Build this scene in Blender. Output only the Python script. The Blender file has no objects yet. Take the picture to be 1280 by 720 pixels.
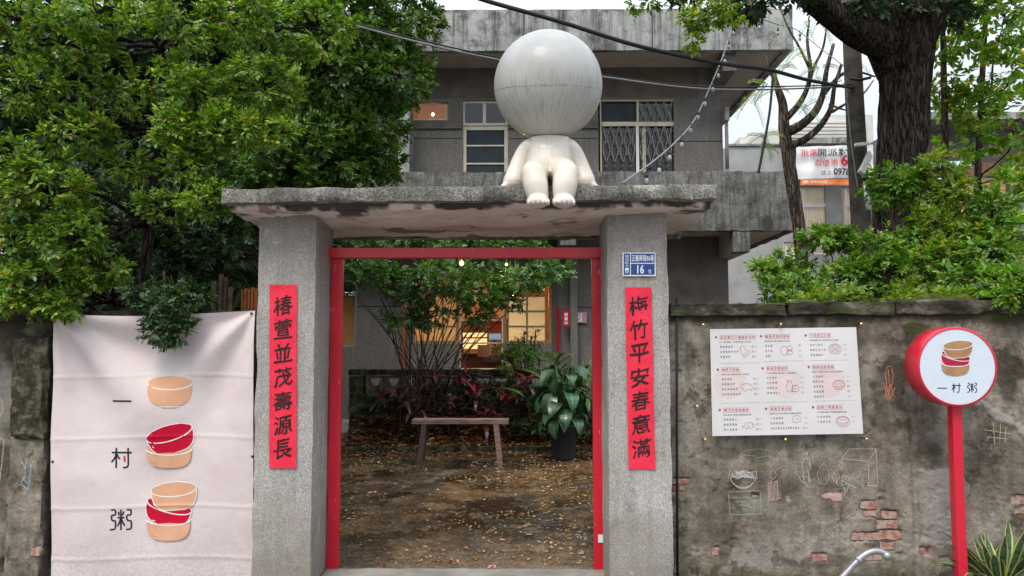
import bpy, bmesh, math, random
import numpy as np
from mathutils import Vector, Matrix, Euler, noise as mnoise
random.seed(11)
RNG = np.random.default_rng(5)
PI = math.pi
R = math.radians
SC = bpy.context.scene
COL = SC.collection

# ------------------------------------------------------------------ camera, sky, sun, exposure
CAM_H = 1.55
PITCH = R(4.17)
YAW = R(0.6)
cam_d = bpy.data.cameras.new('camera')
cam_d.lens = 27.0
cam_d.sensor_width = 36.0
cam_d.clip_start = 0.05
cam_d.clip_end = 3000.0
cam = bpy.data.objects.new('camera', cam_d)
cam.location = (0, 0, CAM_H)
cam.rotation_euler = (PI/2 + PITCH, 0, YAW)
COL.objects.link(cam)
SC.camera = cam
CAM_M = Euler((PI/2 + PITCH, 0, YAW)).to_matrix()

world = bpy.data.worlds.new('World')
SC.world = world
world.use_nodes = True
SUN_EL, SUN_AZ = R(55), R(205)      # azimuth clockwise from +Y: behind the camera, to its left
wn, wl = world.node_tree.nodes, world.node_tree.links
wn.clear()
w_out = wn.new('ShaderNodeOutputWorld')
w_bg = wn.new('ShaderNodeBackground')
w_sky = wn.new('ShaderNodeTexSky')
w_sky.sky_type = 'NISHITA'
w_sky.sun_disc = False
w_sky.sun_elevation = SUN_EL
w_sky.sun_rotation = SUN_AZ
w_sky.air_density = 1.0
w_sky.dust_density = 4.0
w_sky.ozone_density = 1.0
w_tc = wn.new('ShaderNodeTexCoord')
w_no = wn.new('ShaderNodeTexNoise')
w_no.inputs['Scale'].default_value = 2.2
w_no.inputs['Detail'].default_value = 5
w_rp = wn.new('ShaderNodeMapRange')
w_rp.inputs['From Min'].default_value = 0.35
w_rp.inputs['From Max'].default_value = 0.65
w_rp.inputs['To Min'].default_value = 0.80
w_rp.inputs['To Max'].default_value = 0.98
w_mx = wn.new('ShaderNodeMixRGB')
# overcast cloud layer: three times brighter overhead than at the horizon
w_sx = wn.new('ShaderNodeSeparateXYZ'); wl.new(w_tc.outputs['Generated'], w_sx.inputs[0])
w_gr = wn.new('ShaderNodeMapRange'); w_gr.inputs['From Min'].default_value = 0; w_gr.inputs['From Max'].default_value = 1
w_gr.inputs['To Min'].default_value = 0.26; w_gr.inputs['To Max'].default_value = 1.12
wl.new(w_sx.outputs[2], w_gr.inputs['Value'])
w_cm = wn.new('ShaderNodeMixRGB'); w_cm.blend_type = 'MULTIPLY'; w_cm.inputs['Fac'].default_value = 1
w_cm.inputs['Color1'].default_value = (11.4, 12.4, 13.6, 1); wl.new(w_gr.outputs[0], w_cm.inputs['Color2'])
wl.new(w_cm.outputs[0], w_mx.inputs['Color2'])
wl.new(w_tc.outputs['Generated'], w_no.inputs['Vector'])
wl.new(w_no.outputs['Fac'], w_rp.inputs['Value'])
wl.new(w_rp.outputs[0], w_mx.inputs['Fac'])
wl.new(w_sky.outputs[0], w_mx.inputs['Color1'])
wl.new(w_mx.outputs[0], w_bg.inputs['Color'])
w_bg.inputs['Strength'].default_value = 0.12
wl.new(w_bg.outputs[0], w_out.inputs['Surface'])

sun_d = bpy.data.lights.new('sun', 'SUN')
sun_d.energy = 1.5
sun_d.angle = R(22)
sun_d.color = (1.0, 0.91, 0.80)
sun = bpy.data.objects.new('sun', sun_d)
sd = Vector((math.sin(SUN_AZ)*math.cos(SUN_EL), math.cos(SUN_AZ)*math.cos(SUN_EL), math.sin(SUN_EL)))
sun.rotation_euler = (-sd).to_track_quat('-Z', 'Y').to_euler()
sun.location = (0, 0, 20)
COL.objects.link(sun)

SC.view_settings.view_transform = 'Standard'
SC.view_settings.look = 'None'
SC.view_settings.gamma = 1
SC.view_settings.exposure = 0.55
SC.cycles.max_bounces = 6
SC.cycles.transparent_max_bounces = 8

# ------------------------------------------------------------------ helpers
def P(px, py, Y):
    """world point seen at photograph pixel (px, py), at distance Y in front of the camera plane"""
    d = CAM_M @ Vector(((px-640)/960, -(py-360)/960, -1))
    t = Y/d.y
    return Vector((d.x*t, Y, CAM_H + d.z*t))

def tag(o, label=None, cat=None, group=None, kind=None):
    if label: o['label'] = label
    if cat: o['category'] = cat
    if group: o['group'] = group
    if kind: o['kind'] = kind
    return o

def empty(name, loc=(0, 0, 0), label=None, cat=None, group=None):
    o = bpy.data.objects.new(name, None)
    o.empty_display_size = 0.1
    o.location = loc
    COL.objects.link(o)
    return tag(o, label, cat, group)

def link(name, me, mat=None, parent=None, world_coords=True):
    """link a mesh given in world coordinates (parents are unrotated, so subtract their place)"""
    if mat is not None and len(me.materials) == 0:
        me.materials.append(mat)
    o = bpy.data.objects.new(name, me)
    COL.objects.link(o)
    if parent is not None:
        o.parent = parent
        if world_coords:
            off = Vector((0, 0, 0)); q = parent
            while q is not None:
                off += q.location; q = q.parent
            o.location = -off
    return o

class MB:
    def __init__(s): s.v = []; s.f = []; s.smooth = []
    def add(s, vs, fs, smooth=False):
        n = len(s.v)
        s.v.extend([tuple(x) for x in vs])
        s.f.extend([tuple(i+n for i in f) for f in fs])
        s.smooth.extend([smooth]*len(fs))
        return s
    def box(s, x0, x1, y0, y1, z0, z1):
        vs = [(x0,y0,z0),(x1,y0,z0),(x1,y1,z0),(x0,y1,z0),(x0,y0,z1),(x1,y0,z1),(x1,y1,z1),(x0,y1,z1)]
        return s.add(vs, [(0,3,2,1),(4,5,6,7),(0,1,5,4),(1,2,6,5),(2,3,7,6),(3,0,4,7)])
    def bbox(s, x0, x1, y0, y1, z0, z1, b=0.006):
        """box with chamfered edges"""
        bm = bmesh.new()
        bmesh.ops.create_cube(bm, size=1, matrix=Matrix.Translation(((x0+x1)/2,(y0+y1)/2,(z0+z1)/2)) @ Matrix.Diagonal((x1-x0,y1-y0,z1-z0,1)))
        bmesh.ops.bevel(bm, geom=bm.edges[:], offset=b, segments=2, profile=0.6, affect='EDGES')
        bm.verts.index_update()
        s.add([v.co for v in bm.verts], [[v.index for v in f.verts] for f in bm.faces])
        bm.free(); return s
    def tube(s, pts, rad, n=8, caps=True, smooth=True):
        pts = [Vector(p) for p in pts]
        if not hasattr(rad, '__len__'): rad = [rad]*len(pts)
        vs = []; fs = []
        up = None
        for i, p in enumerate(pts):
            a = pts[max(i-1, 0)]; b = pts[min(i+1, len(pts)-1)]
            d = (b-a).normalized() if (b-a).length > 1e-9 else Vector((0,0,1))
            if up is None:
                up = Vector((0,0,1)) if abs(d.z) < .9 else Vector((1,0,0))
            u = d.cross(up)
            if u.length < 1e-6: u = d.orthogonal()
            u.normalize(); w = u.cross(d).normalized(); up = w
            for k in range(n):
                t = 2*PI*k/n
                vs.append(p + (u*math.cos(t) + w*math.sin(t))*rad[i])
        for i in range(len(pts)-1):
            for k in range(n):
                k2 = (k+1) % n
                fs.append((i*n+k, i*n+k2, (i+1)*n+k2, (i+1)*n+k))
        if caps:
            fs.append(tuple(range(n-1, -1, -1)))
            fs.append(tuple((len(pts)-1)*n+k for k in range(n)))
        return s.add(vs, fs, smooth)
    def lathe(s, prof, c, n=32, axis='z', smooth=True):
        vs = []; fs = []
        for (r, z) in prof:
            for k in range(n):
                t = 2*PI*k/n
                if axis == 'z': vs.append((c[0]+r*math.cos(t), c[1]+r*math.sin(t), c[2]+z))
                else: vs.append((c[0]+r*math.cos(t), c[1]+z, c[2]+r*math.sin(t)))
        for i in range(len(prof)-1):
            for k in range(n):
                k2 = (k+1) % n
                f = (i*n+k, i*n+k2, (i+1)*n+k2, (i+1)*n+k)
                fs.append(f if axis == 'z' else f[::-1])
        return s.add(vs, fs, smooth)
    def ribbon(s, pts, w, nrm=(0,-1,0), taper=False):
        """flat strip of width w along pts, facing nrm"""
        pts = [Vector(p) for p in pts]; nrm = Vector(nrm); vs = []; fs = []
        for i, p in enumerate(pts):
            d = (pts[min(i+1, len(pts)-1)] - pts[max(i-1, 0)])
            sd_ = d.cross(nrm)
            if sd_.length < 1e-9: sd_ = Vector((1,0,0))
            sd_.normalize()
            ww = w[i] if hasattr(w, '__len__') else w
            vs += [p - sd_*ww/2, p + sd_*ww/2]
        for i in range(len(pts)-1):
            fs.append((2*i, 2*i+1, 2*i+3, 2*i+2))
        return s.add(vs, fs)
    def mesh(s, name):
        me = bpy.data.meshes.new(name)
        me.from_pydata(s.v, [], s.f)
        me.polygons.foreach_set('use_smooth', s.smooth)
        me.update()
        return me
    def build(s, name, mat=None, parent=None, world_coords=True):
        return link(name, s.mesh(name), mat, parent, world_coords)

def box(name, mat, parent, x0, x1, y0, y1, z0, z1, b=0):
    m = MB()
    if b: m.bbox(min(x0,x1), max(x0,x1), y0, y1, min(z0,z1), max(z0,z1), b)
    else: m.box(min(x0,x1), max(x0,x1), y0, y1, min(z0,z1), max(z0,z1))
    return m.build(name, mat, parent)

def rough_box(name, mat, parent, x0, x1, y0, y1, z0, z1, cell=0.06, amp=0.006, freq=5, chip=0.0, b=0.012, fn=None):
    """a box with fine faces, worn edges and uneven surface"""
    bm = bmesh.new()
    bmesh.ops.create_cube(bm, size=1, matrix=Matrix.Translation(((x0+x1)/2,(y0+y1)/2,(z0+z1)/2)) @ Matrix.Diagonal((x1-x0,y1-y0,z1-z0,1)))
    for axis, lo, hi in ((0,x0,x1),(1,y0,y1),(2,z0,z1)):
        n = max(1, int((hi-lo)/cell))
        for k in range(1, n):
            no = [0,0,0]; no[axis] = 1
            co = [0,0,0]; co[axis] = lo+(hi-lo)*k/n
            bmesh.ops.bisect_plane(bm, geom=bm.verts[:]+bm.edges[:]+bm.faces[:], plane_co=co, plane_no=no)
    lo = (x0,y0,z0); hi = (x1,y1,z1)
    for v in bm.verts:
        c = v.co.copy()
        ne = sum(1 for a in range(3) if abs(c[a]-lo[a]) < 1e-5 or abs(c[a]-hi[a]) < 1e-5)
        d = mnoise.fractal(c*freq, 0.8, 2.0, 4)*amp
        cc = Vector([(lo[a]+hi[a])/2 for a in range(3)])
        n = Vector([(-1 if abs(c[a]-lo[a]) < 1e-5 else (1 if abs(c[a]-hi[a]) < 1e-5 else 0)) for a in range(3)])
        if n.length > 0: n.normalize()
        v.co = c + n*d
        if ne >= 2:
            k = b*(0.55+0.9*abs(mnoise.noise(c*9))) + chip*max(0, mnoise.noise(c*6)-0.1)*3
            v.co -= n*k
        if fn: v.co = Vector(fn(v.co))
    me = bpy.data.meshes.new(name); bm.to_mesh(me); bm.free()
    me.polygons.foreach_set('use_smooth', [True]*len(me.polygons))
    me.update()
    try: me.set_sharp_from_angle(angle=R(50))
    except Exception: pass
    return link(name, me, mat, parent)

# ------------------------------------------------------------------ materials
class Nodes:
    def __init__(s, name):
        s.m = bpy.data.materials.new(name); s.m.use_nodes = True
        s.t = s.m.node_tree; s.n = s.t.nodes; s.l = s.t.links
        s.b = s.n['Principled BSDF']; s.o = s.n['Material Output']
        g = s.n.new('ShaderNodeNewGeometry'); s.pos = g.outputs['Position']; s.geo = g
    def scale(s, sx, sy, sz, src=None):
        m = s.n.new('ShaderNodeMapping'); m.inputs['Scale'].default_value = (sx, sy, sz)
        s.l.new(src or s.pos, m.inputs['Vector']); return m.outputs[0]
    def noise(s, sc, det=4, rough=.55, vec=None, dist=0):
        n = s.n.new('ShaderNodeTexNoise'); n.inputs['Scale'].default_value = sc
        n.inputs['Detail'].default_value = det; n.inputs['Roughness'].default_value = rough
        n.inputs['Distortion'].default_value = dist
        s.l.new(vec or s.pos, n.inputs['Vector']); return n.outputs['Fac']
    def vor(s, sc, vec=None, feat='F1', out='Distance'):
        n = s.n.new('ShaderNodeTexVoronoi'); n.inputs['Scale'].default_value = sc; n.feature = feat
        s.l.new(vec or s.pos, n.inputs['Vector']); return n.outputs[out]
    def ramp(s, fac, stops, const=False):
        r = s.n.new('ShaderNodeValToRGB'); e = r.color_ramp.elements
        if const: r.color_ramp.interpolation = 'CONSTANT'
        while len(e) < len(stops): e.new(0.5)
        for k, (p, c) in enumerate(stops):
            e[k].position = p
            e[k].color = (c, c, c, 1) if not hasattr(c, '__len__') else (*c, 1)
        s.l.new(fac, r.inputs['Fac']); return r.outputs['Color']
    def mix(s, fac, a, b, mode='MIX'):
        m = s.n.new('ShaderNodeMixRGB'); m.blend_type = mode
        for sock, v in ((m.inputs['Fac'], fac), (m.inputs['Color1'], a), (m.inputs['Color2'], b)):
            if hasattr(v, 'links') or isinstance(v, bpy.types.NodeSocket): s.l.new(v, sock)
            elif hasattr(v, '__len__'): sock.default_value = (*v[:3], 1)
            elif sock.type == 'RGBA': sock.default_value = (v, v, v, 1)
            else: sock.default_value = v
        return m.outputs[0]
    def math(s, op, a, b=0):
        m = s.n.new('ShaderNodeMath'); m.operation = op
        for sock, v in ((m.inputs[0], a), (m.inputs[1], b)):
            if isinstance(v, bpy.types.NodeSocket): s.l.new(v, sock)
            else: sock.default_value = v
        return m.outputs[0]
    def attr(s, name):
        a = s.n.new('ShaderNodeAttribute'); a.attribute_name = name; return a.outputs['Color']
    def bump(s, h, strength=.4, dist=.01, prev=None):
        b = s.n.new('ShaderNodeBump'); b.inputs['Strength'].default_value = strength
        b.inputs['Distance'].default_value = dist; s.l.new(h, b.inputs['Height'])
        if prev: s.l.new(prev, b.inputs['Normal'])
        s.l.new(b.outputs[0], s.b.inputs['Normal']); return b.outputs[0]
    def done(s, col=None, rough=.8, spec=.3, metal=0, coat=0):
        for k, v in (('Base Color', col), ('Roughness', rough), ('Specular IOR Level', spec), ('Metallic', metal), ('Coat Weight', coat)):
            if v is None: continue
            if isinstance(v, bpy.types.NodeSocket): s.l.new(v, s.b.inputs[k])
            elif k == 'Base Color': s.b.inputs[k].default_value = (*v[:3], 1)
            else: s.b.inputs[k].default_value = v
        return s.m

def simple(name, col, rough=.6, spec=.4, metal=0, var=.12, sc=14, bump=.15, coat=0):
    n = Nodes(name)
    f = n.noise(sc, 5)
    lo = tuple(c*(1-var*2) for c in col); hi = tuple(min(1, c*(1+var)) for c in col)
    c = n.ramp(f, [(.3, lo), (.7, hi)])
    if bump: n.bump(n.noise(sc*6, 4), bump, .004)
    return n.done(c, rough, spec, metal, coat)

def mat_pebble(name, base, dark, light, grain=95, streak=.5, dirt=(.06,.055,.05), dirt_amt=.5, green=0.0, bump=.6, cell=(.62, 1.2), foot=False):
    """washed-pebble render: speckles of stone, rain streaks, grime"""
    n = Nodes(name)
    g1 = n.noise(grain, 2, .7)
    g2 = n.vor(grain*.9, out='Color')
    c = n.ramp(g1, [(.36, dark), (.5, base), (.64, light)])
    bw = n.ramp(g2, [(.2, cell[0]), (.8, cell[1])])
    c = n.mix(1.0, c, bw, 'MULTIPLY')
    big = n.noise(1.6, 6, .6)
    c = n.mix(1.0, c, n.ramp(big, [(.3, .72), (.68, 1.1)]), 'MULTIPLY')
    st = n.noise(1, 6, .65, n.scale(16, 16, 1.2))
    m = n.ramp(st, [(.46, 0.0), (.70, streak)])
    m2 = n.ramp(n.noise(3.2, 5, .6), [(.42, 0.0), (.66, dirt_amt)])
    c = n.mix(m, c, dirt)
    c = n.mix(m2, c, tuple(x*1.5 for x in dirt))
    if green: c = n.mix(n.ramp(n.noise(2.3, 5, .7), [(.52, 0.), (.7, green)]), c, (.05,.075,.02))
    if foot:
        sp = n.n.new('ShaderNodeSeparateXYZ'); n.l.new(n.pos, sp.inputs[0])
        zz = n.math('ADD', sp.outputs[2], n.math('MULTIPLY', n.noise(3.5, 6, .7), -.9))
        c = n.mix(n.ramp(n.math('ADD', zz, .30), [(.0, .5), (.30, 0.)]), c, (.19,.16,.125))
        z2_ = n.math('SUBTRACT', sp.outputs[2], n.math('MULTIPLY', n.noise(3.0, 6, .7), .9))
        c = n.mix(n.ramp(n.math('SUBTRACT', z2_, 1.15), [(.15, 0.), (.8, .5)]), c, (.17,.125,.10))
        c = n.mix(n.ramp(n.noise(5.5, 7, .75), [(.57, 0.), (.64, .38)]), c, (.14,.12,.10))
        c = n.mix(n.ramp(n.noise(4.1, 6, .7), [(.60, 0.), (.66, .35)]), c, (.62,.60,.57))
    n.bump(g1, bump, .006)
    return n.done(c, .9, .2)

def mat_streaked(name, base, dark, amt=.85, soot=.6):
    """grey concrete with dark runs from the top edge"""
    n = Nodes(name)
    c = n.ramp(n.noise(5, 6, .6), [(.3, tuple(x*.8 for x in base)), (.7, tuple(x*1.12 for x in base))])
    st = n.noise(1, 5, .7, n.scale(5, 5, .35))
    st2 = n.noise(1, 5, .7, n.scale(26, 26, 1.1))
    m = n.math('MULTIPLY', n.ramp(st, [(.42, 0.), (.62, 1.)]), n.ramp(st2, [(.34, .15), (.62, 1.)]))
    c = n.mix(n.math('MULTIPLY', m, amt), c, dark)
    bl = n.ramp(n.noise(2.4, 8, .72), [(.5, 0.), (.62, soot)])
    c = n.mix(bl, c, tuple(x*.8 for x in dark))
    c = n.mix(1.0, c, n.ramp(n.noise(90, 3, .7), [(.3, .75), (.7, 1.18)]), 'MULTIPLY')
    n.bump(n.noise(60, 5), .4, .008)
    return n.done(c, .9, .2)

def mat_leaf(name, stops, rough=.42, trans=.3, gloss=.45, vein=None):
    n = Nodes(name)
    rnd = n.geo.outputs['Random Per Island']
    c = n.ramp(rnd, stops)
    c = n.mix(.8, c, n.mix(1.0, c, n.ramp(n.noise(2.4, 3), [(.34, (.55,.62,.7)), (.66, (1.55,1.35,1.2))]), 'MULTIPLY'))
    n.done(c, rough, gloss)
    tr = n.n.new('ShaderNodeBsdfTranslucent')
    n.l.new(n.mix(1.0, c, (1.35, 1.5, .5), 'MULTIPLY'), tr.inputs['Color'])
    mx = n.n.new('ShaderNodeMixShader'); mx.inputs[0].default_value = trans
    n.l.new(n.b.outputs[0], mx.inputs[1]); n.l.new(tr.outputs[0], mx.inputs[2])
    n.l.new(mx.outputs[0], n.o.inputs['Surface'])
    return n.m

def mat_emit(name, col, strength, var=0):
    n = Nodes(name)
    n.done(col, .6)
    n.b.inputs['Emission Strength'].default_value = strength
    if var:
        c = n.ramp(n.noise(var, 4), [(.3, tuple(x*.55 for x in col)), (.7, col)])
        n.l.new(c, n.b.inputs['Emission Color'])
    else: n.b.inputs['Emission Color'].default_value = (*col, 1)
    return n.m

def mat_glass(name, tint=(.9,.95,.95), refl=.08, rough=.02, clear=.9):
    n = Nodes(name)
    tb = n.n.new('ShaderNodeBsdfTransparent'); tb.inputs['Color'].default_value = (*tint, 1)
    gl = n.n.new('ShaderNodeBsdfGlossy'); gl.inputs['Roughness'].default_value = rough
    fr = n.n.new('ShaderNodeLayerWeight'); fr.inputs['Blend'].default_value = .3
    mx = n.n.new('ShaderNodeMixShader')
    n.l.new(n.math('ADD', n.math('MULTIPLY', n.math('POWER', fr.outputs['Facing'], 4.0), .5), refl), mx.inputs[0])
    n.l.new(tb.outputs[0], mx.inputs[1]); n.l.new(gl.outputs[0], mx.inputs[2])
    n.l.new(mx.outputs[0], n.o.inputs['Surface'])
    return n.m

M = {}
M['pillar'] = mat_pebble('pillar render', (.47,.45,.425), (.30,.285,.265), (.61,.585,.555), 150, .40, (.15,.125,.10), .5, bump=.4, cell=(.75, 1.12), foot=True)
M['canopy'] = mat_pebble('canopy render', (.34,.315,.285), (.13,.12,.105), (.43,.40,.365), 95, .55, (.035,.033,.028), .85, .45)
M['fascia'] = mat_streaked('fascia concrete', (.40,.405,.385), (.035,.035,.03), .95, .7)
M['parapet'] = mat_pebble('parapet render', (.23,.225,.21), (.13,.125,.12), (.33,.32,.30), 50, .85, (.03,.03,.027), .95, cell=(.8, 1.1))
M['soffit'] = simple('painted soffit', (.46,.41,.36), .85, .2, var=.1, sc=2)
M['bwall'] = mat_pebble('building render', (.185,.172,.158), (.135,.125,.115), (.245,.232,.215), 42, .3, (.08,.07,.06), .35, cell=(.86, 1.08))
M['bwall_dark'] = simple('smooth brown render', (.135,.115,.10), .85, .2, var=.15, sc=3)
M['cream'] = simple('cream paint', (.62,.56,.42), .5, .4, var=.08, sc=8)
M['frame_dark'] = simple('dark wood frame', (.10,.065,.045), .6, .3)
M['alu'] = simple('aluminium frame', (.42,.42,.40), .4, .5, .6)
M['darkglass'] = mat_glass('dark window glass', (.20,.23,.25), .07, .02)
M['glass'] = mat_glass('clear glass', (.93,.95,.95), .02, .02)
M['dark_in'] = simple('unlit interior', (.03,.03,.028), .9, .1)
M['curtain_grey'] = simple('grey curtain', (.05,.062,.07), .9, .1, sc=3)
M['rail_iron'] = simple('pale iron grille', (.30,.27,.22), .5, .4, sc=20)
M['white_metal'] = simple('white painted metal', (.75,.75,.73), .45, .4, var=.04)
M['black'] = simple('black rubber', (.015,.015,.016), .5, .4, var=.1)
M['cable_grey'] = simple('pale cable sheath', (.22,.22,.215), .5, .4, var=.1)
M['brass'] = simple('brass', (.75,.52,.22), .25, .5, 1.0, var=.1)
M['wood_old'] = simple('old planks', (.12,.08,.05), .85, .2, var=.35, sc=9)
M['cream_tile'] = simple('pale panels', (.62,.60,.56), .7, .3, var=.06, sc=2)

# red lacquered steel with chips
n = Nodes('red painted frame')
c = n.ramp(n.noise(3, 4), [(.3, (.50,.005,.018)), (.7, (.66,.010,.030))])
chipm = n.ramp(n.noise(26, 5, .75, n.scale(1, 1, .45)), [(.645, 0.), (.66, 1.)])
c = n.mix(n.math('MULTIPLY', chipm, .7), c, (.55,.40,.40))
n.bump(n.noise(40, 4), .2, .003)
M['red'] = n.done(c, .32, .5, coat=.2)
# soffit plaster under the canopy, flaking
n = Nodes('flaking canopy soffit')
c = n.ramp(n.noise(4, 5), [(.3, (.60,.46,.40)), (.7, (.72,.61,.55))])
at = n.n.new('ShaderNodeSeparateColor'); n.l.new(n.attr('stain'), at.inputs[0])
fl = n.ramp(n.noise(2.1, 8, .68, n.scale(1, 1.6, 1), .6), [(.585, 0.), (.60, 1.)])
c = n.mix(n.math('MULTIPLY', fl, .85), c, (.22,.15,.12))
ed = n.ramp(n.noise(2.1, 8, .68, n.scale(1, 1.6, 1), .6), [(.572, 0.), (.585, 1.), (.60, 0.)])
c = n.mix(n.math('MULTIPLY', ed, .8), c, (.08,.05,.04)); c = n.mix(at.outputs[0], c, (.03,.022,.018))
n.bump(fl, .5, .01)
M['flaking'] = n.done(c, .85, .2)
# courtyard concrete, wet and mossy
n = Nodes('wet courtyard concrete')
c = n.ramp(n.noise(1.3, 10, .72), [(.36, (.020,.018,.014)), (.64, (.070,.059,.046))])
c = n.mix(n.ramp(n.noise(.85, 12, .74, None, .4), [(.505, 0.), (.56, .85)]), c, (.135,.084,.038))
c = n.mix(n.ramp(n.noise(2.6, 12, .8), [(.53, 0.), (.565, .6)]), c, (.20,.155,.10))
wet = n.ramp(n.noise(1.15, 12, .74, n.scale(1, 1, 1)), [(.44, .9), (.49, 0.)])
c = n.mix(wet, c, (.014,.013,.010))
sep = n.n.new('ShaderNodeSeparateXYZ'); n.l.new(n.pos, sep.inputs[0])
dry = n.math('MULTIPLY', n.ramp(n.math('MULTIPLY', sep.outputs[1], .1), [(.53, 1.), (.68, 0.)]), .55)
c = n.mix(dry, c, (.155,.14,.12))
c = n.mix(1.0, c, n.ramp(n.noise(70, 4, .8), [(.34, .35), (.66, 1.7)]), 'MULTIPLY')
c = n.mix(1.0, c, n.ramp(n.noise(11, 9, .85), [(.36, .35), (.62, 1.6)]), 'MULTIPLY')
c = n.mix(n.ramp(n.vor(48), [(.10, .8), (.2, 0.)]), c, (.30,.19,.085))
c = n.mix(1.0, c, (1.12,.98,.82), 'MULTIPLY')
ck = n.ramp(n.vor(1.3, n.mix(.12, n.pos, n.n.new('ShaderNodeTexNoise').outputs['Color']), 'DISTANCE_TO_EDGE'), [(.0, 1.), (.008, 0.)])
c = n.mix(n.math('MULTIPLY', ck, .6), c, (.01,.01,.008))
n.bump(n.noise(38, 6, .7), .45, .010, n.bump(n.noise(7, 6, .7), .3, .02))
rg = n.mix(wet, n.ramp(n.noise(3.7, 8, .7), [(.40, .22), (.60, .60)]), (.07,.07,.07))
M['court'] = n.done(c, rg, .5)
# moss / dirt
n = Nodes('bed soil')
c = n.ramp(n.noise(18, 6, .7), [(.3, (.012,.009,.006)), (.7, (.05,.033,.02))])
n.bump(n.noise(30, 6), .8, .03)
M['soil'] = n.done(c, .95, .1)
n = Nodes('asphalt lane')
c = n.ramp(n.noise(60, 4, .7), [(.3, (.13,.13,.125)), (.7, (.22,.215,.205))])
n.bump(n.noise(80, 4), .5, .01)
M['asphalt'] = n.done(c, .85, .3)
n = Nodes('threshold cement')
c = n.ramp(n.noise(7, 6), [(.3, (.20,.19,.165)), (.7, (.34,.325,.29))])
c = n.mix(n.ramp(n.noise(2.4, 5), [(.45, 0.), (.7, .6)]), c, (.12,.11,.09))
n.bump(n.noise(40, 5), .4, .006)
M['cement'] = n.done(c, .75, .3)
n = Nodes('mossy black concrete')
c = n.ramp(n.noise(9, 8, .75), [(.36, (.012,.012,.008)), (.50, (.050,.046,.028)), (.62, (.16,.15,.10))])
c = n.mix(n.ramp(n.noise(4, 5), [(.52, 0.), (.66, .4)]), c, (.05,.07,.015)); c = n.mix(n.ramp(n.noise(14, 6, .7), [(.60, 0.), (.68, .6)]), c, (.20,.09,.035))
n.bump(n.noise(34, 6, .7), .7, .015)
M['mossy'] = n.done(c, .95, .15)
n = Nodes('damp coping')
c = n.ramp(n.noise(5, 8, .75, n.scale(1, 1, 2.4)), [(.40, (.016,.015,.011)), (.53, (.060,.053,.040)), (.64, (.18,.165,.135))])
c = n.mix(n.ramp(n.noise(4, 5), [(.5, 0.), (.64, .55)]), c, (.055,.075,.012))
n.bump(n.noise(34, 6, .7), .6, .012)
M['coping'] = n.done(c, .92, .15)
n = Nodes('red brick')
c = n.ramp(n.noise(20, 6, .75), [(.36, (.22,.10,.08)), (.48, (.38,.18,.14)), (.55, (.40,.33,.28)), (.68, (.30,.27,.235))])
n.bump(n.noise(60, 5), .6, .006)
M['brick'] = n.done(c, .9, .2)
n = Nodes('pale pink plaster patch')
c = n.ramp(n.noise(24, 5, .7), [(.3, (.40,.22,.18)), (.7, (.55,.40,.35))])
n.bump(n.noise(50, 5), .5, .004)
M['pinkpatch'] = n.done(c, .9, .2)
# bark
def mat_bark(name, dark, light, sc=9, depth=.05):
    n = Nodes(name)
    v = n.scale(1, 1, .22)
    f0 = n.noise(sc, 8, .78, v, .6)
    rg_ = n.math('ABSOLUTE', n.math('SUBTRACT', n.noise(sc*1.5, 4, .6, n.scale(1, 1, .13), .5), .5))
    f = n.math('MULTIPLY', n.math('ADD', f0, .12), n.ramp(rg_, [(.0, .42), (.05, .8), (.13, 1.)]))
    c = n.ramp(f, [(.36, dark), (.52, tuple((a+b)/2.4 for a, b in zip(dark, light))), (.7, light)])
    n.bump(f, 1.0, depth)
    return n.done(c, .95, .15)
M['bark'] = mat_bark('dark fissured bark', (.005,.004,.003), (.115,.085,.064), 19, .08)
M['bark2'] = mat_bark('brown bark', (.02,.014,.010), (.16,.105,.075), 14)
M['bark3'] = mat_bark('grey flaky bark', (.035,.026,.02), (.24,.185,.15), 16)
M['twig'] = simple('twigs', (.06,.042,.028), .9, .1, var=.3)
M['pole'] = simple('concrete pole', (.09,.078,.066), .9, .2, var=.3, sc=6)
# leaves
G = lambda *s: list(s)
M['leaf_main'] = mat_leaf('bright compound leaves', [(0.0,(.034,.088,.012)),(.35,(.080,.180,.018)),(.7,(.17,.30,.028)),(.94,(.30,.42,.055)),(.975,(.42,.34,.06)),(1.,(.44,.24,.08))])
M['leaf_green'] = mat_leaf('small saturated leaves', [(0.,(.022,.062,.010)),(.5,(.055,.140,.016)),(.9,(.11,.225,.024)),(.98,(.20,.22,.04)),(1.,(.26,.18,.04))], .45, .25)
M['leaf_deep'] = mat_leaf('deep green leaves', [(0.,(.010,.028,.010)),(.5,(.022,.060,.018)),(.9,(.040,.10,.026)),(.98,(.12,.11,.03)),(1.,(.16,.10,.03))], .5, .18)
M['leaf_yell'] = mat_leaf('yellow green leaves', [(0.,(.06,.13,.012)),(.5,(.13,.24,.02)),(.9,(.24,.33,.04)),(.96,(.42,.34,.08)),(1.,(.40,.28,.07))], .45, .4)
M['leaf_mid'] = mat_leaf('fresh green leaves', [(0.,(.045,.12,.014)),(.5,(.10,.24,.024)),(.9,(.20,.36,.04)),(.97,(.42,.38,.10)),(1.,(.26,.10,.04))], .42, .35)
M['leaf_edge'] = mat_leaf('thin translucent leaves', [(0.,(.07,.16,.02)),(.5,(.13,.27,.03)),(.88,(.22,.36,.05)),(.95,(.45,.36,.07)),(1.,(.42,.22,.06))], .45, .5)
M['leaf_shrub'] = mat_leaf('courtyard shrub leaves', [(0.,(.03,.085,.018)),(.5,(.065,.17,.035)),(.85,(.12,.26,.055)),(1.,(.18,.34,.07))], .3, .3, .7)
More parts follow.
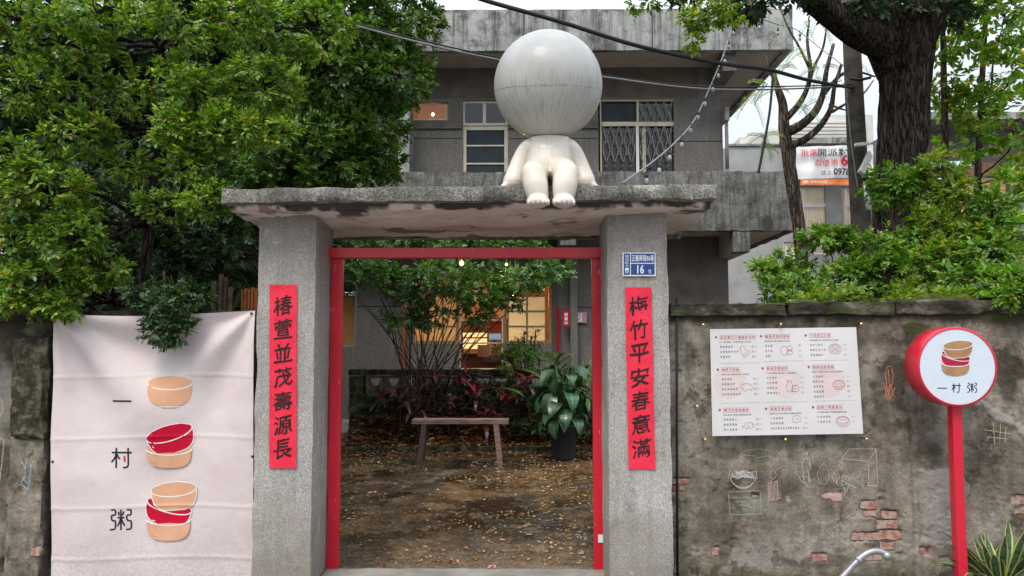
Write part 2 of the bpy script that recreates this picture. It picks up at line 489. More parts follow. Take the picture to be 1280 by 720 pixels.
M['litter'] = mat_leaf('dry leaf litter', [(0.,(.05,.022,.010)),(.45,(.13,.050,.022)),(.75,(.22,.095,.035)),(.92,(.34,.20,.08)),(1.,(.38,.33,.16))], .7, .1, .3)
M['fallen'] = mat_leaf('scattered fallen leaves', [(0.,(.20,.06,.03)),(.3,(.38,.18,.07)),(.6,(.50,.38,.18)),(.85,(.58,.50,.30)),(1.,(.40,.13,.09))], .6, .1, .4)
M['crumb'] = mat_leaf('leaf crumbs', [(0.,(.07,.035,.015)),(.4,(.17,.085,.035)),(.75,(.32,.18,.07)),(1.,(.45,.33,.17))], .6, .1, .4)
def mat_blade(name, a, b, rough=.3, vein=0):
    n = Nodes(name)
    uv = n.n.new('ShaderNodeUVMap').outputs[0]
    s_ = n.n.new('ShaderNodeSeparateXYZ'); n.l.new(uv, s_.inputs[0])
    oi = n.n.new('ShaderNodeObjectInfo')
    d = n.math('ABSOLUTE', n.math('SUBTRACT', s_.outputs[0], .5))
    c = n.mix(n.noise(8, 4), a, b)
    if vein: c = n.mix(n.ramp(d, [(.0, 1.), (.05, 0.)]), c, vein)
    c = n.mix(.8, c, n.mix(1.0, c, n.ramp(oi.outputs['Random'], [(0., .6), (1., 1.4)]), 'MULTIPLY'))
    n.bump(n.math('SINE', n.math('MULTIPLY', s_.outputs[1], 70)), .12, .004)
    n.done(c, rough, .6)
    return n.m
M['bigleaf'] = mat_blade('large glossy leaf', (.016,.062,.026), (.042,.115,.042), .26, (.16,.26,.12))
M['bigleaf2'] = mat_blade('light arching leaf', (.05,.13,.02), (.10,.22,.04), .35)
M['cordy'] = mat_blade('maroon leaf', (.05,.022,.028), (.11,.035,.045), .3)
M['cordy_red'] = mat_blade('crimson leaf', (.42,.01,.05), (.20,.02,.04), .35)
M['yucca'] = mat_blade('dark narrow leaf', (.006,.010,.006), (.014,.022,.010), .5)
n = Nodes('snake plant leaf')
uv = n.n.new('ShaderNodeUVMap').outputs[0]
s_ = n.n.new('ShaderNodeSeparateXYZ'); n.l.new(uv, s_.inputs[0])
d = n.math('ABSOLUTE', n.math('SUBTRACT', s_.outputs[0], .5))
band = n.noise(1, 3, .6, n.scale(1.2, 16, 1, uv), 1.2)
c = n.ramp(band, [(.4, (.018,.045,.018)), (.6, (.07,.12,.05))])
c = n.mix(n.ramp(d, [(.30, 0.), (.36, 1.)], True), c, (.46,.46,.14))
M['snake'] = n.done(c, .4, .4)

# ------------------------------------------------------------------ numeric noise for large worn surfaces
def vn2(x, y, seed):
    xi = np.floor(x).astype(np.int64); yi = np.floor(y).astype(np.int64)
    fx = x-xi; fy = y-yi
    fx = fx*fx*(3-2*fx); fy = fy*fy*(3-2*fy)
    def h(a, b):
        t = (a*374761393 + b*668265263 + seed*974711) & 0x7fffffff
        t = ((t ^ (t >> 13))*1274126177) & 0x7fffffff
        return ((t ^ (t >> 16)) & 0xffff)/65535.0
    return (h(xi, yi)*(1-fx) + h(xi+1, yi)*fx)*(1-fy) + (h(xi, yi+1)*(1-fx) + h(xi+1, yi+1)*fx)*fy
def fbm(x, y, sc, oct=5, seed=1, gain=.55):
    t = 0; a = 1; s = 0
    for k in range(oct):
        t = t + a*vn2(x*sc + 17.3*k, y*sc - 9.1*k, seed+k); s += a; a *= gain; sc *= 2.03
    return t/s
def sstep(a, b, x):
    t = np.clip((x-a)/(b-a), 0, 1); return t*t*(3-2*t)

def sheet(name, U, V, fn, mat, parent, attrs=None, smooth=True):
    """a fine sheet: U, V grids -> world points by fn; attrs: name -> (r,g,b) arrays"""
    pts = fn(U, V)
    nu, nv = U.shape
    co = np.stack(pts, -1).reshape(-1, 3).astype(np.float32)
    i = np.arange(nu*nv).reshape(nu, nv)
    q = np.stack([i[:-1,:-1], i[1:,:-1], i[1:,1:], i[:-1,1:]], -1).reshape(-1, 4)
    me = bpy.data.meshes.new(name)
    me.vertices.add(len(co)); me.vertices.foreach_set('co', co.ravel())
    me.loops.add(q.size); me.loops.foreach_set('vertex_index', q.ravel().astype(np.int32))
    me.polygons.add(len(q)); me.polygons.foreach_set('loop_start', np.arange(0, q.size, 4, dtype=np.int32))
    try: me.polygons.foreach_set('loop_total', np.full(len(q), 4, dtype=np.int32))
    except Exception: pass
    me.update(calc_edges=True)
    me.polygons.foreach_set('use_smooth', np.full(len(q), smooth))
    if attrs:
        for k, (r, g, b) in attrs.items():
            a = me.color_attributes.new(k, 'FLOAT_COLOR', 'POINT')
            a.data.foreach_set('color', np.stack([r, g, b, np.ones_like(r)], -1).astype(np.float32).ravel())
    return link(name, me, mat, parent)

# ------------------------------------------------------------------ ground
tag(box('lane', M['asphalt'], None, -60, 60, -30, 5.1, -.30, -.12), kind='structure')
gg = MB(); gg.add([(-900,-600,-.32),(900,-600,-.32),(900,1800,-.32),(-900,1800,-.32)], [(0,1,2,3)])
tag(gg.build('ground', M['asphalt']), kind='structure')
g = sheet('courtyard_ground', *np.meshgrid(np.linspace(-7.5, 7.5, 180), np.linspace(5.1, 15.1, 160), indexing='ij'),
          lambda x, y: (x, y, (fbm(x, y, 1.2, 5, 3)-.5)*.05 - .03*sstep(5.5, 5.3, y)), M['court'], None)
tag(g, kind='structure')
tag(box('ground_behind', M['soil'], None, -30, 30, 15.1, 60, -.3, -.02), kind='structure')
thr = rough_box('threshold', M['cement'], None, P(405,700,5.3).x, P(760,700,5.3).x, 4.9, 5.385, -.3, .022, .07, .004, 4, .004, .01)
tag(thr, kind='structure')
pv = empty('pavement_strip', (0, 4.8, -.12)); tag(pv, kind='structure')
xs = -4.2
k = 0
while xs < 4.2:
    w_ = .58
    rough_box('paving_slab', M['cement'], pv, xs, xs+w_-.008, 4.45, 4.89, -.2, -.075+.004*math.sin(k*2.7), .2, .003, 4, 0, .006); xs += w_; k += 1

# ------------------------------------------------------------------ the gate: two posts, canopy, red frame
gate = empty('street_gate', (P(582,700,5.2).x, 5.2, 0), 'grey pebble-dashed gate with two thick posts, overhanging canopy slab and red frame', 'gate')
PF, PB = 5.0, 5.47
lx0, lx1 = P(317.5,500,PF).x, P(392.5,500,PF).x
rx0, rx1 = P(759.5,500,PF).x, P(842,600,PF).x
rx1t = P(835,280,PF).x
def taper_r(c):
    t = min(1, max(0, c.z/2.4)); k = (rx1t-rx1)*t
    f = (c.x-rx0)/(rx1-rx0)
    return (c.x + k*max(0, min(1, f)), c.y, c.z)
zt = P(600,262,PF).z
pl = rough_box('gate_post', M['pillar'], gate, lx0, lx1, PF, PB, -.2, zt+.06, .05, .006, 4, .006, .012)
pr = rough_box('gate_post', M['pillar'], gate, rx0, rx1, PF, PB, -.2, zt+.06, .05, .006, 4, .006, .012, taper_r)
pl['label'] = 'left gate post'; pr['label'] = 'right gate post'
# canopy slab: thin fascia in front, soffit dropping towards the back
CF, CB = 4.75, 5.82
ctop = P(600,232,CF).z; cbot = P(600,252.5,CF).z
cx0, cx1 = P(276,245,CF).x, P(898,240,CF).x
can = rough_box('canopy_slab', M['canopy'], gate, cx0, cx1, CF, CB, cbot, ctop, .045, .009, 5, .012, .012,
                lambda c: (c.x, c.y, c.z - (.012*(cx0-c.x)/(cx1-cx0)*-1 if False else 0) + .02*(c.x-cx0)/(cx1-cx0) - .006))
# soffit panel, bulging below the slab, flaky torn front lip
U, V = np.meshgrid(np.linspace(cx0+.03, cx1-.03, 240), np.linspace(0, 1, 60), indexing='ij')
def soff(u, v):
    y = CF+.045 + v*(CB-CF-.06)
    lip = .035*sstep(.0, .05, v)*(1+.7*(fbm(u, v, 5, 4, 7)-.5))
    z = cbot + .02*(u-cx0)/(cx1-cx0) - .004 - lip - .055*v - .008*(fbm(u, y, 4, 5, 9)-.5)
    tear = sstep(.60, .62, fbm(u*1.0, y*1.4, 2.6, 6, 21))*.010
    return (u, y + .02*(fbm(u, v*0, 14, 3, 4)-.5)*(1-v), z+tear)
tv = fbm(U, V*.6, 7, 5, 33)
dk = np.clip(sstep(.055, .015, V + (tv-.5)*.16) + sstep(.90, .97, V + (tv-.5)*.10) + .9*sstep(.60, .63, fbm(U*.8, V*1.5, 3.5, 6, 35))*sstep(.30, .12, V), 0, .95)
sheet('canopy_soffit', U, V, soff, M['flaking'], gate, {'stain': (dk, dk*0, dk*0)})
bk = rough_box('canopy_back_edge', M['canopy'], gate, cx0+.02, cx1-.02, CB-.06, CB+.01, cbot-.10, ctop-.03, .08, .006, 5, .008)
# plaster ridge on the left post (older repair line) and conduit beside the right post
mb = MB(); mb.tube([P(846,372,5.22), P(846,540,5.22), P(847,740,5.22)], .009, 8)
mb.build('conduit', M['black'], gate)
# frame in red steel
FY = 5.36
def red_bar(nm, x0, x1, y0, y1, z0, z1, lab=None):
    o = rough_box(nm, M['red'], gate, x0, x1, y0, y1, z0, z1, .12, .0015, 3, 0, .003); return o
zfl = P(600,712,FY).z
red_bar('frame_upright', P(411.5,500,FY).x, P(426.5,500,FY).x, FY, FY+.035, -.01, P(400,322,FY-.05).z)
red_bar('frame_upright', P(740.5,500,FY).x, P(753,500,FY).x, FY, FY+.035, -.01, P(400,322,FY-.05).z)
red_bar('frame_stop', P(405,500,FY).x, P(410.5,500,FY).x, FY+.03, FY+.08, -.01, P(400,325,FY).z)
red_bar('frame_stop', P(754,500,FY).x, P(757.5,500,FY).x, FY+.03, FY+.08, -.01, P(400,325,FY).z)
fb = red_bar('frame_crossbar', P(407,315,FY).x, P(754,315,FY).x, FY-.05, FY+.06, P(500,322,FY-.05).z, P(500,309.5,FY-.05).z)
mb = MB(); mb.box(P(747,600,FY).x, P(753,600,FY).x, FY-.006, FY-.002, P(740,678,FY).z, P(740,668,FY).z)
mb.build('latch_plate', M['white_metal'], gate)

# ------------------------------------------------------------------ writing
_gl = {}
def glyphs(s, off=0.0, res=2):
    key = (s, off, res)
    if key in _gl: return _gl[key]
    c = bpy.data.curves.new('t', 'FONT'); c.body = s; c.resolution_u = res; c.offset = off
    o = bpy.data.objects.new('t', c); COL.objects.link(o)
    dg = bpy.context.evaluated_depsgraph_get()
    me = bpy.data.meshes.new_from_object(o.evaluated_get(dg))
    vs = np.array([v.co[:] for v in me.vertices]) if len(me.vertices) else np.zeros((0, 3))
    fs = [tuple(p.vertices) for p in me.polygons]
    bpy.data.objects.remove(o); bpy.data.curves.remove(c); bpy.data.meshes.remove(me)
    _gl[key] = (vs, fs); return _gl[key]
def write_px(mb, s, fn, x0, y0, x1, y1, off=0.0, res=2, slant=0, warp=0):
    """letters fitted into the box x0..x1, y0..y1 (y0 top) of the surface parametrised by fn"""
    vs, fs = glyphs(s, off, res)
    if len(vs) == 0: return
    a = vs.min(0); b = vs.max(0)
    W = max(b[0]-a[0], 1e-6); H = max(b[1]-a[1], 1e-6)
    out = []
    for v in vs:
        u = (v[0]-a[0])/W; w = (v[1]-a[1])/H
        if warp:
            u += warp*mnoise.noise((v[0]*3.1, v[1]*3.1, x0)); w += warp*mnoise.noise((v[0]*3.3+9, v[1]*3.3, y0))
        px = x0 + u*(x1-x0) + slant*(w-.5)*(x1-x0)*0
        py = y1 - w*(y1-y0) - slant*(u-.5)*(y1-y0)
        out.append(fn(px, py))
    mb.add(out, fs)
def poly_px(mb, pts, fn, rows=14, cols=6):
    """fill a shape whose every horizontal cut is one span"""
    ys = [p[1] for p in pts]; y0, y1 = min(ys), max(ys); vs = []; fs = []
    for r in range(rows+1):
        y = y0 + (y1-y0)*min(max(r/rows, 1e-4), 1-1e-4); xs_ = []
        for i in range(len(pts)):
            a, b = pts[i], pts[(i+1) % len(pts)]
            if (a[1]-y)*(b[1]-y) <= 0 and a[1] != b[1]: xs_.append(a[0]+(b[0]-a[0])*(y-a[1])/(b[1]-a[1]))
        l, rr = min(xs_), max(xs_)
        for k in range(cols+1): vs.append(fn(l+(rr-l)*k/cols, y))
    for r in range(rows):
        for k in range(cols):
            i = r*(cols+1)+k; fs.append((i, i+1, i+cols+2, i+cols+1))
    mb.add(vs, fs)
def line_px(mb, pts, w, fn, closed=False, dens=3.0):
    """painted line of width w through pts"""
    if closed: pts = list(pts)+[pts[0]]
    q = []
    for a, b in zip(pts[:-1], pts[1:]):
        n_ = max(1, int(math.hypot(b[0]-a[0], b[1]-a[1])/dens))
        for k in range(n_): q.append((a[0]+(b[0]-a[0])*k/n_, a[1]+(b[1]-a[1])*k/n_))
    q.append(pts[-1]); L = []; Rr = []
    for i, p in enumerate(q):
        a = q[max(i-1, 0)]; b = q[min(i+1, len(q)-1)]
        dx, dy = b[0]-a[0], b[1]-a[1]; n_ = math.hypot(dx, dy) or 1
        L.append(fn(p[0]-dy/n_*w/2, p[1]+dx/n_*w/2)); Rr.append(fn(p[0]+dy/n_*w/2, p[1]-dx/n_*w/2))
    m = len(q)
    mb.add(L+Rr, [(i, m+i, m+i+1, i+1) for i in range(m-1)])
def ell(cx, cy, rx, ry, a0=0, a1=360, n=24, rot=0):
    o = []
    for k in range(n+1):
        t = R(a0+(a1-a0)*k/n); x = rx*math.cos(t); y = ry*math.sin(t)
        o.append((cx+x*math.cos(rot)-y*math.sin(rot), cy+x*math.sin(rot)+y*math.cos(rot)))
    return o
def bowl_px(mbs, fn, cx, cy, rx, ry, h, rot, key, depth=.0, rimw=1.2, halo=1.0, foot=True):
    """printed bowl: rim ellipse centre (cx,cy), body height h, rotated by rot"""
    def T(p):
        x, y = p[0], p[1]
        return (cx + x*math.cos(rot)-y*math.sin(rot), cy + x*math.sin(rot)+y*math.cos(rot))
    def body(e):
        o = [(-rx-e, 0)]
        for t in range(1, 12):
            a = PI - PI*t/12
            xx = math.cos(a); yy = math.sin(a)
            o.append(((rx*.985+e)*math.copysign(abs(xx)**.62, xx), (h+e)*yy**.8))
        o.append((rx+e, 0)); return o
    f1 = lambda x, y: fn(x, y, depth); f2 = lambda x, y: fn(x, y, depth+GAP*.8); f3 = lambda x, y: fn(x, y, depth+GAP*1.25)
    mats, par = mbs
    if halo:
        w_ = MB(); poly_px(w_, [T(p) for p in body(halo)+ell(0, 0, rx+halo, ry+halo, 0, -180, 14)], f1, 20, 10); w_.build('bowl_halo_print', mats['white'], par)
    k_ = MB()
    if foot: poly_px(k_, [T((-rx*.34, h+.5)), T((rx*.34, h+.5)), T((rx*.26, h+2.2*rx/28)), T((-rx*.26, h+2.2*rx/28))], f1, 4)
    poly_px(k_, [T(p) for p in body(0)+ell(0, 0, rx, ry, 0, -180, 14)], f2, 22, 10); k_.build('bowl_print', mats[key], par)
    if rimw > .1:
        w_ = MB(); line_px(w_, [T(p) for p in ell(0, 0, rx, ry, 2, 178, 18)], rimw, f3)
        w_.build('rim_line_print', mats['white'], par)
        if foot:
            w_ = MB(); line_px(w_, [T((-rx*.42, h-.2)), T((0, h+.3)), T((rx*.42, h-.2))], rimw*.8, f3); w_.build('foot_line_print', mats['white'], par)
GAP = .0018
# the three characters of the shop's name, drawn as thin even strokes in a 0..1 box (y down)
NAME_STROKES = {
 'one': [[(0,.5),(1,.5)]],
 'cun': [[(.0,.24),(.98,.24)],[(.22,0),(.22,1)],[(.22,.28),(.16,.5),(0,.72)],[(.24,.30),(.32,.48),(.40,.56)],[(.80,0),(.80,.84),(.76,.95),(.66,.99),(.55,.99)]],
 'zhou': [[(.06,.03),(.22,.03),(.25,.08),(.25,.22),(.22,.28),(.10,.28),(.07,.33),(.07,.48),(.12,.55),(.24,.55),(.25,.62),(.25,.88),(.20,.96),(0,.98)],
          [(.34,.40),(.66,.40)],[(.50,.02),(.50,1)],[(.49,.42),(.44,.62),(.34,.80)],[(.51,.42),(.58,.62),(.67,.80)],[(.38,.12),(.42,.30)],[(.63,.10),(.57,.30)],
          [(.76,.03),(.93,.03),(.96,.08),(.96,.22),(.93,.28),(.80,.28),(.77,.33),(.77,.48),(.82,.55),(.94,.55),(.97,.62),(.97,.88),(.92,.96),(.74,.98)]]}
def name_px(mb, key, fn, x0, y0, x1, y1, w):
    for s_ in NAME_STROKES[key]:
        line_px(mb, [(x0+(x1-x0)*a, y0+(y1-y0)*b) for a, b in s_], w, fn, dens=1.5)
n = Nodes('ink'); n.done((.012,.012,.02), .6); M['ink'] = n.m
n = Nodes('brush ink'); c = n.ramp(n.noise(160, 3), [(.3, (.010,.006,.006)), (.75, (.05,.02,.018))]); n.done(c, .7); M['brush'] = n.m
M['print_peach'] = simple('peach print', (.66,.36,.22), .85, .1, var=.04, bump=.05)
M['print_red'] = simple('red print', (.52,.008,.035), .85, .1, var=.04, bump=.05)
M['print_white'] = simple('white print', (.80,.77,.76), .85, .1, var=.02, bump=.05)

# couplet papers
n = Nodes('couplet paper')
c = n.ramp(n.noise(9, 4), [(.3, (.68,.018,.045)), (.7, (.86,.035,.075))])
c = n.mix(n.ramp(n.vor(42), [(.0, .5), (.17, .0)]), c, (.82,.16,.17))
c = n.mix(n.ramp(n.vor(13), [(.05, .4), (.22, .0)]), c, (.42,.005,.02))
n.bump(n.noise(18, 5), .35, .01)
M['couplet'] = n.done(c, .55, .3)
def couplet(xa, xb, ya, yb, shear, chars, label, xin):
    def fn(px, py, off=0):
        q = P(px + shear*(py-ya)/(yb-ya), py, PF)
        return (q.x, PF - .010 - off - .004*math.sin(py*.05)*0 - .004*mnoise.noise((px*.08, py*.03, 3)), q.z)
    U, V = np.meshgrid(np.linspace(xa, xb, 14), np.linspace(ya, yb, 90), indexing='ij')
    def fnn(u, v):
        o = np.array([[fn(a, b) for a, b in zip(r1, r2)] for r1, r2 in zip(u, v)])
        return o[..., 0], o[..., 1], o[..., 2]
    o = sheet('couplet_banner', U[::-1], V, fnn, M['couplet'], None)
    tag(o, label, 'couplet', 'red paper couplets on the gate posts')
    mb = MB(); n_ = len(chars); H = (yb-ya)
    for i, ch in enumerate(chars):
        cy = ya + H*(xin[0] + (xin[1]-xin[0])*i/(n_-1)); sx = 11.6; sy = 11.9
        if ch == '一': sy = 2
        mb = MB(); write_px(mb, ch, lambda x, y: fn(x, y, .0022), (xa+xb)/2-sx, cy-sy, (xa+xb)/2+sx, cy+sy, .012, 4, .18, .07)
        mb.build('brush_character', M['brush'], o)
    return o
couplet(337.5, 371.5, 356, 585, -.5, '椿萱並茂壽源長', 'red paper couplet pasted on the left gate post, ending in 源長', (.112, .895))
couplet(781, 814, 359.5, 586, 4.5, '梅竹平安春意滿', 'red paper couplet on the right gate post below the blue number plate', (.10, .885))

# house number plate
def pfn(px, py, off=0):
    q = P(px, py, PF); return (q.x, PF-.014-off, q.z)
hp = empty('house_number_plate', P(798,330,PF), 'small blue and white enamel house number plate 16 on the right gate post', 'number plate')
M['plate_blue'] = simple('blue enamel', (.010,.045,.23), .3, .5, var=.06, coat=.3)
M['plate_white'] = simple('white enamel', (.75,.77,.80), .35, .5, var=.03)
a, b = P(778,345.5,PF), P(819,316,PF)
box('plate_border', M['plate_white'], hp, a.x, b.x, PF-.014, PF-.004, a.z, b.z, .003)
mb = MB()
for (x0,y0,x1,y1) in ((779.3,317.2,787.2,343.8),(788.2,317.2,817.8,328.8),(788.2,330,817.8,343.8)):
    mb.add([pfn(x0,y1,.001), pfn(x1,y1,.001), pfn(x1,y0,.001), pfn(x0,y0,.001)], [(0,1,2,3)])
mb.build('plate_panel', M['plate_blue'], hp)
mb = MB(); f = lambda x, y: pfn(x, y, .0022)
write_px(mb, '正義南路86巷', f, 789, 318.8, 817, 327, .012)
write_px(mb, '16', f, 796, 331.5, 804.5, 342.3, .02)
write_px(mb, '號', f, 810, 337, 813.5, 342.3)
for i, ch in enumerate('鹽埕區大一甲'):
    write_px(mb, ch, f, 781, 319+4.05*i, 785.4, 322.3+4.05*i)
tag(mb.build('plate_lettering', M['plate_white'], hp), kind='stuff')

# ------------------------------------------------------------------ street walls
n = Nodes('weathered wall plaster')
a = n.noise(2.0, 8, .66)
c = n.ramp(a, [(.32, (.115,.098,.078)), (.45, (.25,.218,.178)), (.57, (.34,.305,.262)), (.70, (.48,.44,.39))])
c = n.mix(1.0, c, n.ramp(n.noise(13, 8, .8), [(.34, .55), (.66, 1.3)]), 'MULTIPLY')
c = n.mix(n.ramp(n.noise(1, 6, .7, n.scale(7, 7, .8)), [(.47, 0.), (.72, .7)]), c, (.085,.07,.055))
c = n.mix(n.ramp(n.noise(5.2, 9, .8), [(.55, 0.), (.60, .8)]), c, (.075,.058,.042))
c = n.mix(n.ramp(n.noise(7.7, 9, .8), [(.60, 0.), (.64, .65)]), c, (.46,.42,.37))
c = n.mix(1.0, c, (1.03,1.0,.955), 'MULTIPLY')
at = n.n.new('ShaderNodeSeparateColor'); n.l.new(n.attr('stain'), at.inputs[0])
c = n.mix(at.outputs[0], c, (.036,.028,.019))
c = n.mix(at.outputs[1], c, (.40,.375,.34))
c = n.mix(at.outputs[2], c, (.055,.065,.015))
hn = n.noise(45, 7, .72)
cr = n.ramp(n.noise(6, 8, .75, n.scale(1, 1, 1.6), 1.2), [(.490, 0.), (.5, 1.), (.510, 0.)])
crm = n.math('MULTIPLY', cr, n.ramp(n.noise(1.6, 3), [(.5, 0.), (.6, .8)]))
c = n.mix(crm, c, (.03,.025,.02))
b1 = n.bump(hn, .55, .012)
n.bump(n.noise(9, 9, .75), .75, .04, b1)
M['plaster'] = n.done(c, .92, .2)

WY = 5.25
BRK = [(842,598,861,606),(836,607,856,614),(1077,626,1095,637),(1081,638.5,1094,646),(1103,638.5,1121,649),(1098,650,1121.5,661.5),
       (1102,663,1126,675),(1066,665.5,1099,676),(1102,677,1117.5,688),(1082,691,1103,701),(1015,691.5,1034,702),(891,684,898.5,696),
       (1265,619,1292,631),(1268,633,1296,643),(1151,684,1162,694),(941,618,948,624)]
wall_r = empty('street_wall', (3, WY, 0), 'weathered grey plaster wall right of the gate with bare bricks and chalk drawings', 'wall')
def wall_surface(x0, x1, z0, z1, parent, name, holes, stainf, cell=.0085, Y=WY, extra=None):
    U, V = np.meshgrid(np.linspace(x0, x1, int((x1-x0)/cell)), np.linspace(z0, z1, int((z1-z0)/cell)), indexing='ij')
    d = (fbm(U, V, 2.2, 6, 31)-.5)*.030 + (fbm(U, V, 14, 4, 8)-.5)*.008
    pit = sstep(.64, .70, fbm(U, V*1.3, 7, 5, 77)); d += pit*.010*sstep(1.2, .3, V)
    hm = np.zeros_like(U)
    nz = (fbm(U, V, 22, 4, 12)-.5)*.05
    for (a, b, c_, e) in holes:
        pa, pb = P(a, e, Y), P(c_, b, Y)
        cx, cz = (pa.x+pb.x)/2, (pa.z+pb.z)/2; hx, hz = abs(pb.x-pa.x)/2, abs(pb.z-pa.z)/2
        dd = np.maximum(np.abs(U-cx)-hx, np.abs(V-cz)-hz) + nz*.55
        hm = np.maximum(hm, sstep(.006, -.002, dd))
    d = d*(1-hm) + hm*.024
    if extra is not None: d = d + extra(U, V)
    st = stainf(U, V, hm)
    return sheet(name, U[::-1], V, lambda u, v: (u, Y + d[::-1], v), M['plaster'], parent, {'stain': tuple(s_[::-1] for s_ in st)})
def X_(px, Y=WY): return P(px, 500, Y).x
def Z_(py, Y=WY): return P(640, py, Y).z
def box_mask(U, V, a, b, c_, e, nz, soft=.02):
    pa, pb = P(a, e, WY), P(c_, b, WY)
    dd = np.maximum(np.abs(U-(pa.x+pb.x)/2)-abs(pb.x-pa.x)/2, np.abs(V-(pa.z+pb.z)/2)-abs(pb.z-pa.z)/2)
    return sstep(soft, -soft, dd+nz)
def extra_r(U, V):
    g1 = np.exp(-((U-X_(1137))/.008)**2)*.012*(V < 1.62) + np.exp(-((U-X_(1147))/.007)**2)*.008*(V < 1.5)
    step = -.010*sstep(X_(1146), X_(1150), U)
    nz = (fbm(U, V, 9, 5, 51)-.5)*.12
    patch = -.010*box_mask(U, V, 1152, 588, 1196, 680, nz*.3, .008)
    rep = -.012*repair(U, V)
    rim = .014*sstep(.55, .75, fbm(U, V*2.2, 5, 5, 91))*sstep(.55, .15, V)
    return g1+step+patch+rep+rim
def repair(U, V):
    # grey cement smear running down to the right below the sign
    xa, za = X_(1222), Z_(500); xb, zb = X_(1290), Z_(548)
    t = np.clip((U-xa)/(xb-xa), 0, 1); zc = za+(zb-za)*t
    nz = (fbm(U, V, 16, 4, 61)-.5)*.11
    return sstep(.012, -.012, np.abs(V-zc)-.028+nz)*(U > xa-.03)*(U < xb+.2)
def stain_r(U, V, hm):
    f1 = fbm(U, V, 3.0, 6, 41); f2 = fbm(U*1.0, V*.35, 6, 5, 43)
    top = sstep(1.35, 1.72, V)
    dark = sstep(.50, .66, f1)*(.25+.65*top) + sstep(.5, .68, f2)*.35*top
    # dark damp blots round the board and beside the sign
    for (px_, py_, rx_, rz_, s_) in ((1120,470,.18,.36,.75),(862,455,.07,.20,.5),(1262,470,.11,.22,.75),(1142,420,.10,.12,.6),(905,566,.16,.05,.5),(1235,540,.10,.12,.4),(1165,560,.12,.12,.55),(1000,700,.5,.05,.5)):
        cx, cz = X_(px_), Z_(py_)
        r = np.sqrt(((U-cx)/rx_)**2+((V-cz)/rz_)**2) + (fbm(U, V, 8, 5, int(px_))-.5)*1.7
        dark = np.maximum(dark, s_*sstep(1.05, .55, r))
    nz = (fbm(U, V, 9, 5, 51)-.5)*.12
    light = .75*box_mask(U, V, 1152, 588, 1196, 680, nz*.3, .012)*(.6+.5*f1) + .8*repair(U, V)
    light = np.maximum(light, sstep(.60, .72, fbm(U, V, 4.2, 6, 47))*.30*sstep(1.7, 1.0, V))
    light = np.maximum(light, sstep(.62, .66, fbm(U, V, 6, 5, 49))*.6*sstep(.35, .1, V))
    moss = sstep(.5, .62, fbm(U, V, 4, 5, 45))*(.8*sstep(.10, -.04, V)) + .7*sstep(.50, .66, fbm(U, V, 7, 4, 46))*sstep(1.67, 1.73, V)*sstep(X_(1110), X_(1180), U)
    moss = np.maximum(moss, .8*sstep(1.0, .6, np.sqrt(((U-X_(1145))/.11)**2+((V-Z_(410))/.05)**2)+(fbm(U, V, 12, 4, 5)-.5)))
    dark = np.maximum(dark, .85*sstep(wtop-.075, wtop-.02, V + (fbm(U, V*.4, 9, 5, 93)-.5)*.10))
    return np.clip(dark*(1-hm), 0, .92), np.clip(light*(1-hm*.3), 0, 1), np.clip(moss, 0, 1)
wx0, wx1 = X_(838), 4.6
wtop = Z_(393)
wall_surface(wx0, wx1, -.16, wtop+.01, wall_r, 'plaster_face', BRK, stain_r, extra=extra_r)
box('wall_core', M['plaster'], wall_r, wx0, wx1, WY+.035, WY+.22, -.2, wtop-.002)
for i, (a, b, c_, e) in enumerate(BRK):
    pa, pb = P(a-1.5, e+.6, WY), P(c_+1.5, b-.6, WY)
    o = rough_box('brick', M['brick'], wall_r, pa.x, pb.x, WY+.006, WY+.05, pa.z+.004, pb.z-.004, .04, .006, 18, .006, .005)
o = rough_box('pink_patch', M['pinkpatch'], wall_r, X_(1020), X_(1049), WY-.004, WY+.04, Z_(626), Z_(614), .03, .005, 14, .01, .008)
# coping in lengths
cz0, cz1 = Z_(395, 5.2), Z_(380, 5.2)
xs = wx0+.002; k = 0
for xe in (X_(985), X_(1120), X_(1290), 4.6):
    rough_box('coping_stone', M['coping'], wall_r, xs, xe-.006, WY-.05, WY+.27, cz0+.004*k, cz1+.012*k+.004, .05, .010, 7, .014, .010)
    xs = xe; k += 1
# left wall
wall_l = empty('street_wall', (-3, WY, 0), 'dark damp plaster wall left of the gate behind the pink cloth banner', 'wall')
def stain_l(U, V, hm):
    f1 = fbm(U, V, 3.0, 6, 141)
    dark = np.clip(sstep(.40, .60, f1)*.75 + .25, 0, .9)*(.55+.45*sstep(.9, 1.5, V))
    light = sstep(.52, .66, fbm(U, V, 4, 5, 147))*.55*sstep(1.6, 1.2, V)
    return dark, light, sstep(.55, .7, fbm(U, V, 5, 5, 149))*.5
wall_surface(-4.4, lx0+.03, -.16, wtop, wall_l, 'plaster_face', [(0,700,9,716)], stain_l)
box('wall_core', M['plaster'], wall_l, -4.4, lx0+.03, WY+.035, WY+.22, -.2, wtop-.002)
rough_box('coping_stone', M['coping'], wall_l, -4.4, lx0+.02, WY-.06, WY+.27, Z_(402), Z_(389), .05, .010, 7, .012, .010)
# buttress with mossy upper block
def fade(U, V, hm): return stain_l(U, V, hm)
lowz, midz, topz = -.16, Z_(546, 5.15), Z_(421, 5.15)
bx0, bx1 = P(8,600,5.13).x, P(53,600,5.13).x
rough_box('buttress', M['plaster'], wall_l, bx0, bx1, 5.13, WY+.03, -.2, midz, .03, .010, 6, .02, .012)
rough_box('mossy_block', M['mossy'], wall_l, P(12,500,5.1).x, P(57,500,5.1).x, 5.10, WY+.03, midz-.01, topz, .03, .012, 9, .015, .012)
rough_box('brick', M['brick'], wall_l, P(38,690,5.12).x, P(50,690,5.12).x, 5.115, 5.2, P(40,696,5.12).z, P(40,684,5.12).z, .03, .01, 14, .01, .008)

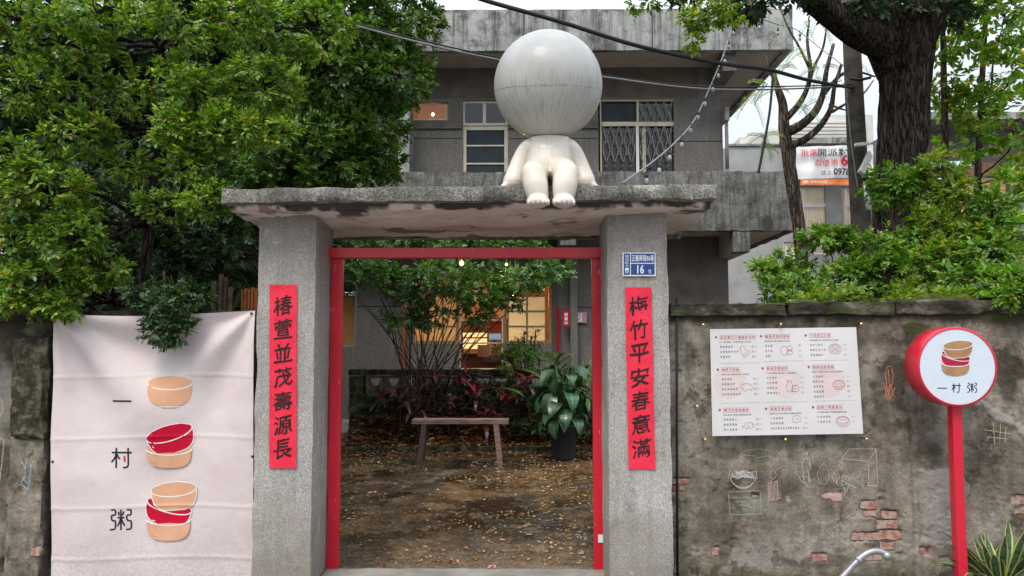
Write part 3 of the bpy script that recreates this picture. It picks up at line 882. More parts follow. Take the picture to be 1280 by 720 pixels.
# chalk drawings on the plaster (thin powdery strokes)
def mat_chalk(name, col):
    n = Nodes(name); n.done(col, .95, .1)
    tb = n.n.new('ShaderNodeBsdfTransparent'); mx = n.n.new('ShaderNodeMixShader')
    n.l.new(n.ramp(n.noise(240, 3, .8), [(.40, .10), (.58, .80)]), mx.inputs[0])
    n.l.new(tb.outputs[0], mx.inputs[1]); n.l.new(n.b.outputs[0], mx.inputs[2]); n.l.new(mx.outputs[0], n.o.inputs['Surface'])
    return n.m
CH = {'w': mat_chalk('white chalk', (.72,.70,.70)), 'g': mat_chalk('green chalk', (.42,.62,.50)), 'p': mat_chalk('pink chalk', (.72,.50,.44)),
      'o': mat_chalk('orange chalk', (.80,.30,.17)), 'c': mat_chalk('cream chalk', (.75,.62,.52)), 'y': mat_chalk('yellow chalk', (.78,.70,.50)), 'b': mat_chalk('blue chalk', (.34,.50,.62))}
def wallpt(x, y, Y=WY):
    q = P(x, y, Y)
    d = float((fbm(np.array([q.x]), np.array([q.z]), 2.2, 6, 31)[0]-.5)*.030)
    e = float(extra_r(np.array([q.x]), np.array([q.z]))[0]) if Y == WY else 0
    return (q.x, Y + (d if Y == WY else 0) + min(e, 0) - .007, q.z)
def chalk(col, strokes, label, w=.75, jit=.5, Y=WY):
    mb = MB()
    for s_ in strokes:
        s2 = []
        for a, b in zip(s_[:-1], s_[1:]):
            n_ = max(1, int(math.hypot(b[0]-a[0], b[1]-a[1])/3))
            for k in range(n_): s2.append((a[0]+(b[0]-a[0])*k/n_+random.uniform(-jit, jit)*.5, a[1]+(b[1]-a[1])*k/n_+random.uniform(-jit, jit)*.5))
        s2.append(s_[-1])
        if len(s2) > 1: line_px(mb, s2, w, lambda x, y: wallpt(x, y, Y))
    o = mb.build('chalk_drawing', CH[col], wall_r if Y == WY else wall_l); o['label'] = label
q4 = lambda L: [(820+u*.25, 540+v*.25) for u, v in L]
chalk('w', [q4([(435+65*math.cos(t*.7)*random.uniform(.3,1), 212+25*math.sin(t*1.1)*random.uniform(.4,1)) for t in range(62)]),
            q4(ell(435,225,62,52,0,180)), q4(ell(435,240,50,42,20,160)), q4([(372,190),(360,235)]), q4([(500,190),(505,235)])], 'white chalk noodle bowl')
chalk('g', [q4([(365,300),(520,292),(525,408),(370,414),(362,305)]), q4([(365,330),(490,326),(490,410)]), q4([(405,352),(440,345),(480,380),(420,360)]), q4([(430,350),(450,372)])], 'green chalk box')
chalk('g', [q4([(400,125),(450,90),(520,85),(600,95),(640,130),(600,140),(560,120),(500,130),(500,150)]), q4([(405,140),(440,115),(500,120)]), q4([(600,190),(640,165),(690,180),(720,240),(760,275),(790,270)])], 'green chalk wavy line', .6)
chalk('p', [q4([(575,190),(565,215),(580,240),(600,215),(585,190)]), q4([(570,240),(560,350),(560,375)]), q4([(600,240),(612,300),(618,335)])]+[q4([(562+k*7,245),(560+k*8,345)]) for k in range(7)]+[q4([(555,340),(620,330)])], 'pink chalk robed figure')
chalk('w', [q4([(745,100),(752,128),(757,98)]), q4([(735,130),(765,135),(770,185),(757,190),(770,252)]), q4([(738,132),(727,180),(742,200),(730,220),(738,222),(735,252),(748,253)]), q4([(730,222),(760,222),(762,252)])], 'white chalk figure with rabbit ears', .8)
chalk('c', [q4([(838,155),(862,190),(865,230),(845,262),(815,255),(805,215),(815,180),(838,155)]), q4([(885,250),(880,215),(900,190),(920,195),(912,230),(895,262),(905,210)]), q4([(890,200),(908,268)])], 'cream chalk egg shape', .6)
c7 = lambda L: [(840+u*.486, 370+v*.486) for u, v in L]
chalk('c', [c7([(436,488),(437,418),(505,425),(505,488)]), c7([(437,418),(455,393),(524,393),(528,488),(500,487)]), c7([(505,425),(524,395)])], 'cream chalk cube', .85, .3)
chalk('w', [q4([(965,210),(950,225),(972,232),(955,245)]), q4([(925,240),(960,258),(1000,280)]), q4([(960,255),(930,265),(945,290),(935,320)]), q4([(965,265),(950,300)])], 'white chalk running figure', .9)
chalk('w', [q4([(155,40),(162,85),(170,60),(178,110),(160,115)])], 'faint white chalk scratch', .6)
chalk('o', [[(1107,497),(1108,480),(1106,468),(1109,458),(1114,458),(1116,470),(1114,486),(1117,497)], [(1106,470),(1110,492)], [(1110,462),(1112,500)], [(1104,478),(1109,497),(1113,480)], [(1113,498),(1118,484)]], 'orange chalk figure', 1.2)
chalk('y', [[(1229,537),(1262,542)], [(1232,546),(1258,548)], [(1240,528),(1242,556)], [(1249,528),(1248,552)], [(1255,534),(1255,552)], [(1230,552),(1236,544)]], 'pale yellow chalk grid', .8)
chalk('b', [[(28,575),(33,590),(27,605),(36,612)], [(34,572),(31,600),(38,606)], [(40,580),(36,612)]], 'pale blue chalk scribble', 1.3, .8, 5.12)
chalk('p', [[(2,498),(5,512),(1,520)], [(0,545),(6,552),(4,570),(1,600)]], 'pink chalk loop', 1.2, .8, 5.24)

# ------------------------------------------------------------------ cloth banner
n = Nodes('pale pink cotton')
c = n.ramp(n.noise(2.2, 5), [(.3, (.60,.505,.495)), (.7, (.70,.615,.605))])
sep = n.n.new('ShaderNodeSeparateXYZ'); n.l.new(n.pos, sep.inputs[0])
low = n.math('MULTIPLY', n.ramp(n.math('ADD', sep.outputs[2], n.math('MULTIPLY', n.noise(5, 5), .25)), [(.12, .5), (.62, 0.)]), n.ramp(n.noise(60, 5, .8), [(.42, .1), (.6, 1.)]))
c = n.mix(low, c, (.33,.28,.27))
c = n.mix(n.ramp(n.noise(9, 6, .8), [(.63, 0.), (.72, .35)]), c, (.40,.34,.32))
n.bump(n.noise(7, 5, .6), .25, .03, n.bump(n.noise(420, 2), .25, .002))
M['cloth'] = n.done(c, .9, .15)
BY = 5.10
def fold(x, y):
    x = np.asarray(x, float); y = np.asarray(y, float)
    d = 0
    for (ax, ay, k_, a0, am, ph) in ((68,392,9,.9,.028,.4),(319,388,8,2.2,.030,1.1)):
        dx, dy = x-ax, y-ay; r = np.sqrt(dx*dx+dy*dy)+1e-3; th = np.arctan2(dy, dx)
        d = d + am*np.sin(th*k_+ph+.6*fbm(x*.01, y*.01, 1.3, 3, 5))*np.exp(-((r-90)/120)**2)*np.minimum(1, r/40)
    d = d + .014*np.sin((x-68)/251*PI*2.0+.5)*np.clip((y-430)/300, 0, 1)
    d = d + (fbm(x/251, y/251, 3.5, 3, 15, .4)-.5)*.028
    for cy_ in (470, 547, 634, 698): d = d + .0045*np.exp(-((y-cy_-2*np.sin(x*.02))/1.8)**2)
    for cx_ in (192,): d = d + .003*np.exp(-((x-cx_)/1.8)**2)
    d = d - .02*np.exp(-((x-68)/6)**2)*.5
    return d
def bfn(px, py, off=0):
    q = P(px, py, BY); return (q.x, BY - float(fold(px, py)) - off, q.z)
NU, NV = 130, 170
U, V = np.meshgrid(np.linspace(0, 1, NU), np.linspace(0, 1, NV), indexing='ij')
PX = np.zeros_like(U); PY = np.zeros_like(U)
top_y = 392.5 - 4*U + 5.5*np.sin(PI*np.clip(U, 0, 1))**1.2*(1-.4*U)
PY = top_y + (742-top_y)*V
xl = 67.5 - 5.5*V + 1.0*np.sin(V*9); xr = 319.3 - 2.6*V + .5*np.sin(V*7)
PX = xl + (xr-xl)*U
d0 = fold(PX, PY)
pts = np.zeros(U.shape+(3,))
for i in range(NU):
    for j in range(NV):
        q = P(PX[i,j], PY[i,j], BY); pts[i,j] = (q.x, BY-d0[i,j], q.z)
ban = sheet('cloth_banner', U, V, lambda u, v: (pts[...,0], pts[...,1], pts[...,2]), M['cloth'], None)
tag(ban, 'pale pink cloth banner with stacked bowl prints hung left of the gate', 'banner')
mbs = ({'white': M['print_white'], 'red': M['print_red'], 'peach': M['print_peach']}, ban)
B = lambda x, y, o=0: bfn(x, y, .0020+o)
bowl_px(mbs, B, 213.5, 478.5, 27.6, 8.4, 29.5, R(0), 'peach', 0, 1.3, 0)
bowl_px(mbs, B, 211.5, 561, 27.6, 8, 24, R(0), 'peach', 0, 1.3, 0)
bowl_px(mbs, B, 212, 541.5, 28.2, 9.5, 25, R(-17), 'red', .0027, 1.4, 1.3, False)
bowl_px(mbs, B, 210.5, 649, 27, 8, 27, R(0), 'peach', 0, 1.3, 0)
bowl_px(mbs, B, 211, 633, 28, 8.5, 25, R(15), 'red', .0027, 1.3, 1.3, False)
bowl_px(mbs, B, 216.5, 612, 28, 9, 26, R(-5), 'peach', .0054, 1.3, 1.3, False)
# mask the lower part of the upper bowls again with the lowest bowl's front
for (cy_, hh) in ((561, 24), (649, 27)):
    bowl_px(mbs, B, 211.5 if cy_ == 561 else 210.5, cy_+5.5, 27, .6, hh-5.5, 0, 'peach', .0070, 0.01, 0, False)
    w_ = MB(); line_px(w_, ell(211.5 if cy_ == 561 else 210.5, cy_, 27.6, 8, 4, 176, 20), 1.3, lambda x, y: B(x, y, .0098)); w_.build('rim_line_print', M['print_white'], ban)
mb = MB(); B2 = lambda x, y: bfn(x, y, .0022)
for a_ in (('one', 142, 499, 167.5, 503, 2.0), ('cun', 140, 559.5, 166, 584.5, 2.0), ('zhou', 139, 636, 165.5, 662, 1.9)):
    mb = MB(); name_px(mb, a_[0], B2, *a_[1:]); mb.build('name_character', M['ink'], ban)
mb = MB(); line_px(mb, [(156,570),(156.5,577)], 2.2, B2); mb.build('red_stroke_print', M['print_red'], ban)
for (x, y) in ((66,577),(316.5,570),(72,394.5),(315,392)):
    mb = MB(); q = bfn(x, y, .001); mb.lathe([(.0,-.004),(.008,-.003),(.008,.002),(0,.002)], q, 10, 'y'); mb.build('eyelet', M['black'], ban)

# ------------------------------------------------------------------ menu board under acrylic
mn = empty('menu_board', (P(980,480,5.2).x, 5.2, 1.3), 'white printed menu with red food drawings behind clear acrylic on the wall', 'menu board')
MY = 5.185
n = Nodes('menu paper'); c = n.ramp(n.noise(3, 4), [(.3, (.68,.65,.655)), (.7, (.76,.735,.74))])
c = n.mix(n.ramp(n.noise(55, 3, .8), [(.70, 0.), (.74, .35)]), c, (.2,.14,.12))
M['menu'] = n.done(c, .45, .4)
def mpt(u, v, off=0):
    """u, v in 0..1 on the sheet (v down), following its slightly skewed corners"""
    x = (887.5+(890.5-887.5)*v)*(1-u) + (1070+(1079-1070)*v)*u
    y = (411.5*(1-u)+409*u)*(1-v) + (545*(1-u)+542*u)*v
    q = P(x, y, MY); return (q.x, MY - .0015 - off, q.z)
mb = MB(); vs = [mpt(u, v) for u, v in ((0,1),(1,1),(1,0),(0,0))]; vb = [(x, y+.004, z) for x, y, z in vs]
mb.add(vs+vb, [(0,1,2,3),(7,6,5,4),(0,4,5,1),(1,5,6,2),(2,6,7,3),(3,7,4,0)])
mb.build('menu_sheet', M['menu'], mn)
mpx = lambda x, y, o=0: mpt((x-34)/(945-34)*1.0, (y-52)/(686-52), .0008+o)   # coordinates of the enlarged view of the sheet
mr, mk, mp_, mg = MB(), MB(), MB(), MB()
def spaced(mb, s_, x0, y0, x1, y1, off, fill=.68):
    w_ = (x1-x0)/len(s_)
    for i, ch in enumerate(s_):
        if ch in ' 一‧×': yy0, yy1 = (y0+y1)/2-.8, (y0+y1)/2+.8
        else: yy0, yy1 = y0, y1
        if ch != ' ': write_px(mb, ch, mpx, x0+w_*(i+.5-fill/2), yy0, x0+w_*(i+.5+fill/2), yy1, off, 1)
CELLS = [
 (70,102,'五行素七八鍋燒炒米粉','吃一碗粥配菜‧每日現煮安心好味道',['香菇雞肉粥','皮蛋瘦肉養生粥','芋頭鹹粥'],['100','120','150']),
 (350,100,'雞蛋海苔好滋味','嚴選新鮮雞蛋每日現做好味道',['荷包蛋','玉子燒','滷蛋'],['15','60','25']),
 (628,98,'一村手工小菜','每日限量手作小菜新鮮好吃不油膩',['涼拌小黃瓜','香辣土豆干絲','糖醋蓮藕片'],['30','30','30']),
 (76,294,'鹹粥元好味','本店粥品使用本地新鮮食材熬煮',['肉末鹹粥','芋頭蝦米粥','南瓜海鮮肉粥','古早味虱目魚粥'],['100','130','150','120']),
 (352,290,'鮮食蔬果飲料','堅持每日現打新鮮果汁健康無負擔',['多多綠茶','冬瓜檸檬','伯爵奶茶','鮮榨柳橙汁'],['30','25','50','50']),
 (636,286,'純肉店味滷味','精選食材慢火滷製入味香氣四溢好吃',['上豆腐乾','豬肉丸串','滷海帶結','滷油豆腐','滷豬耳朵'],['20','20','15','15','30']),
 (82,534,'嘴刁大叔來鰱魚','新鮮直送每日現撈虱目魚肚料理',['清蒸鱸魚片','乾煎虱目魚','魚片豆腐湯'],['150','150','180']),
 (364,530,'經典早餐必點','招牌手工餐點每日現做限量供應售完',['一村滷肉飯','紅燒滷豆腐','加點三寶冷盤(需預訂哦)'],['50','65','120']),
 (650,526,'自製×現做湯水','手工熬煮湯品每日限量溫暖您的胃',['陳皮排骨湯','竹笙白木耳'],['60','65'])]
for (x, y, t, sub, items, prices) in CELLS:
    # heart
    poly_px(mr, [(x-8,y-4),(x-4,y-8),(x,y-4.5),(x+4,y-8),(x+8,y-4),(x+6,y+2),(x,y+8),(x-6,y+2)], mpx, 6, 2)
    tw = 22.5*len(t)
    line_px(mr, [(x+22,y-13),(x+22+tw,y-13),(x+22+tw,y+13),(x+22,y+13)], 1.3, mpx, True, 30)
    poly_px(mp_, [(x+22,y-13),(x+22+tw,y-13),(x+22+tw,y+13),(x+22,y+13)], lambda a, b: mpx(a, b, -.0004), 1, 1)
    spaced(mr, t, x+24, y-8, x+20+tw, y+8.5, .01, .72)
    spaced(mk, sub, x+20, y+24, x+20+12.2*len(sub), y+33, .02, .74)
    for i, s_ in enumerate(items):
        yy = y+56+30*i
        spaced(mk, s_, x+20, yy-6.5, x+20+(17 if len(s_) < 8 else 15)*len(s_), yy+6.5, .008, .62)
        spaced(mg, prices[i], x+250-11*len(prices[i]), yy-6, x+250, yy+6, .01, .6)
for (x0, x1, y0) in ((82,332,256),(360,612,248),(640,895,247),(86,342,493),(364,624,491),(648,908,488)):
    line_px(mg, [(x0, y0), (x1, y0-1)], 1.3, mpx, False, 60)
# faint pink bowls behind the print
for (cx_, cy_) in ((130,350),(470,350),(740,350)):
    pts_ = ell(cx_+15, cy_, 100, 60, 180, 360, 14)+ell(cx_+15, cy_, 100, 120, 0, 180, 14)
    poly_px(mp_, pts_, lambda a, b: mpx(a, b, -.0006), 14, 4)
# drawings: hen, egg, dish, pig, jar, bowl, fish, tofu, soup
D = lambda pts_, w=2.0: line_px(mr, pts_, w, mpx, False, 12)
D([(222,160),(232,152),(244,158),(246,176),(262,186),(276,178),(276,196),(268,208),(244,214),(226,200),(218,180),(222,160)]); D([(238,212),(236,222),(246,224),(250,214)]); D([(240,190),(250,200),(262,198)]); D([(222,164),(214,168),(222,172)])
D(ell(490,186,21,27)); D(ell(526,172,14,16)); D(ell(524,198,18,12)); D([(512,186),(540,176)])
D(ell(805,180,40,30), 2.4); D(ell(805,178,30,21)); D([(784,178),(796,164),(806,184),(818,166),(826,182)], 3.2); D([(790,190),(806,180),(820,192)], 3)
D([(212,392),(222,380),(248,378),(274,382),(284,396),(282,422),(274,422),(272,410),(246,412),(244,428),(234,428),(232,410),(220,404),(212,392)]); D([(230,378),(234,390),(242,384)])
D([(500,362),(524,362),(524,376),(532,388),(532,424),(526,430),(500,430),(496,422),(496,388),(502,376),(500,362)]); D([(500,372),(524,372)]); D(ell(548,412,22,20)); D([(530,400),(560,388)]); D(ell(538,420,14,11))
poly_px(mp_, ell(816,394,36,26), lambda a, b: mpx(a, b, -.0002), 8, 3); D(ell(816,394,37,28), 2.4); D(ell(816,388,32,18)); D([(796,384),(806,392),(816,380),(828,392),(836,382)], 3); D([(790,402),(816,414),(842,402)])
D([(210,632),(224,630),(240,612),(264,608),(282,618),(292,624),(282,636),(262,646),(240,642),(224,634),(216,642)]); D([(246,622),(256,628),(246,634),(262,634)]); D([(236,646),(244,654)]); D(ell(278,620,2,2,0,360,8), 2)
D([(522,584),(536,572),(560,574),(572,584),(570,606),(556,614),(528,612),(520,600),(522,584)]); D([(540,596),(556,590),(554,606)]); D([(520,600),(530,616)])
D(ell(826,612,40,32), 2.4); D(ell(826,604,34,18)); D([(806,604),(820,598),(834,606),(848,600)]); D([(796,622),(826,636),(856,622)])
tag(mr.build('menu_red_print', simple('menu red ink', (.42,.06,.08), .6, var=.05, bump=0), mn), kind='stuff')
tag(mk.build('menu_lettering', simple('menu dark ink', (.10,.08,.09), .6, var=.05, bump=0), mn), kind='stuff')
tag(mg.build('menu_prices', simple('menu grey ink', (.32,.27,.27), .6, var=.05, bump=0), mn), kind='stuff')
tag(mp_.build('menu_pink_print', simple('menu pink ink', (.72,.60,.60), .6, var=.03, bump=0), mn), kind='stuff')
a, b = P(874.5,556.5,5.17), P(1085,403.5,5.17)
box('acrylic_sheet', mat_glass('acrylic', (.99,.991,.988), .015, .05), mn, a.x, b.x, 5.165, 5.172, a.z, b.z, .0015)
for (x, y) in ((879,406),(976,405.5),(1076.5,405),(871.5,508),(881.5,549.5),(982,549.5),(1083.5,549)):
    q = P(x, y, 5.16); mb = MB()
    mb.lathe([(0,-.012),(.008,-.011),(.0105,-.006),(.0105,.0),(.007,.001),(.007,.10)], (q.x, 5.164, q.z), 14, 'y'); mb.build('standoff_screw', M['brass'], mn)

# ------------------------------------------------------------------ round drum sign on a red post
sg = empty('round_shop_sign', (P(1200,720,4.95).x, 4.95, -.12), 'round white drum sign with bowls on a bent red post before the wall', 'shop sign')
SY = 4.89
q = P(1196.5, 458.5, SY)
rr = (P(1246,458,SY).x-P(1147,458,SY).x)/2
mb = MB(); mb.lathe([(rr-.012,-.004),(rr,-.004),(rr+.003,.0),(rr+.003,.165),(rr-.004,.17),(0,.17)], (q.x, SY, q.z), 72, 'y')
n = Nodes('ribbed red sign side')
w_ = n.n.new('ShaderNodeTexWave'); w_.inputs['Scale'].default_value = 14; w_.bands_direction = 'Y'; n.l.new(n.pos, w_.inputs['Vector'])
n.bump(w_.outputs[0], .35, .006)
M['signred'] = n.done((.60,.010,.035), .25, .5, coat=.3)
mb.build('drum_side', M['signred'], sg)
mb = MB(); mb.lathe([(rr-.011,-.001),(rr*.6,-.001),(0.0001,-.001)], (q.x, SY, q.z), 72, 'y')
mb.build('sign_face', simple('white sign face', (.62,.68,.76), .3, .5, var=.02, bump=0), sg)
mbs = ({'white': M['print_white'], 'red': simple('sign red', (.40,.01,.05), .4, bump=0), 'peach': simple('sign tan', (.42,.23,.11), .4, bump=0)}, sg)
GAP = .0008
def S0(x, y, o=0):
    p = P(x, y, SY); return (p.x, SY-.0022-o, p.z)
bowl_px(mbs, S0, 1194, 453.5, 17.6, 4.6, 15.5, 0, 'peach', 0, .8, 0)
bowl_px(mbs, S0, 1194.5, 445, 18, 5.2, 15, R(13), 'red', .0009, .8, .8, False)
bowl_px(mbs, S0, 1197, 431.5, 18.2, 5.6, 16, R(-5), 'peach', .0018, .8, .8, False)
bowl_px(mbs, S0, 1194, 457.5, 17.3, .4, 11.5, 0, 'peach', .0027, .01, 0, False)
w_ = MB(); line_px(w_, ell(1194, 453.5, 17.6, 4.6, 4, 176, 20), .8, lambda x, y: S0(x, y, .0036)); w_.build('rim_line_print', M['print_white'], sg)
for a_ in (('one', 1171.5, 484.3, 1183.5, 486, 1.1), ('cun', 1189.5, 479, 1201, 490.5, 1.1), ('zhou', 1208.5, 478.5, 1221, 490.5, 1.0)):
    mb = MB(); name_px(mb, a_[0], S0, *a_[1:]); mb.build('name_character', M['ink'], sg)
mb = MB(); pts_ = [(1193,500),(1194.5,560),(1196.5,620),(1199,680),(1201.5,724),(1203,745)]
vs = []; fs = []
for i, (x, y) in enumerate(pts_):
    c_ = P(x, y, 4.97); h_ = .0295
    vs += [(c_.x-h_, 4.94, c_.z), (c_.x+h_, 4.94, c_.z), (c_.x+h_, 5.0, c_.z), (c_.x-h_, 5.0, c_.z)]
for i in range(len(pts_)-1):
    for k in range(4): fs.append((4*(i+1)+k, 4*(i+1)+(k+1) % 4, 4*i+(k+1) % 4, 4*i+k))
mb.add(vs, fs); mb.build('sign_post', M['signred'], sg)

# grey conduit elbow sticking out of the ground
pc = MB(); pts_ = [P(1040,735,5.12), P(1056,718,5.12), P(1074,698,5.12), P(1083,691.5,5.12), P(1094,688,5.12), P(1104,690,5.12), P(1110,696,5.11)]
sp = []
for i in range(len(pts_)-1):
    for k in range(4): sp.append(pts_[i].lerp(pts_[i+1], k/4))
sp.append(pts_[-1])
for _ in range(3): sp = [sp[0]]+[(sp[i-1]+sp[i]*2+sp[i+1])/4 for i in range(1, len(sp)-1)]+[sp[-1]]
cp = empty('conduit_pipe', (sp[0].x, 5.12, -.12), 'bent grey metal conduit pipe rising at the foot of the wall', 'pipe')
pc.tube(sp, .021, 14); pc.build('pipe', simple('galvanised pipe', (.42,.43,.45), .38, .5, .7, var=.1), cp)
d_ = (sp[-1]-sp[-2]).normalized()
mb = MB(); mb.tube([sp[-1]-d_*.03, sp[-1]+d_*.012], .026, 14); mb.build('pipe_collar', M['alu'], cp)
mb = MB(); mb.tube([sp[-1]+d_*.004, sp[-1]+d_*.016], .018, 12); mb.build('pipe_mouth', M['black'], cp)
mb = MB(); c0 = sp[8]; mb.tube([c0+Vector((-.006,.0,-.006))*1, c0+Vector((.008,0,.008))], .028, 12); mb.build('pipe_clip', M['alu'], cp)

# ------------------------------------------------------------------ statue sitting on the canopy
def remeshed(name, mb, voxel, mat, parent, smooth=6, sub=False):
    me = mb.mesh(name)
    o = bpy.data.objects.new('tmp', me); COL.objects.link(o)
    r = o.modifiers.new('r', 'REMESH'); r.mode = 'VOXEL'; r.voxel_size = voxel; r.use_smooth_shade = True
    s_ = o.modifiers.new('s', 'SMOOTH'); s_.factor = .5; s_.iterations = smooth
    dg = bpy.context.evaluated_depsgraph_get()
    m2 = bpy.data.meshes.new_from_object(o.evaluated_get(dg)); m2.name = name
    bpy.data.objects.remove(o)
    m2.polygons.foreach_set('use_smooth', [True]*len(m2.polygons))
    return link(name, m2, mat, parent)
def ellipsoid(mb, c, r, n=24):
    prof = []
    for k in range(n//2+1):
        t = PI*k/(n//2); prof.append((max(math.sin(t), 1e-4), -math.cos(t)))
    vs = []; fs = []
    for (a, z) in prof:
        for k in range(n):
            t = 2*PI*k/n; vs.append((c[0]+r[0]*a*math.cos(t), c[1]+r[1]*a*math.sin(t), c[2]+r[2]*z))
    for i in range(len(prof)-1):
        for k in range(n): fs.append((i*n+k, i*n+(k+1) % n, (i+1)*n+(k+1) % n, (i+1)*n+k))
    fs.append(tuple(range(n-1, -1, -1))); fs.append(tuple((len(prof)-1)*n+k for k in range(n)))
    mb.add(vs, fs, True)
def limb(mb, pts, rad, n=20):
    """smooth tapered limb with rounded ends, through pts"""
    P_ = [Vector(p) for p in pts]; q = []; rr_ = []
    for i in range(len(P_)-1):
        a = P_[max(i-1, 0)]; b = P_[i]; c_ = P_[i+1]; d = P_[min(i+2, len(P_)-1)]
        for k in range(6):
            t = k/6
            q.append(.5*((2*b)+(c_-a)*t+(2*a-5*b+4*c_-d)*t*t+(-a+3*b-3*c_+d)*t**3)); rr_.append(rad[i]+(rad[i+1]-rad[i])*t)
    q.append(P_[-1]); rr_.append(rad[-1])
    mb.tube(q, rr_, n)
    ellipsoid(mb, q[0], (rr_[0],)*3, 16); ellipsoid(mb, q[-1], (rr_[-1],)*3, 16)
n = Nodes('glossy ivory fibreglass')
c = n.ramp(n.noise(5, 5), [(.3, (.60,.53,.44)), (.7, (.72,.66,.57))])
c = n.mix(n.ramp(n.noise(1, 6, .7, n.scale(30, 30, 4)), [(.58, 0.), (.75, .35)]), c, (.35,.30,.24))
c = n.mix(n.ramp(n.noise(28, 5, .8), [(.66, 0.), (.72, .5)]), c, (.25,.21,.17))
M['ivory'] = n.done(c, .32, .45, coat=.2)
st = empty('seated_statue', (P(686,232,4.95).x, 4.95, ctop), 'glossy ivory seated figure with huge round silver-white head on the gate canopy', 'statue')
sb = MB()
SYH = 4.98
def sp_(x, y, Y): return P(x, y, Y)
# trunk
cen = sp_(687, 205, 4.99)
prof = [(226,.150,.13),(218,.158,.135),(208,.156,.130),(198,.148,.118),(188,.142,.105),(180,.138,.09),(172,.130,.075)]
vs = []; fs = []; N_ = 28
for (yy, rx_, ry_) in prof:
    c_ = sp_(687, yy, 4.99)
    for k in range(N_):
        t = 2*PI*k/N_; vs.append((c_.x+rx_*math.cos(t), c_.y+ry_*math.sin(t), c_.z))
for i in range(len(prof)-1):
    for k in range(N_): fs.append((i*N_+k, i*N_+(k+1) % N_, (i+1)*N_+(k+1) % N_, (i+1)*N_+k))
fs.append(tuple(range(N_-1, -1, -1))); fs.append(tuple((len(prof)-1)*N_+k for k in range(N_)))
sb.add(vs, fs, True)
ellipsoid(sb, (cen.x, 4.985, ctop+.075), (.155, .14, .085))
# arms: shoulder -> spreading hand flat on the slab
for s_, pts_ in ((-1, [(662,183,4.99),(656,189,5.0),(650.5,200,5.0),(646,213,4.99),(641.5,227,4.97)]), (1, [(711,183,4.99),(717,189,5.0),(722.5,200,5.0),(727,213,4.99),(731.5,227,4.97)])):
    limb(sb, [sp_(*p) for p in pts_], [.052, .053, .055, .060, .068])
    w = [sp_(*p) for p in pts_]; x_ = w[-1].x
    for k in range(7):
        t = k/6; ellipsoid(sb, (x_+s_*(.02+.070*t), 4.965-.01*t, ctop+.05*(1-t)**1.5+.012), (.045-.018*t, .055-.02*t, .030-.018*t), 16)
# legs: hip -> knee over the edge -> ankle -> foot with toes
for (kx, fx, s_) in ((667, 672.5, -1), (707.5, 704.5, 1)):
    hip = sp_((kx+687)/2, 214, 4.93); knee = sp_(kx, 217.5, 4.665); shin = sp_((kx+fx)/2, 232, 4.640); ank = sp_(fx, 245, 4.64)
    limb(sb, [hip, hip.lerp(knee, .5)+Vector((0,0,.012)), knee], [.090, .086, .080])
    limb(sb, [knee, shin, ank], [.080, .076, .066])
    ball = sp_(fx, 251.5, 4.60)
    ellipsoid(sb, ball, (.071, .078, .042)); ellipsoid(sb, ball+Vector((0,-.03,-.008)), (.069, .062, .030))
    for t_ in range(5):
        big = (t_ == (4 if s_ < 0 else 0)); r_ = .0165 if big else .0135
        tx = ball.x + (t_-2)*.0285; y_ = ball.y-.080 + abs(t_-(3.2 if s_ < 0 else .8))*.007
        ellipsoid(sb, (tx, y_, ball.z-.020), (r_*.84, r_*1.7, r_*1.25), 12)
remeshed('figure_body', sb, .0042, M['ivory'], st, 4)
n = Nodes('streaked silver fibreglass')
hc = P(685, 107.5, 5.0); HR = (P(752.5,107,5).x-P(617.5,107,5).x)/2*1.0
tc = n.n.new('ShaderNodeTexCoord'); ob = tc.outputs['Object']
s3 = n.n.new('ShaderNodeSeparateXYZ'); n.l.new(ob, s3.inputs[0])
zt_ = n.math('SUBTRACT', s3.outputs[2], n.math('MULTIPLY', s3.outputs[1], .22))
ang = n.math('ARCTAN2', s3.outputs[0], n.math('MULTIPLY', s3.outputs[1], -1))
cmb = n.n.new('ShaderNodeCombineXYZ'); n.l.new(n.math('MULTIPLY', ang, 26.0), cmb.inputs[0]); n.l.new(n.math('MULTIPLY', s3.outputs[2], 5.5), cmb.inputs[1])
stk = n.noise(1.0, 6, .75, cmb.outputs[0])
cmb2 = n.n.new('ShaderNodeCombineXYZ'); n.l.new(n.math('MULTIPLY', ang, 60.0), cmb2.inputs[0]); n.l.new(n.math('MULTIPLY', s3.outputs[2], 11), cmb2.inputs[1])
stk2 = n.noise(1.0, 4, .8, cmb2.outputs[0])
mask = n.ramp(n.math('ADD', n.math('MULTIPLY', zt_, 1.2), .5), [(.05, 1.), (.50, .8), (.66, 0.)])
base = n.ramp(n.noise(3.5, 6, .65, ob), [(.3, (.31,.31,.305)), (.7, (.45,.45,.435))])
warm = n.ramp(n.math('ADD', n.math('MULTIPLY', s3.outputs[2], 1.2), .5), [(.1, .6), (.7, 0.)])
base = n.mix(warm, base, (.52,.49,.42))
k1 = n.math('MULTIPLY', n.ramp(stk, [(.50, 0.), (.64, .85)]), mask)
k2 = n.math('MULTIPLY', n.ramp(stk2, [(.57, 0.), (.66, .9)]), mask)
c = n.mix(k1, base, (.25,.225,.19)); c = n.mix(k2, c, (.10,.085,.07))
seam = n.ramp(n.math('ABSOLUTE', n.math('SUBTRACT', n.math('ADD', zt_, n.math('MULTIPLY', n.noise(7, 3, .5, ob), .012)), -.032)), [(.0, .55), (.0035, .5), (.005, 0.)])
c = n.mix(n.math('MULTIPLY', seam, n.ramp(n.noise(9, 4, .7, ob), [(.4, .2), (.6, 1.)])), c, (.12,.10,.09))
n.bump(n.noise(2.2, 3, .5, ob), .05, .05)
M['head'] = n.done(c, .42, .35, coat=.1)
mb = MB(); prof = [(max(math.sin(PI*k/64), 1e-4)*HR, -math.cos(PI*k/64)*HR) for k in range(65)]
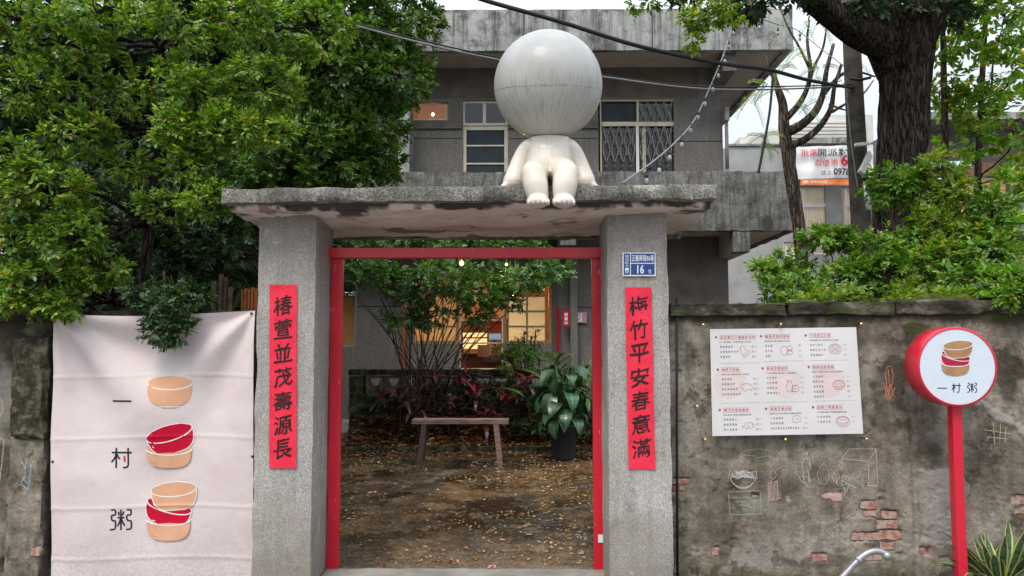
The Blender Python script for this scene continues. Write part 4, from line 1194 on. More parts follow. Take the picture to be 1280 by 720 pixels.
mb.lathe(prof, (0,0,0), 96); hd = mb.build('round_head', M['head'], st, False)
hd.location = hc - st.location
# ------------------------------------------------------------------ main building
bd = empty('grey_house', (0, 15, 0), 'two storey grey pebble-rendered house with deep concrete eaves, behind the courtyard', 'house')
RF, WB = 14.0, 15.05
def BX(px, Y=WB): return P(px, 400, Y).x
def BZ(py, Y=WB): return P(700, py, Y).z
def holed_wall(name, x0, x1, z0, z1, Y, holes, mat, parent, depth=.14):
    mb = MB(); xs = sorted(set([x0, x1]+[h[0] for h in holes]+[h[1] for h in holes])); zs = sorted(set([z0, z1]+[h[2] for h in holes]+[h[3] for h in holes]))
    for a, b in zip(xs[:-1], xs[1:]):
        for c_, d in zip(zs[:-1], zs[1:]):
            mx_, mz_ = (a+b)/2, (c_+d)/2
            if any(h[0] < mx_ < h[1] and h[2] < mz_ < h[3] for h in holes): continue
            mb.add([(a,Y,c_),(b,Y,c_),(b,Y,d),(a,Y,d)], [(0,1,2,3)])
    for (a, b, c_, d) in holes:
        mb.add([(a,Y,c_),(b,Y,c_),(b,Y,d),(a,Y,d),(a,Y+depth,c_),(b,Y+depth,c_),(b,Y+depth,d),(a,Y+depth,d)], [(0,4,5,1),(1,5,6,2),(2,6,7,3),(3,7,4,0)])
    mb.add([(x1,Y,z0),(x1,Y+6,z0),(x1,Y+6,z1),(x1,Y,z1)], [(0,1,2,3)])
    mb.add([(x0,Y,z0),(x0,Y+6,z0),(x0,Y+6,z1),(x0,Y,z1)], [(3,2,1,0)])
    return mb.build(name, mat, parent)
XL = -9.0
xr_ = P(992.5,40,RF).x
ztop, zbot = BZ(10.5,RF), BZ(63.5,RF)
rough_box('roof_fascia', M['fascia'], bd, XL, xr_, RF, RF+.16, zbot, ztop, .16, .012, 2.2, .015, .02)
box('roof_side_fascia', M['fascia'], bd, xr_-.16, xr_-.01, RF+.162, 21, zbot+.01, ztop-.01)
box('roof_slab', M['soffit'], bd, XL, xr_-.165, RF+.163, 21, zbot+.06, zbot+.2)
for px in (655, 820): box('fascia_joint', M['black'], bd, BX(px,RF)-.006, BX(px,RF)+.006, RF-.014, RF+.0, zbot+.02, ztop-.02)
box('roof_beam', M['bwall'], bd, BX(909.5,RF+.2), BX(927,RF+.2), RF+.18, 20.9, BZ(89,RF+.18), zbot+.058)
z2 = BZ(213.5, RF)
HX = [(BX(485),BX(558.5),BZ(150.5),BZ(127)), (BX(577.5),BX(635),BZ(260),BZ(125)), (BX(750),BX(846),BZ(260),BZ(124.5))]
holed_wall('upper_wall', BX(508), BX(908), BZ(292), zbot+.058, WB, HX, M['bwall'], bd)
mb = MB(); mb.box(BX(508)+.002, BX(577), WB-.05, WB-.003, BZ(161), BZ(151.5)); mb.build('wall_band', M['bwall_dark'], bd)
mb = MB(); mb.box(BX(635.5), BX(749.5), WB-.05, WB-.003, BZ(161), BZ(151.5)); mb.build('wall_band', M['bwall_dark'], bd)
mb = MB(); mb.box(BX(508)+.003, BX(907.5), WB-.012, WB-.004, BZ(173), BZ(172.2)); 
for (a, b, y) in ((508,577,172.5),(636,749,173),(847,907.5,177)): box('wall_groove', M['black'], bd, BX(a)+.01, BX(b)-.01, WB-.006, WB-.002, BZ(y+.5), BZ(y-.5))
box('upper_lintel_render', M['bwall_dark'], bd, BX(508)+.004, BX(878), WB-.004, WB-.001, BZ(122.5), zbot+.05)
rough_box('corner_pier', M['fascia'], bd, BX(495,14.5), BX(510,14.5), 14.5, 15.04, BZ(292), zbot+.057, .2, .008, 3, .01)
holed_wall('upper_left_wall', XL, BX(494), BZ(292), zbot+.05, WB+.02, [(BX(380),BX(450),BZ(200),BZ(120))], M['bwall'], bd)
box('upper_interior', M['dark_in'], bd, XL, BX(905), WB+.9, WB+.95, BZ(292), zbot)
# parapet / balcony
px1 = P(998.5,250,RF).x
rough_box('balcony_parapet', M['parapet'], bd, XL, px1, RF, RF+.16, BZ(289.5,RF), z2, .12, .012, 3, .02, .02)
rough_box('balcony_side_parapet', M['parapet'], bd, px1-.16, px1-.012, RF+.162, 19.5, BZ(289.5,RF)+.012, z2-.012, .25, .012, 3, .02, .02)
box('balcony_floor', M['soffit'], bd, XL, px1-.165, RF+.163, 19.5, BZ(289.5,RF)+.05, BZ(289.5,RF)+.2)
for (a, b, y) in ((916,937,316.5), (700,720,308)):
    box('balcony_beam', M['parapet'], bd, BX(a,RF+.17), BX(b,RF+.17), RF+.02, RF+.30, BZ(y,RF+.17), BZ(289.5,RF)-.001, .012)
    box('balcony_beam_tail', M['soffit'], bd, BX(a,RF+.17)+.004, BX(b,RF+.17)-.004, RF+.302, 19, BZ(y,RF+.17)+.004, BZ(289.5,RF)+.048)
# drainpipe at the right corner
mb = MB(); mb.bbox(BX(907.8), BX(913.5), WB-.22, WB-.02, BZ(155), BZ(138), .01); mb.tube([(BX(911),WB-.12,BZ(150)),(BX(911),WB-.12,BZ(213))], .035, 10)
mb.build('rainwater_pipe', M['cement'], bd)

def frame_px(name, mat, parent, x0, y0, x1, y1, w, Y, d=.06, sub=None):
    """rectangular frame as one mesh (four butted bars), width w pixels"""
    a, b = P(x0,y1,Y), P(x1,y0,Y); k = w*Y/960; mb = MB()
    for bb in ((a.x,a.x+k,a.z,b.z),(b.x-k,b.x,a.z,b.z),(a.x+k,b.x-k,a.z,a.z+k),(a.x+k,b.x-k,b.z-k,b.z)):
        mb.box(bb[0], bb[1], Y, Y+d, bb[2], bb[3])
    return mb.build(name, mat, parent)
def pane_px(name, mat, parent, x0, y0, x1, y1, Y, d=.008):
    a, b = P(x0,y1,Y), P(x1,y0,Y); return box(name, mat, parent, a.x, b.x, Y, Y+d, a.z, b.z)
def bar_px(name, mat, parent, x0, y0, x1, y1, Y, d=.04):
    return pane_px(name, mat, parent, x0, y0, x1, y1, Y, d)
WY2 = WB+.05
# small high window; the orange reflection is a glowing board and bulb behind it
f = frame_px('window', M['cream'], bd, 485, 127, 558.5, 150.5, 1.6, WY2); f['label'] = 'small high window with a lamp reflection built as a glow behind'
pane_px('pane', M['glass'], f, 486.5, 128.5, 557, 149, WY2+.02)
M['reflglow'] = mat_emit('orange reflection glow', (.46,.18,.07), .34, 5)  # reflection on the glass put in as a glowing surface
pane_px('reflection_board', M['reflglow'], f, 480, 120, 565, 156, WY2+.5)
mb = MB(); ellipsoid(mb, P(541,143,WY2+.2), (.03,.03,.03), 12); mb.build('bulb', mat_emit('reflected lamp glow', (1.,.75,.45), 12), f)  # glowing ball for the reflected lamp; no bulb hangs here
# cream door-window with screens
f = frame_px('window', M['cream'], bd, 578, 126, 635, 157, 3.2, WY2, .07); f['label'] = 'cream transom window over the balcony door'
bar_px('mullion', M['cream'], f, 603.5, 129, 607.5, 154, WY2, .065)
pane_px('pane', M['darkglass'], f, 581, 129, 603.6, 154, WY2+.02); pane_px('pane', M['darkglass'], f, 607.4, 129, 632, 154, WY2+.025)
f = frame_px('balcony_door', M['cream'], bd, 578, 158, 635, 262, 4.6, WY2, .07)
for (a, b) in ((161,181),(183,203.5),(205.5,250)):
    pane_px('screen_pane', M['curtain_grey'], f, 582.4, a, 630.6, b, WY2+.03)
    bar_px('glazing_bar', M['cream'], f, 582.4, b, 630.6, b+2, WY2+.01, .04)
# barred window
f = frame_px('window', simple('tan frame', (.50,.40,.25), .5, var=.1), bd, 751, 124.5, 845.5, 262, 1.8, WY2-.04, .08); f['label'] = 'wide window behind a diamond iron grille'
bar_px('mullion', M['cream'], f, 796, 126.5, 798.2, 152, WY2-.03); bar_px('transom', M['cream'], f, 752.5, 152, 843.5, 157.5, WY2-.035, .07)
bar_px('mullion', M['white_metal'], f, 796, 157.5, 798.4, 258, WY2-.03); bar_px('mullion', M['cream'], f, 804, 158, 806.8, 258, WY2+.03)
pane_px('pane', M['curtain_grey'], f, 752.8, 129, 795.5, 152, WY2+.03); pane_px('pane', M['darkglass'], f, 798.4, 127, 843.6, 152, WY2+.05)
pane_px('pane', M['darkglass'], f, 752.8, 158, 796, 258, WY2+.05); pane_px('pane', M['darkglass'], f, 799, 158, 843.6, 258, WY2+.055)
def grille(parent, x0, x1, y0, y1, pitch, seg, name='grille_bar'):
    k = 0; x = x0+pitch*.5
    while x < x1-1:
        pts_ = []; y = y0; j = 0
        while y <= y1+.1:
            off = (.34*pitch if (j+k) % 2 else -.34*pitch)
            pts_ += [(x+off*.15*0+off, y), (x+off, y+seg*.14)]; y += seg; j += 1
        mb = MB(); mb.tube([P(a, min(b, y1), WY2-.065) for a, b in pts_], .0075, 5); mb.build(name, M['rail_iron'], parent)
        x += pitch; k += 1
    y = y0+seg*.5; j = 0
    while y < y1-2:
        xx = x0+pitch*(.5 if j % 2 else 1.5) + pitch*.5
        while xx < x1-2:
            mb = MB(); mb.tube([P(xx+a, y+b, WY2-.07) for a, b in ((-1,-1),(1,-1),(1,1),(-1,1),(-1,-1))], .006, 4); mb.build('grille_ring', M['rail_iron'], parent)
            xx += pitch*2
        y += seg; j += 1
grille(f, 753, 796, 157, 214, 5.2, 14.5); grille(f, 799, 844, 157, 214, 5.2, 14.5); grille(f, 799, 844, 127, 152, 5.2, 12)
# ---- ground floor
GH = [(BX(398),BX(445),BZ(433),BZ(342)), (BX(515),BX(690),BZ(429.5),BZ(344)), (BX(574),BX(629),BZ(462),BZ(429.5)), (BX(828),BX(855.5),BZ(378),BZ(331.5))]
holed_wall('ground_wall', XL, BX(911.5), -.02, BZ(289.5,RF)+.05, WB, GH, M['bwall'], bd)
for (a, b, y) in ((446,503,383),(722,742,384)): box('wall_groove', M['black'], bd, BX(a), BX(b), WB-.006, WB-.002, BZ(y+.5), BZ(y-.5))
box('ground_lintel_render', M['bwall_dark'], bd, BX(836), BX(911), WB-.005, WB-.001, -.01, BZ(289.5,RF)+.049)
rough_box('porch_pier', M['bwall'], bd, BX(712.5,14.9), BX(696,14.9)+.001 if False else BX(722,14.9), 14.85, WB-.006, -.02, BZ(289.5,RF)+.048, .3, .006, 3, .0, .008)
box('door_reveal', M['frame_dark'], bd, BX(690.5), BX(697), WB-.04, WB-.002, 0, BZ(344))
box('downpipe_strip', simple('orange brown paint', (.30,.09,.035), .6, var=.15), bd, BX(503.5), BX(508), WB-.08, WB-.002, 0, BZ(378))
box('downpipe_strip', M['print_red'], bd, BX(697.6), BX(699.4), WB-.06, WB-.006, BZ(440), BZ(384))
# left curtain window
f = frame_px('window', M['alu'], bd, 398, 342, 445, 433, 1.5, WY2); f['label'] = 'left ground floor window with orange blind'
M['blind'] = simple('orange blind', (.36,.17,.055), .8, .2, var=.12, sc=20)
pane_px('blind', M['blind'], f, 399, 343, 444, 362, WY2+.05); pane_px('blind', M['blind'], f, 399, 369, 444, 432, WY2+.045)
bar_px('transom', M['alu'], f, 399.5, 362, 443.5, 365, WY2+.01); bar_px('transom', M['alu'], f, 399.5, 366, 443.5, 368.5, WY2+.012)
f = frame_px('window', M['alu'], bd, 828, 332, 855.5, 378, 1.5, WY2); f['label'] = 'small ground floor window right of the gate post'
pane_px('blind', simple('brown blind', (.20,.095,.05), .8, var=.15), f, 829, 333, 854.5, 361, WY2+.05); bar_px('transom', M['white_metal'], f, 829.5, 360.5, 854, 364, WY2+.01); pane_px('pane', M['darkglass'], f, 829, 364, 854.5, 377, WY2+.04)
# shop front
sf = empty('shop_front', (BX(600), WB, 0), 'lit wooden shop front with gridded frosted panes, under the house', 'shop front')
M['frost'] = mat_emit('frosted lit pane', (.66,.42,.19), .42, 1.2)  # room lamplight put into the panes as their own glow
M['frost2'] = mat_emit('amber lit pane', (.52,.24,.08), .42, 1.6)
M['oak'] = simple('ochre window frame', (.30,.21,.10), .5, .4, var=.15)
f = frame_px('gridded_window', M['oak'], sf, 630, 345, 689, 429, 3, WY2, .08)
xs_ = (636, 659, 684); ys_ = (348, 363.5, 371, 389, 408, 426)
for (y0_, y1_) in ((347.5,363.5),(371,388),(390,407),(409,426)):
    for (x0_, x1_) in ((636,657.5),(660,681)):
        pane_px('pane', M['frost'] if not (x0_ == 636 and y0_ < 350) else M['frost2'], f, x0_, y0_, x1_, y1_, WY2+.03)
        frame_px('sash', M['oak'], f, x0_-1.2, y0_-1.1, x1_+1.2, y1_+1.1, 1.2, WY2+.015, .035)
f = frame_px('gridded_window', M['oak'], sf, 515.5, 345, 573, 429, 3, WY2, .08)
for (y0_, y1_) in ((347.5,363.5),(371,388),(390,407),(409,426)):
    for (x0_, x1_) in ((519,534),(536.5,552),(554.5,570)):
        pane_px('pane', M['frost2'], f, x0_, y0_, x1_, y1_, WY2+.03)
        frame_px('sash', M['oak'], f, x0_-1.2, y0_-1.1, x1_+1.2, y1_+1.1, 1.2, WY2+.015, .035)
f = frame_px('shop_door', M['cream'], sf, 574, 369, 629, 462, 1.6, WY2, .06)
bar_px('glazing_bar', M['cream'], f, 575.5, 399, 627.5, 401, WY2+.01); bar_px('glazing_bar', M['cream'], f, 575.5, 428, 627.5, 430, WY2+.01)
pane_px('pane', M['glass'], f, 575.6, 370.6, 627.4, 399, WY2+.03); pane_px('pane', M['glass'], f, 575.6, 401, 627.4, 428, WY2+.03); pane_px('pane', M['glass'], f, 575.6, 430, 627.4, 460, WY2+.03)
for (x0_, x1_) in ((574,600),(602,629)):
    pane_px('transom_pane', M['frost2'], sf, x0_+1, 348, x1_-1, 366, WY2+.03); frame_px('transom_sash', M['oak'], sf, x0_, 345, x1_, 368.5, 1.5, WY2, .05)
# shop room
rm = empty('shop_room', (BX(600), 17, 0), 'warm lit shop interior with glass food counter seen through the door', 'shop interior')
M['roomwall'] = simple('warm room wall', (.34,.20,.12), .8, var=.1, sc=2)
M['roombrown'] = simple('room brown board', (.16,.075,.045), .7, var=.2, sc=2)
mb = MB(); x0_, x1_ = BX(505,17), BX(700,17)
mb.add([(x0_,18,0),(x1_,18,0),(x1_,18,3.4),(x0_,18,3.4),(x0_,15.3,0),(x1_,15.3,0),(x1_,15.3,3.4),(x0_,15.3,3.4)], [(0,1,2,3),(0,3,7,4),(1,5,6,2),(3,2,6,7),(0,4,5,1)])
mb.build('room_shell', M['roomwall'], rm)
box('menu_header_board', M['roombrown'], rm, P(570,380,17).x, P(640,380,17).x, 17, 17.05, P(600,398,17).z, P(600,368,17).z)
box('red_notice', M['print_red'], rm, P(611,400,17.3).x, P(626,400,17.3).x, 17.3, 17.33, P(600,407,17.3).z, P(600,401,17.3).z)
box('counter', M['roombrown'], rm, P(560,440,16).x, P(640,440,16).x, 16.0, 16.6, 0, P(600,443,16).z)
M['caselight'] = mat_emit('lit food shelf', (1.0,.60,.26), 1.5, 16)
cs = P(578,440,15.9); ce = P(609,412,15.9)
for (ya_, yb_) in ((416,421),(423,428),(430,436)):
    pane_px('display_shelf', M['caselight'], rm, 578, ya_, 609, yb_, 16.0, .3)
frame_px('display_case', M['frame_dark'], rm, 577, 413.5, 610, 443, 1.1, 15.9, .4)
pane_px('case_front', M['glass'], rm, 578, 415, 609, 442, 15.89)
pane_px('tablet_screen', mat_emit('blue screen', (.25,.38,.55), .5), rm, 611.5, 417, 626, 424.5, 15.8, .03)
box('tablet_stand', M['black'], rm, P(617,425,15.82).x, P(620,425,15.82).x, 15.82, 15.86, P(600,440,15.8).z, P(600,424,15.8).z)
box('machine', M['frame_dark'], rm, P(590,400,16.3).x, P(597,400,16.3).x, 16.3, 16.5, P(600,415,16.3).z, P(600,401,16.3).z)
box('machine', M['frame_dark'], rm, P(600,400,16.3).x, P(607,400,16.3).x, 16.3, 16.5, P(600,415,16.3).z, P(600,405,16.3).z)
box('paper_boxes', M['roomwall'], rm, P(597,440,15.7).x, P(612,440,15.7).x, 15.7, 15.85, P(600,446,15.7).z, P(600,431,15.7).z)
for k in range(6):
    x_ = 614+5*(k % 2); y_ = 434+5*(k//2)
    pane_px('drawer', M['roombrown'], rm, x_, y_, x_+4, y_+3.6, 15.75, .05)
# lamps that are lit in the photo
def lamp(x, y, Y, e, lab, r=.03, col=(1., .55, .22), glow=5):
    q = P(x, y, Y); t = empty('hanging_bulb', q, lab, 'lamp')
    mb = MB(); ellipsoid(mb, q, (r,r,r*1.15), 16); mb.build('bulb', mat_emit('bulb glow', col, glow), t)
    mb = MB(); mb.tube([q+Vector((0,0,r)), q+Vector((0,0,r+.06))], .018, 8); mb.build('socket', M['black'], t)
    mb = MB(); mb.tube([q+Vector((0,0,r+.05)), q+Vector((0,0,.9))], .006, 5); mb.build('flex', M['black'], t)
    if e:
        l = bpy.data.lights.new('bulb_light', 'POINT'); l.energy = e; l.color = col; l.shadow_soft_size = r
        lo = bpy.data.objects.new('bulb_light', l); COL.objects.link(lo); lo.parent = t; lo.location = (0, -r-.05, -.02)
lamp(577, 329, 10.6, 5, 'warm bare bulb glowing among the shrub leaves, centre of the gateway')
lamp(633, 330.5, 11.4, 1, 'small dim bulb right of the bright bare bulb over the shrub', .018)
lamp(554, 376, 16.4, 55, 'warm lamp inside the shop behind the left gridded window', .07)
lamp(640, 372, 16.4, 60, 'warm lamp inside the shop above the counter', .06)
# wall notices
nt = empty('open_notice', P(707.5,398,14.8), 'small red vertical notice on the pier right of the shop', 'notice')
pane_px('notice_board', M['print_red'], nt, 703, 388.5, 712, 407.5, 14.82, .015)
mb = MB()
for i, ch in enumerate('營業中'): write_px(mb, ch, lambda x, y: (P(x,y,14.81).x, 14.812, P(x,y,14.81).z), 705.2, 391+5.3*i, 710, 395.6+5.3*i, .02)
mb.build('notice_lettering', M['plate_white'], nt)
nt = empty('heart_notice', P(724,397,14.99), 'small pink and white notice with a heart outline on the house wall', 'notice')
pane_px('notice_board', simple('pink notice', (.46,.24,.32), .6, var=.05), nt, 716, 390, 733.5, 403.5, 14.99, .015)
pane_px('notice_paper', M['plate_white'], nt, 717, 391.5, 727.5, 402.5, 14.985, .004)
mb = MB(); hf = lambda x, y: (P(x,y,14.98).x, 14.983, P(x,y,14.98).z)
line_px(mb, [(722.2,400.5),(718.8,396.5),(719,393.8),(720.8,393),(722.2,394.6),(723.8,393),(725.6,393.8),(725.6,396.5),(722.2,400.5)], .8, hf); mb.build('heart_print', M['print_red'], nt)

# ------------------------------------------------------------------ low garden wall with breeze blocks, bed, litter
LW = 12.6
lw = empty('low_garden_wall', (0, LW, 0), 'low mossy black garden wall with pierced breeze blocks behind the bench', 'garden wall')
lz1, lz0 = BZ(461.5,LW), BZ(500,LW)
lxa, lxb = BX(437,LW), 2.9
rough_box('wall_base', M['mossy'], lw, lxa+.02, lxb, LW+.02, LW+.22, -.1, lz0, .12, .015, 4, .01)
rough_box('wall_cap', M['mossy'], lw, lxa-.01, lxb+.02, LW-.03, LW+.27, BZ(470,LW), lz1, .10, .015, 5, .015)
rough_box('wall_pier', M['mossy'], lw, lxa, BX(455.5,LW), LW-.015, LW+.25, -.1, BZ(470.5,LW), .10, .015, 5, .01)
bw = (BX(480,LW)-BX(457.5,LW)); x_ = BX(457.5,LW)
def breeze():
    mb = MB(); w2 = bw/2-.006; h2 = (BZ(470.5,LW)-lz0)/2-.004; d = .16; t = .035
    for (a, b, c_, e) in ((-w2,-w2+t,-h2,h2),(w2-t,w2,-h2,h2),(-w2+t,w2-t,-h2,-h2+t),(-w2+t,w2-t,h2-t,h2)): mb.box(a, b, 0, d, c_, e)
    r_ = min(w2, h2)-t+.002
    for s_ in (-1, 1):
        mb.add([(s_*(w2-t),0,h2-t),(s_*(w2-t),0,-h2+t),(s_*.028,0,0),(s_*(w2-t),d,h2-t),(s_*(w2-t),d,-h2+t),(s_*.028,d,0)],
               [(0,1,2),(5,4,3),(0,2,5,3),(2,1,4,5)] if s_ > 0 else [(2,1,0),(3,4,5),(3,5,2,0),(5,4,1,2)])
    mb.box(-.028, .028, .002, d-.002, -.03, .03)
    return mb.mesh('breeze_block')
bmz = breeze(); bmz.materials.append(simple('pale breeze block', (.20,.175,.14), .9, .2, var=.3, sc=9))
zc = (BZ(470.5,LW)+lz0)/2
while x_ + bw < lxb:
    o = bpy.data.objects.new('breeze_block', bmz); COL.objects.link(o); o.parent = lw; o.location = Vector((x_+bw/2, LW+.05, zc))-lw.location; x_ += bw
cu = empty('bed_kerb', (0, 11.15, 0)); tag(cu, kind='structure')
xx = BX(430,11.1)
while xx < 3.4:
    L_ = random.uniform(.5, .62); rough_box('kerb_stone', M['mossy'], cu, xx, xx+L_-.01, 11.12, 11.26, -.05, .085+random.uniform(-.01,.01), .08, .012, 6, .01, .012); xx += L_
U, V = np.meshgrid(np.linspace(BX(427,11.3), 3.6, 160), np.linspace(11.2, LW+.15, 50), indexing='ij')
bedz = lambda x, y: .03 + .34*sstep(11.25, 12.6, y)*sstep(BX(420,11.3), BX(455,11.3), x) + .07*(fbm(x, y, 3, 4, 61)-.5)
o = sheet('planting_bed', U, V, lambda x, y: (x, y, bedz(x, y)), M['soil'], None); tag(o, kind='structure')
step_ = rough_box('side_step', M['cement'], None, BX(380,13.4), BX(436,12.9), 12.7, 15.0, -.05, .10, .2, .01, 4, .01); tag(step_, kind='structure')

# ------------------------------------------------------------------ bench and pot
be = empty('wooden_bench', (P(575,577,10.15).x, 10.15, 0), 'plain weathered wooden plank bench in front of the planting bed', 'bench')
n = Nodes('bench wood'); c = n.ramp(n.noise(5, 6, .6, n.scale(1.2, 9, 9)), [(.3, (.15,.085,.06)), (.7, (.38,.24,.185))]); n.bump(n.noise(5, 6, .6, n.scale(2, 20, 20)), .4, .004)
M['bench'] = n.done(c, .6, .35)
bz = P(575,524.5,10.0).z; bz0 = P(575,530.5,10.0).z
rough_box('seat_plank', M['bench'], be, P(515,527,10.05).x, P(636,527,10.05).x, 10.0, 10.26, bz0, bz, .05, .004, 6, .004, .006)
ux = M['bench']; 
n = Nodes('bench leg wood'); c = n.ramp(n.noise(9, 5, .6, n.scale(6, 6, 1)), [(.3, (.07,.04,.035)), (.7, (.16,.10,.09))]); M['benchleg'] = n.done(c, .7, .3)
for (xt, xb, y0_, y1_) in ((530.5,525.5,576,10.06),(620,625.5,577,10.06)):
    for k, (yy, yb) in enumerate(((10.03,9.97),(10.2,10.27))):
        a = Vector((P(xt,530,10.05).x, yy, bz0+.01)); b = Vector((P(xb,530,10.05).x, yb, -.01)); h_ = .034; mb = MB()
        vs = []
        for p_ in (b, a): vs += [(p_.x-h_, p_.y-.02, p_.z), (p_.x+h_, p_.y-.02, p_.z), (p_.x+h_, p_.y+.02, p_.z), (p_.x-h_, p_.y+.02, p_.z)]
        mb.add(vs, [(3,2,1,0),(4,5,6,7),(0,1,5,4),(1,2,6,5),(2,3,7,6),(3,0,4,7)]); mb.build('leg', M['benchleg'] if xt < 600 else M['bench'], be)
pt = empty('potted_plant', (P(704,571,10.55).x, 10.55, 0), 'large glossy-leaved plant in a tall black plastic pot beside the bench', 'potted plant')
n = Nodes('black plastic'); n.done((.022,.025,.032), .5, .4); M['pot'] = n.m
mb = MB(); c0 = Vector((P(704,571,10.55).x, 10.55, 0.0)); mb.lathe([(.0,.002),(.15,.0),(.155,.01),(.150,.05),(.158,.08),(.185,.42),(.20,.43),(.20,.47),(.188,.47),(.180,.44),(0,.43)], c0, 36); mb.build('pot', M['pot'], pt)
mb = MB(); mb.lathe([(.0,.445),(.10,.45),(.182,.437)], c0, 24); mb.build('soil', M['soil'], pt)

# ------------------------------------------------------------------ houses beyond
b2 = empty('neighbour_building', (8, 27, 0), 'pale grey neighbouring building with curtained windows behind the right trees', 'building')
YB = 27.0
M['b2wall'] = simple('pale grey render', (.36,.36,.36), .85, .2, var=.12, sc=1.2)
HB = [(BX(1004,YB),BX(1037,YB),BZ(318,YB),BZ(234,YB)), (BX(1057,YB),BX(1090,YB),BZ(318,YB),BZ(234,YB)), (BX(982,YB),BX(1000,YB),BZ(326,YB),BZ(303,YB))]
holed_wall('wall', BX(905,YB), BX(1110,YB), -.2, BZ(186,YB), YB, HB, M['b2wall'], b2, .2)
rough_box('roof_parapet', M['b2wall'], b2, BX(912,YB), BX(1003,YB), YB-.3, YB-.02, BZ(226,YB), BZ(186,YB), .5, .02, 1, .02)
rough_box('entrance_canopy', M['fascia'], b2, BX(1000,26), BX(1072,26), 25.6, 26.98, BZ(184,26), BZ(176,26), .3, .02, 2, .02)
box('coping', M['fascia'], b2, BX(911,YB), BX(1003,YB), YB-.36, YB-.0, BZ(186,YB)+.001, BZ(183.5,YB))
M['curt'] = mat_emit('glowing cream curtain', (.62,.50,.38), .22, 6)  # curtains glow by themselves, no lamp stands behind
for (a, b) in ((1004,1037),(1057,1090)):
    f = frame_px('window', M['white_metal'], b2, a, 234, b, 318, 2.0, YB+.06, .08)
    bar_px('transom', M['white_metal'], f, a+2, 254, b-2, 259, YB+.065, .07)
    pane_px('curtain', M['curt'], f, a+1, 235, b-1, 317, YB+.25)
    pane_px('pane', M['glass'], f, a+2, 236, b-2, 254, YB+.1); pane_px('pane', M['glass'], f, a+2, 259, b-2, 316, YB+.1)
    mb = MB()
    for k in range(8):
        x_ = a+2+(b-a-4)*k/8; p0 = P(x_, 316, YB+.2); p1 = P(x_, 236, YB+.2); mb.tube([p0, p1], .06, 6)
    mb.build('curtain_folds', M['curt'], f)
f = frame_px('window', M['white_metal'], b2, 982, 303, 1000, 326, 1.5, YB+.06, .08); pane_px('pane', M['curt'], f, 983.5, 304, 998.5, 325, YB+.1)
b3 = empty('stepped_building', (8, 36, 0), 'far white building with stepped louvred roof screens against the sky', 'building')
YC = 36.0
for i, (xa, ya, xb, yb) in enumerate(((930,186,1000,172),(965,172,1090,160),(1000,160,1090,150),(1040,150,1100,140))):
    box('louvred_screen', M['cream_tile'], b3, BX(xa,YC+i*.2), BX(xb,YC+i*.2), YC+i*.2, YC+3, 0, BZ(yb,YC))
mb = MB()
vs = [(BX(918,YC-.3),YC-.3,BZ(187,YC-.3)),(BX(985,YC-.3),YC-.3,BZ(187,YC-.3)),(BX(985,YC-.3),YC-.3,BZ(160,YC-.3))]
mb.add(vs+[(x,y+.6,z) for x,y,z in vs], [(0,1,2),(5,4,3),(0,2,5,3),(1,4,5,2),(0,3,4,1)]); mb.build('sloping_parapet', M['cream_tile'], b3)
for k in range(7):
    mb = MB(); y_ = 155+4.5*k; mb.box(BX(1000+k*-4,YC-.4), BX(1070,YC-.4), YC-.45, YC-.3, BZ(y_+.6,YC-.4), BZ(y_,YC-.4)); mb.build('louvre', M['alu'], b3)
b4 = empty('right_house', (14, 24, 0), 'brown and grey low house half hidden by leaves at the right edge', 'house')
YD = 24.0
holed_wall('wall', BX(1150,YD), BX(1330,YD), -.2, BZ(150,YD), YD, [(BX(1180,YD),BX(1270,YD),BZ(262,YD),BZ(222,YD))], simple('grey brown render', (.22,.19,.165), .85, .2, sc=1), b4, .2)
rough_box('eave', M['fascia'], b4, BX(1150,23.2), BX(1335,23.2), 22.6, 23.98, BZ(158,23.2), BZ(148,23.2), .4, .02, 2, .02)
box('brick_band', simple('salmon panel', (.42,.22,.13), .8), b4, BX(1160,YD), BX(1320,YD), YD-.1, YD-.01, BZ(222,YD), BZ(205,YD))
f = frame_px('window', M['white_metal'], b4, 1180, 222, 1270, 262, 2, YD+.05, .08)
pane_px('blind', mat_emit('glowing orange blind', (.55,.33,.17), .25), f, 1182, 224, 1268, 260, YD+.2); bar_px('transom', M['white_metal'], f, 1182, 239, 1268, 242, YD+.055, .06)  # the blind itself glows; the house has no lamp inside
bl = empty('blue_awning', P(1190,210,20), 'small pale blue awning glimpsed through leaves at the right', 'awning')
mb = MB(); qa = [P(1120,214,20), P(1215,210,20), P(1210,203,20.8), P(1124,207,20.8)]; mb.add(qa+[q_+Vector((0,0,.05)) for q_ in qa], [(3,2,1,0),(4,5,6,7),(0,1,5,4),(1,2,6,5),(2,3,7,6),(3,0,4,7)])
mb.build('awning_sheet', simple('pale blue sheet', (.30,.52,.58), .6, var=.1), bl)
# vinyl advert banner
ab = empty('advert_banner', P(1034,206,26.2), 'white vinyl advertising banner with red and black characters above an orange strip', 'banner')
YE = 25.4
def afn(x, y, off=0):
    q = P(x, y, YE); return (q.x, YE - off - .03*math.sin(x*.22+y*.05) - .012*math.sin(y*.3), q.z)
def patch(x0, x1, y0, y1, off, mat, name, n1=40, n2=16, skew=0):
    mb = MB(); vs = []; fs = []
    for i in range(n1+1):
        for j in range(n2+1):
            x = x0+(x1-x0)*i/n1; y = y0+(y1-y0)*j/n2 + skew*(i/n1); vs.append(afn(x, y, off))
    for i in range(n1):
        for j in range(n2): a = i*(n2+1)+j; fs.append((a, a+1, a+n2+2, a+n2+1))
    mb.add(vs, fs, True); return mb.build(name, mat, ab)
patch(995, 1092, 183.5, 224, 0, simple('white vinyl', (.80,.80,.80), .5, var=.04), 'banner_sheet', skew=-3)
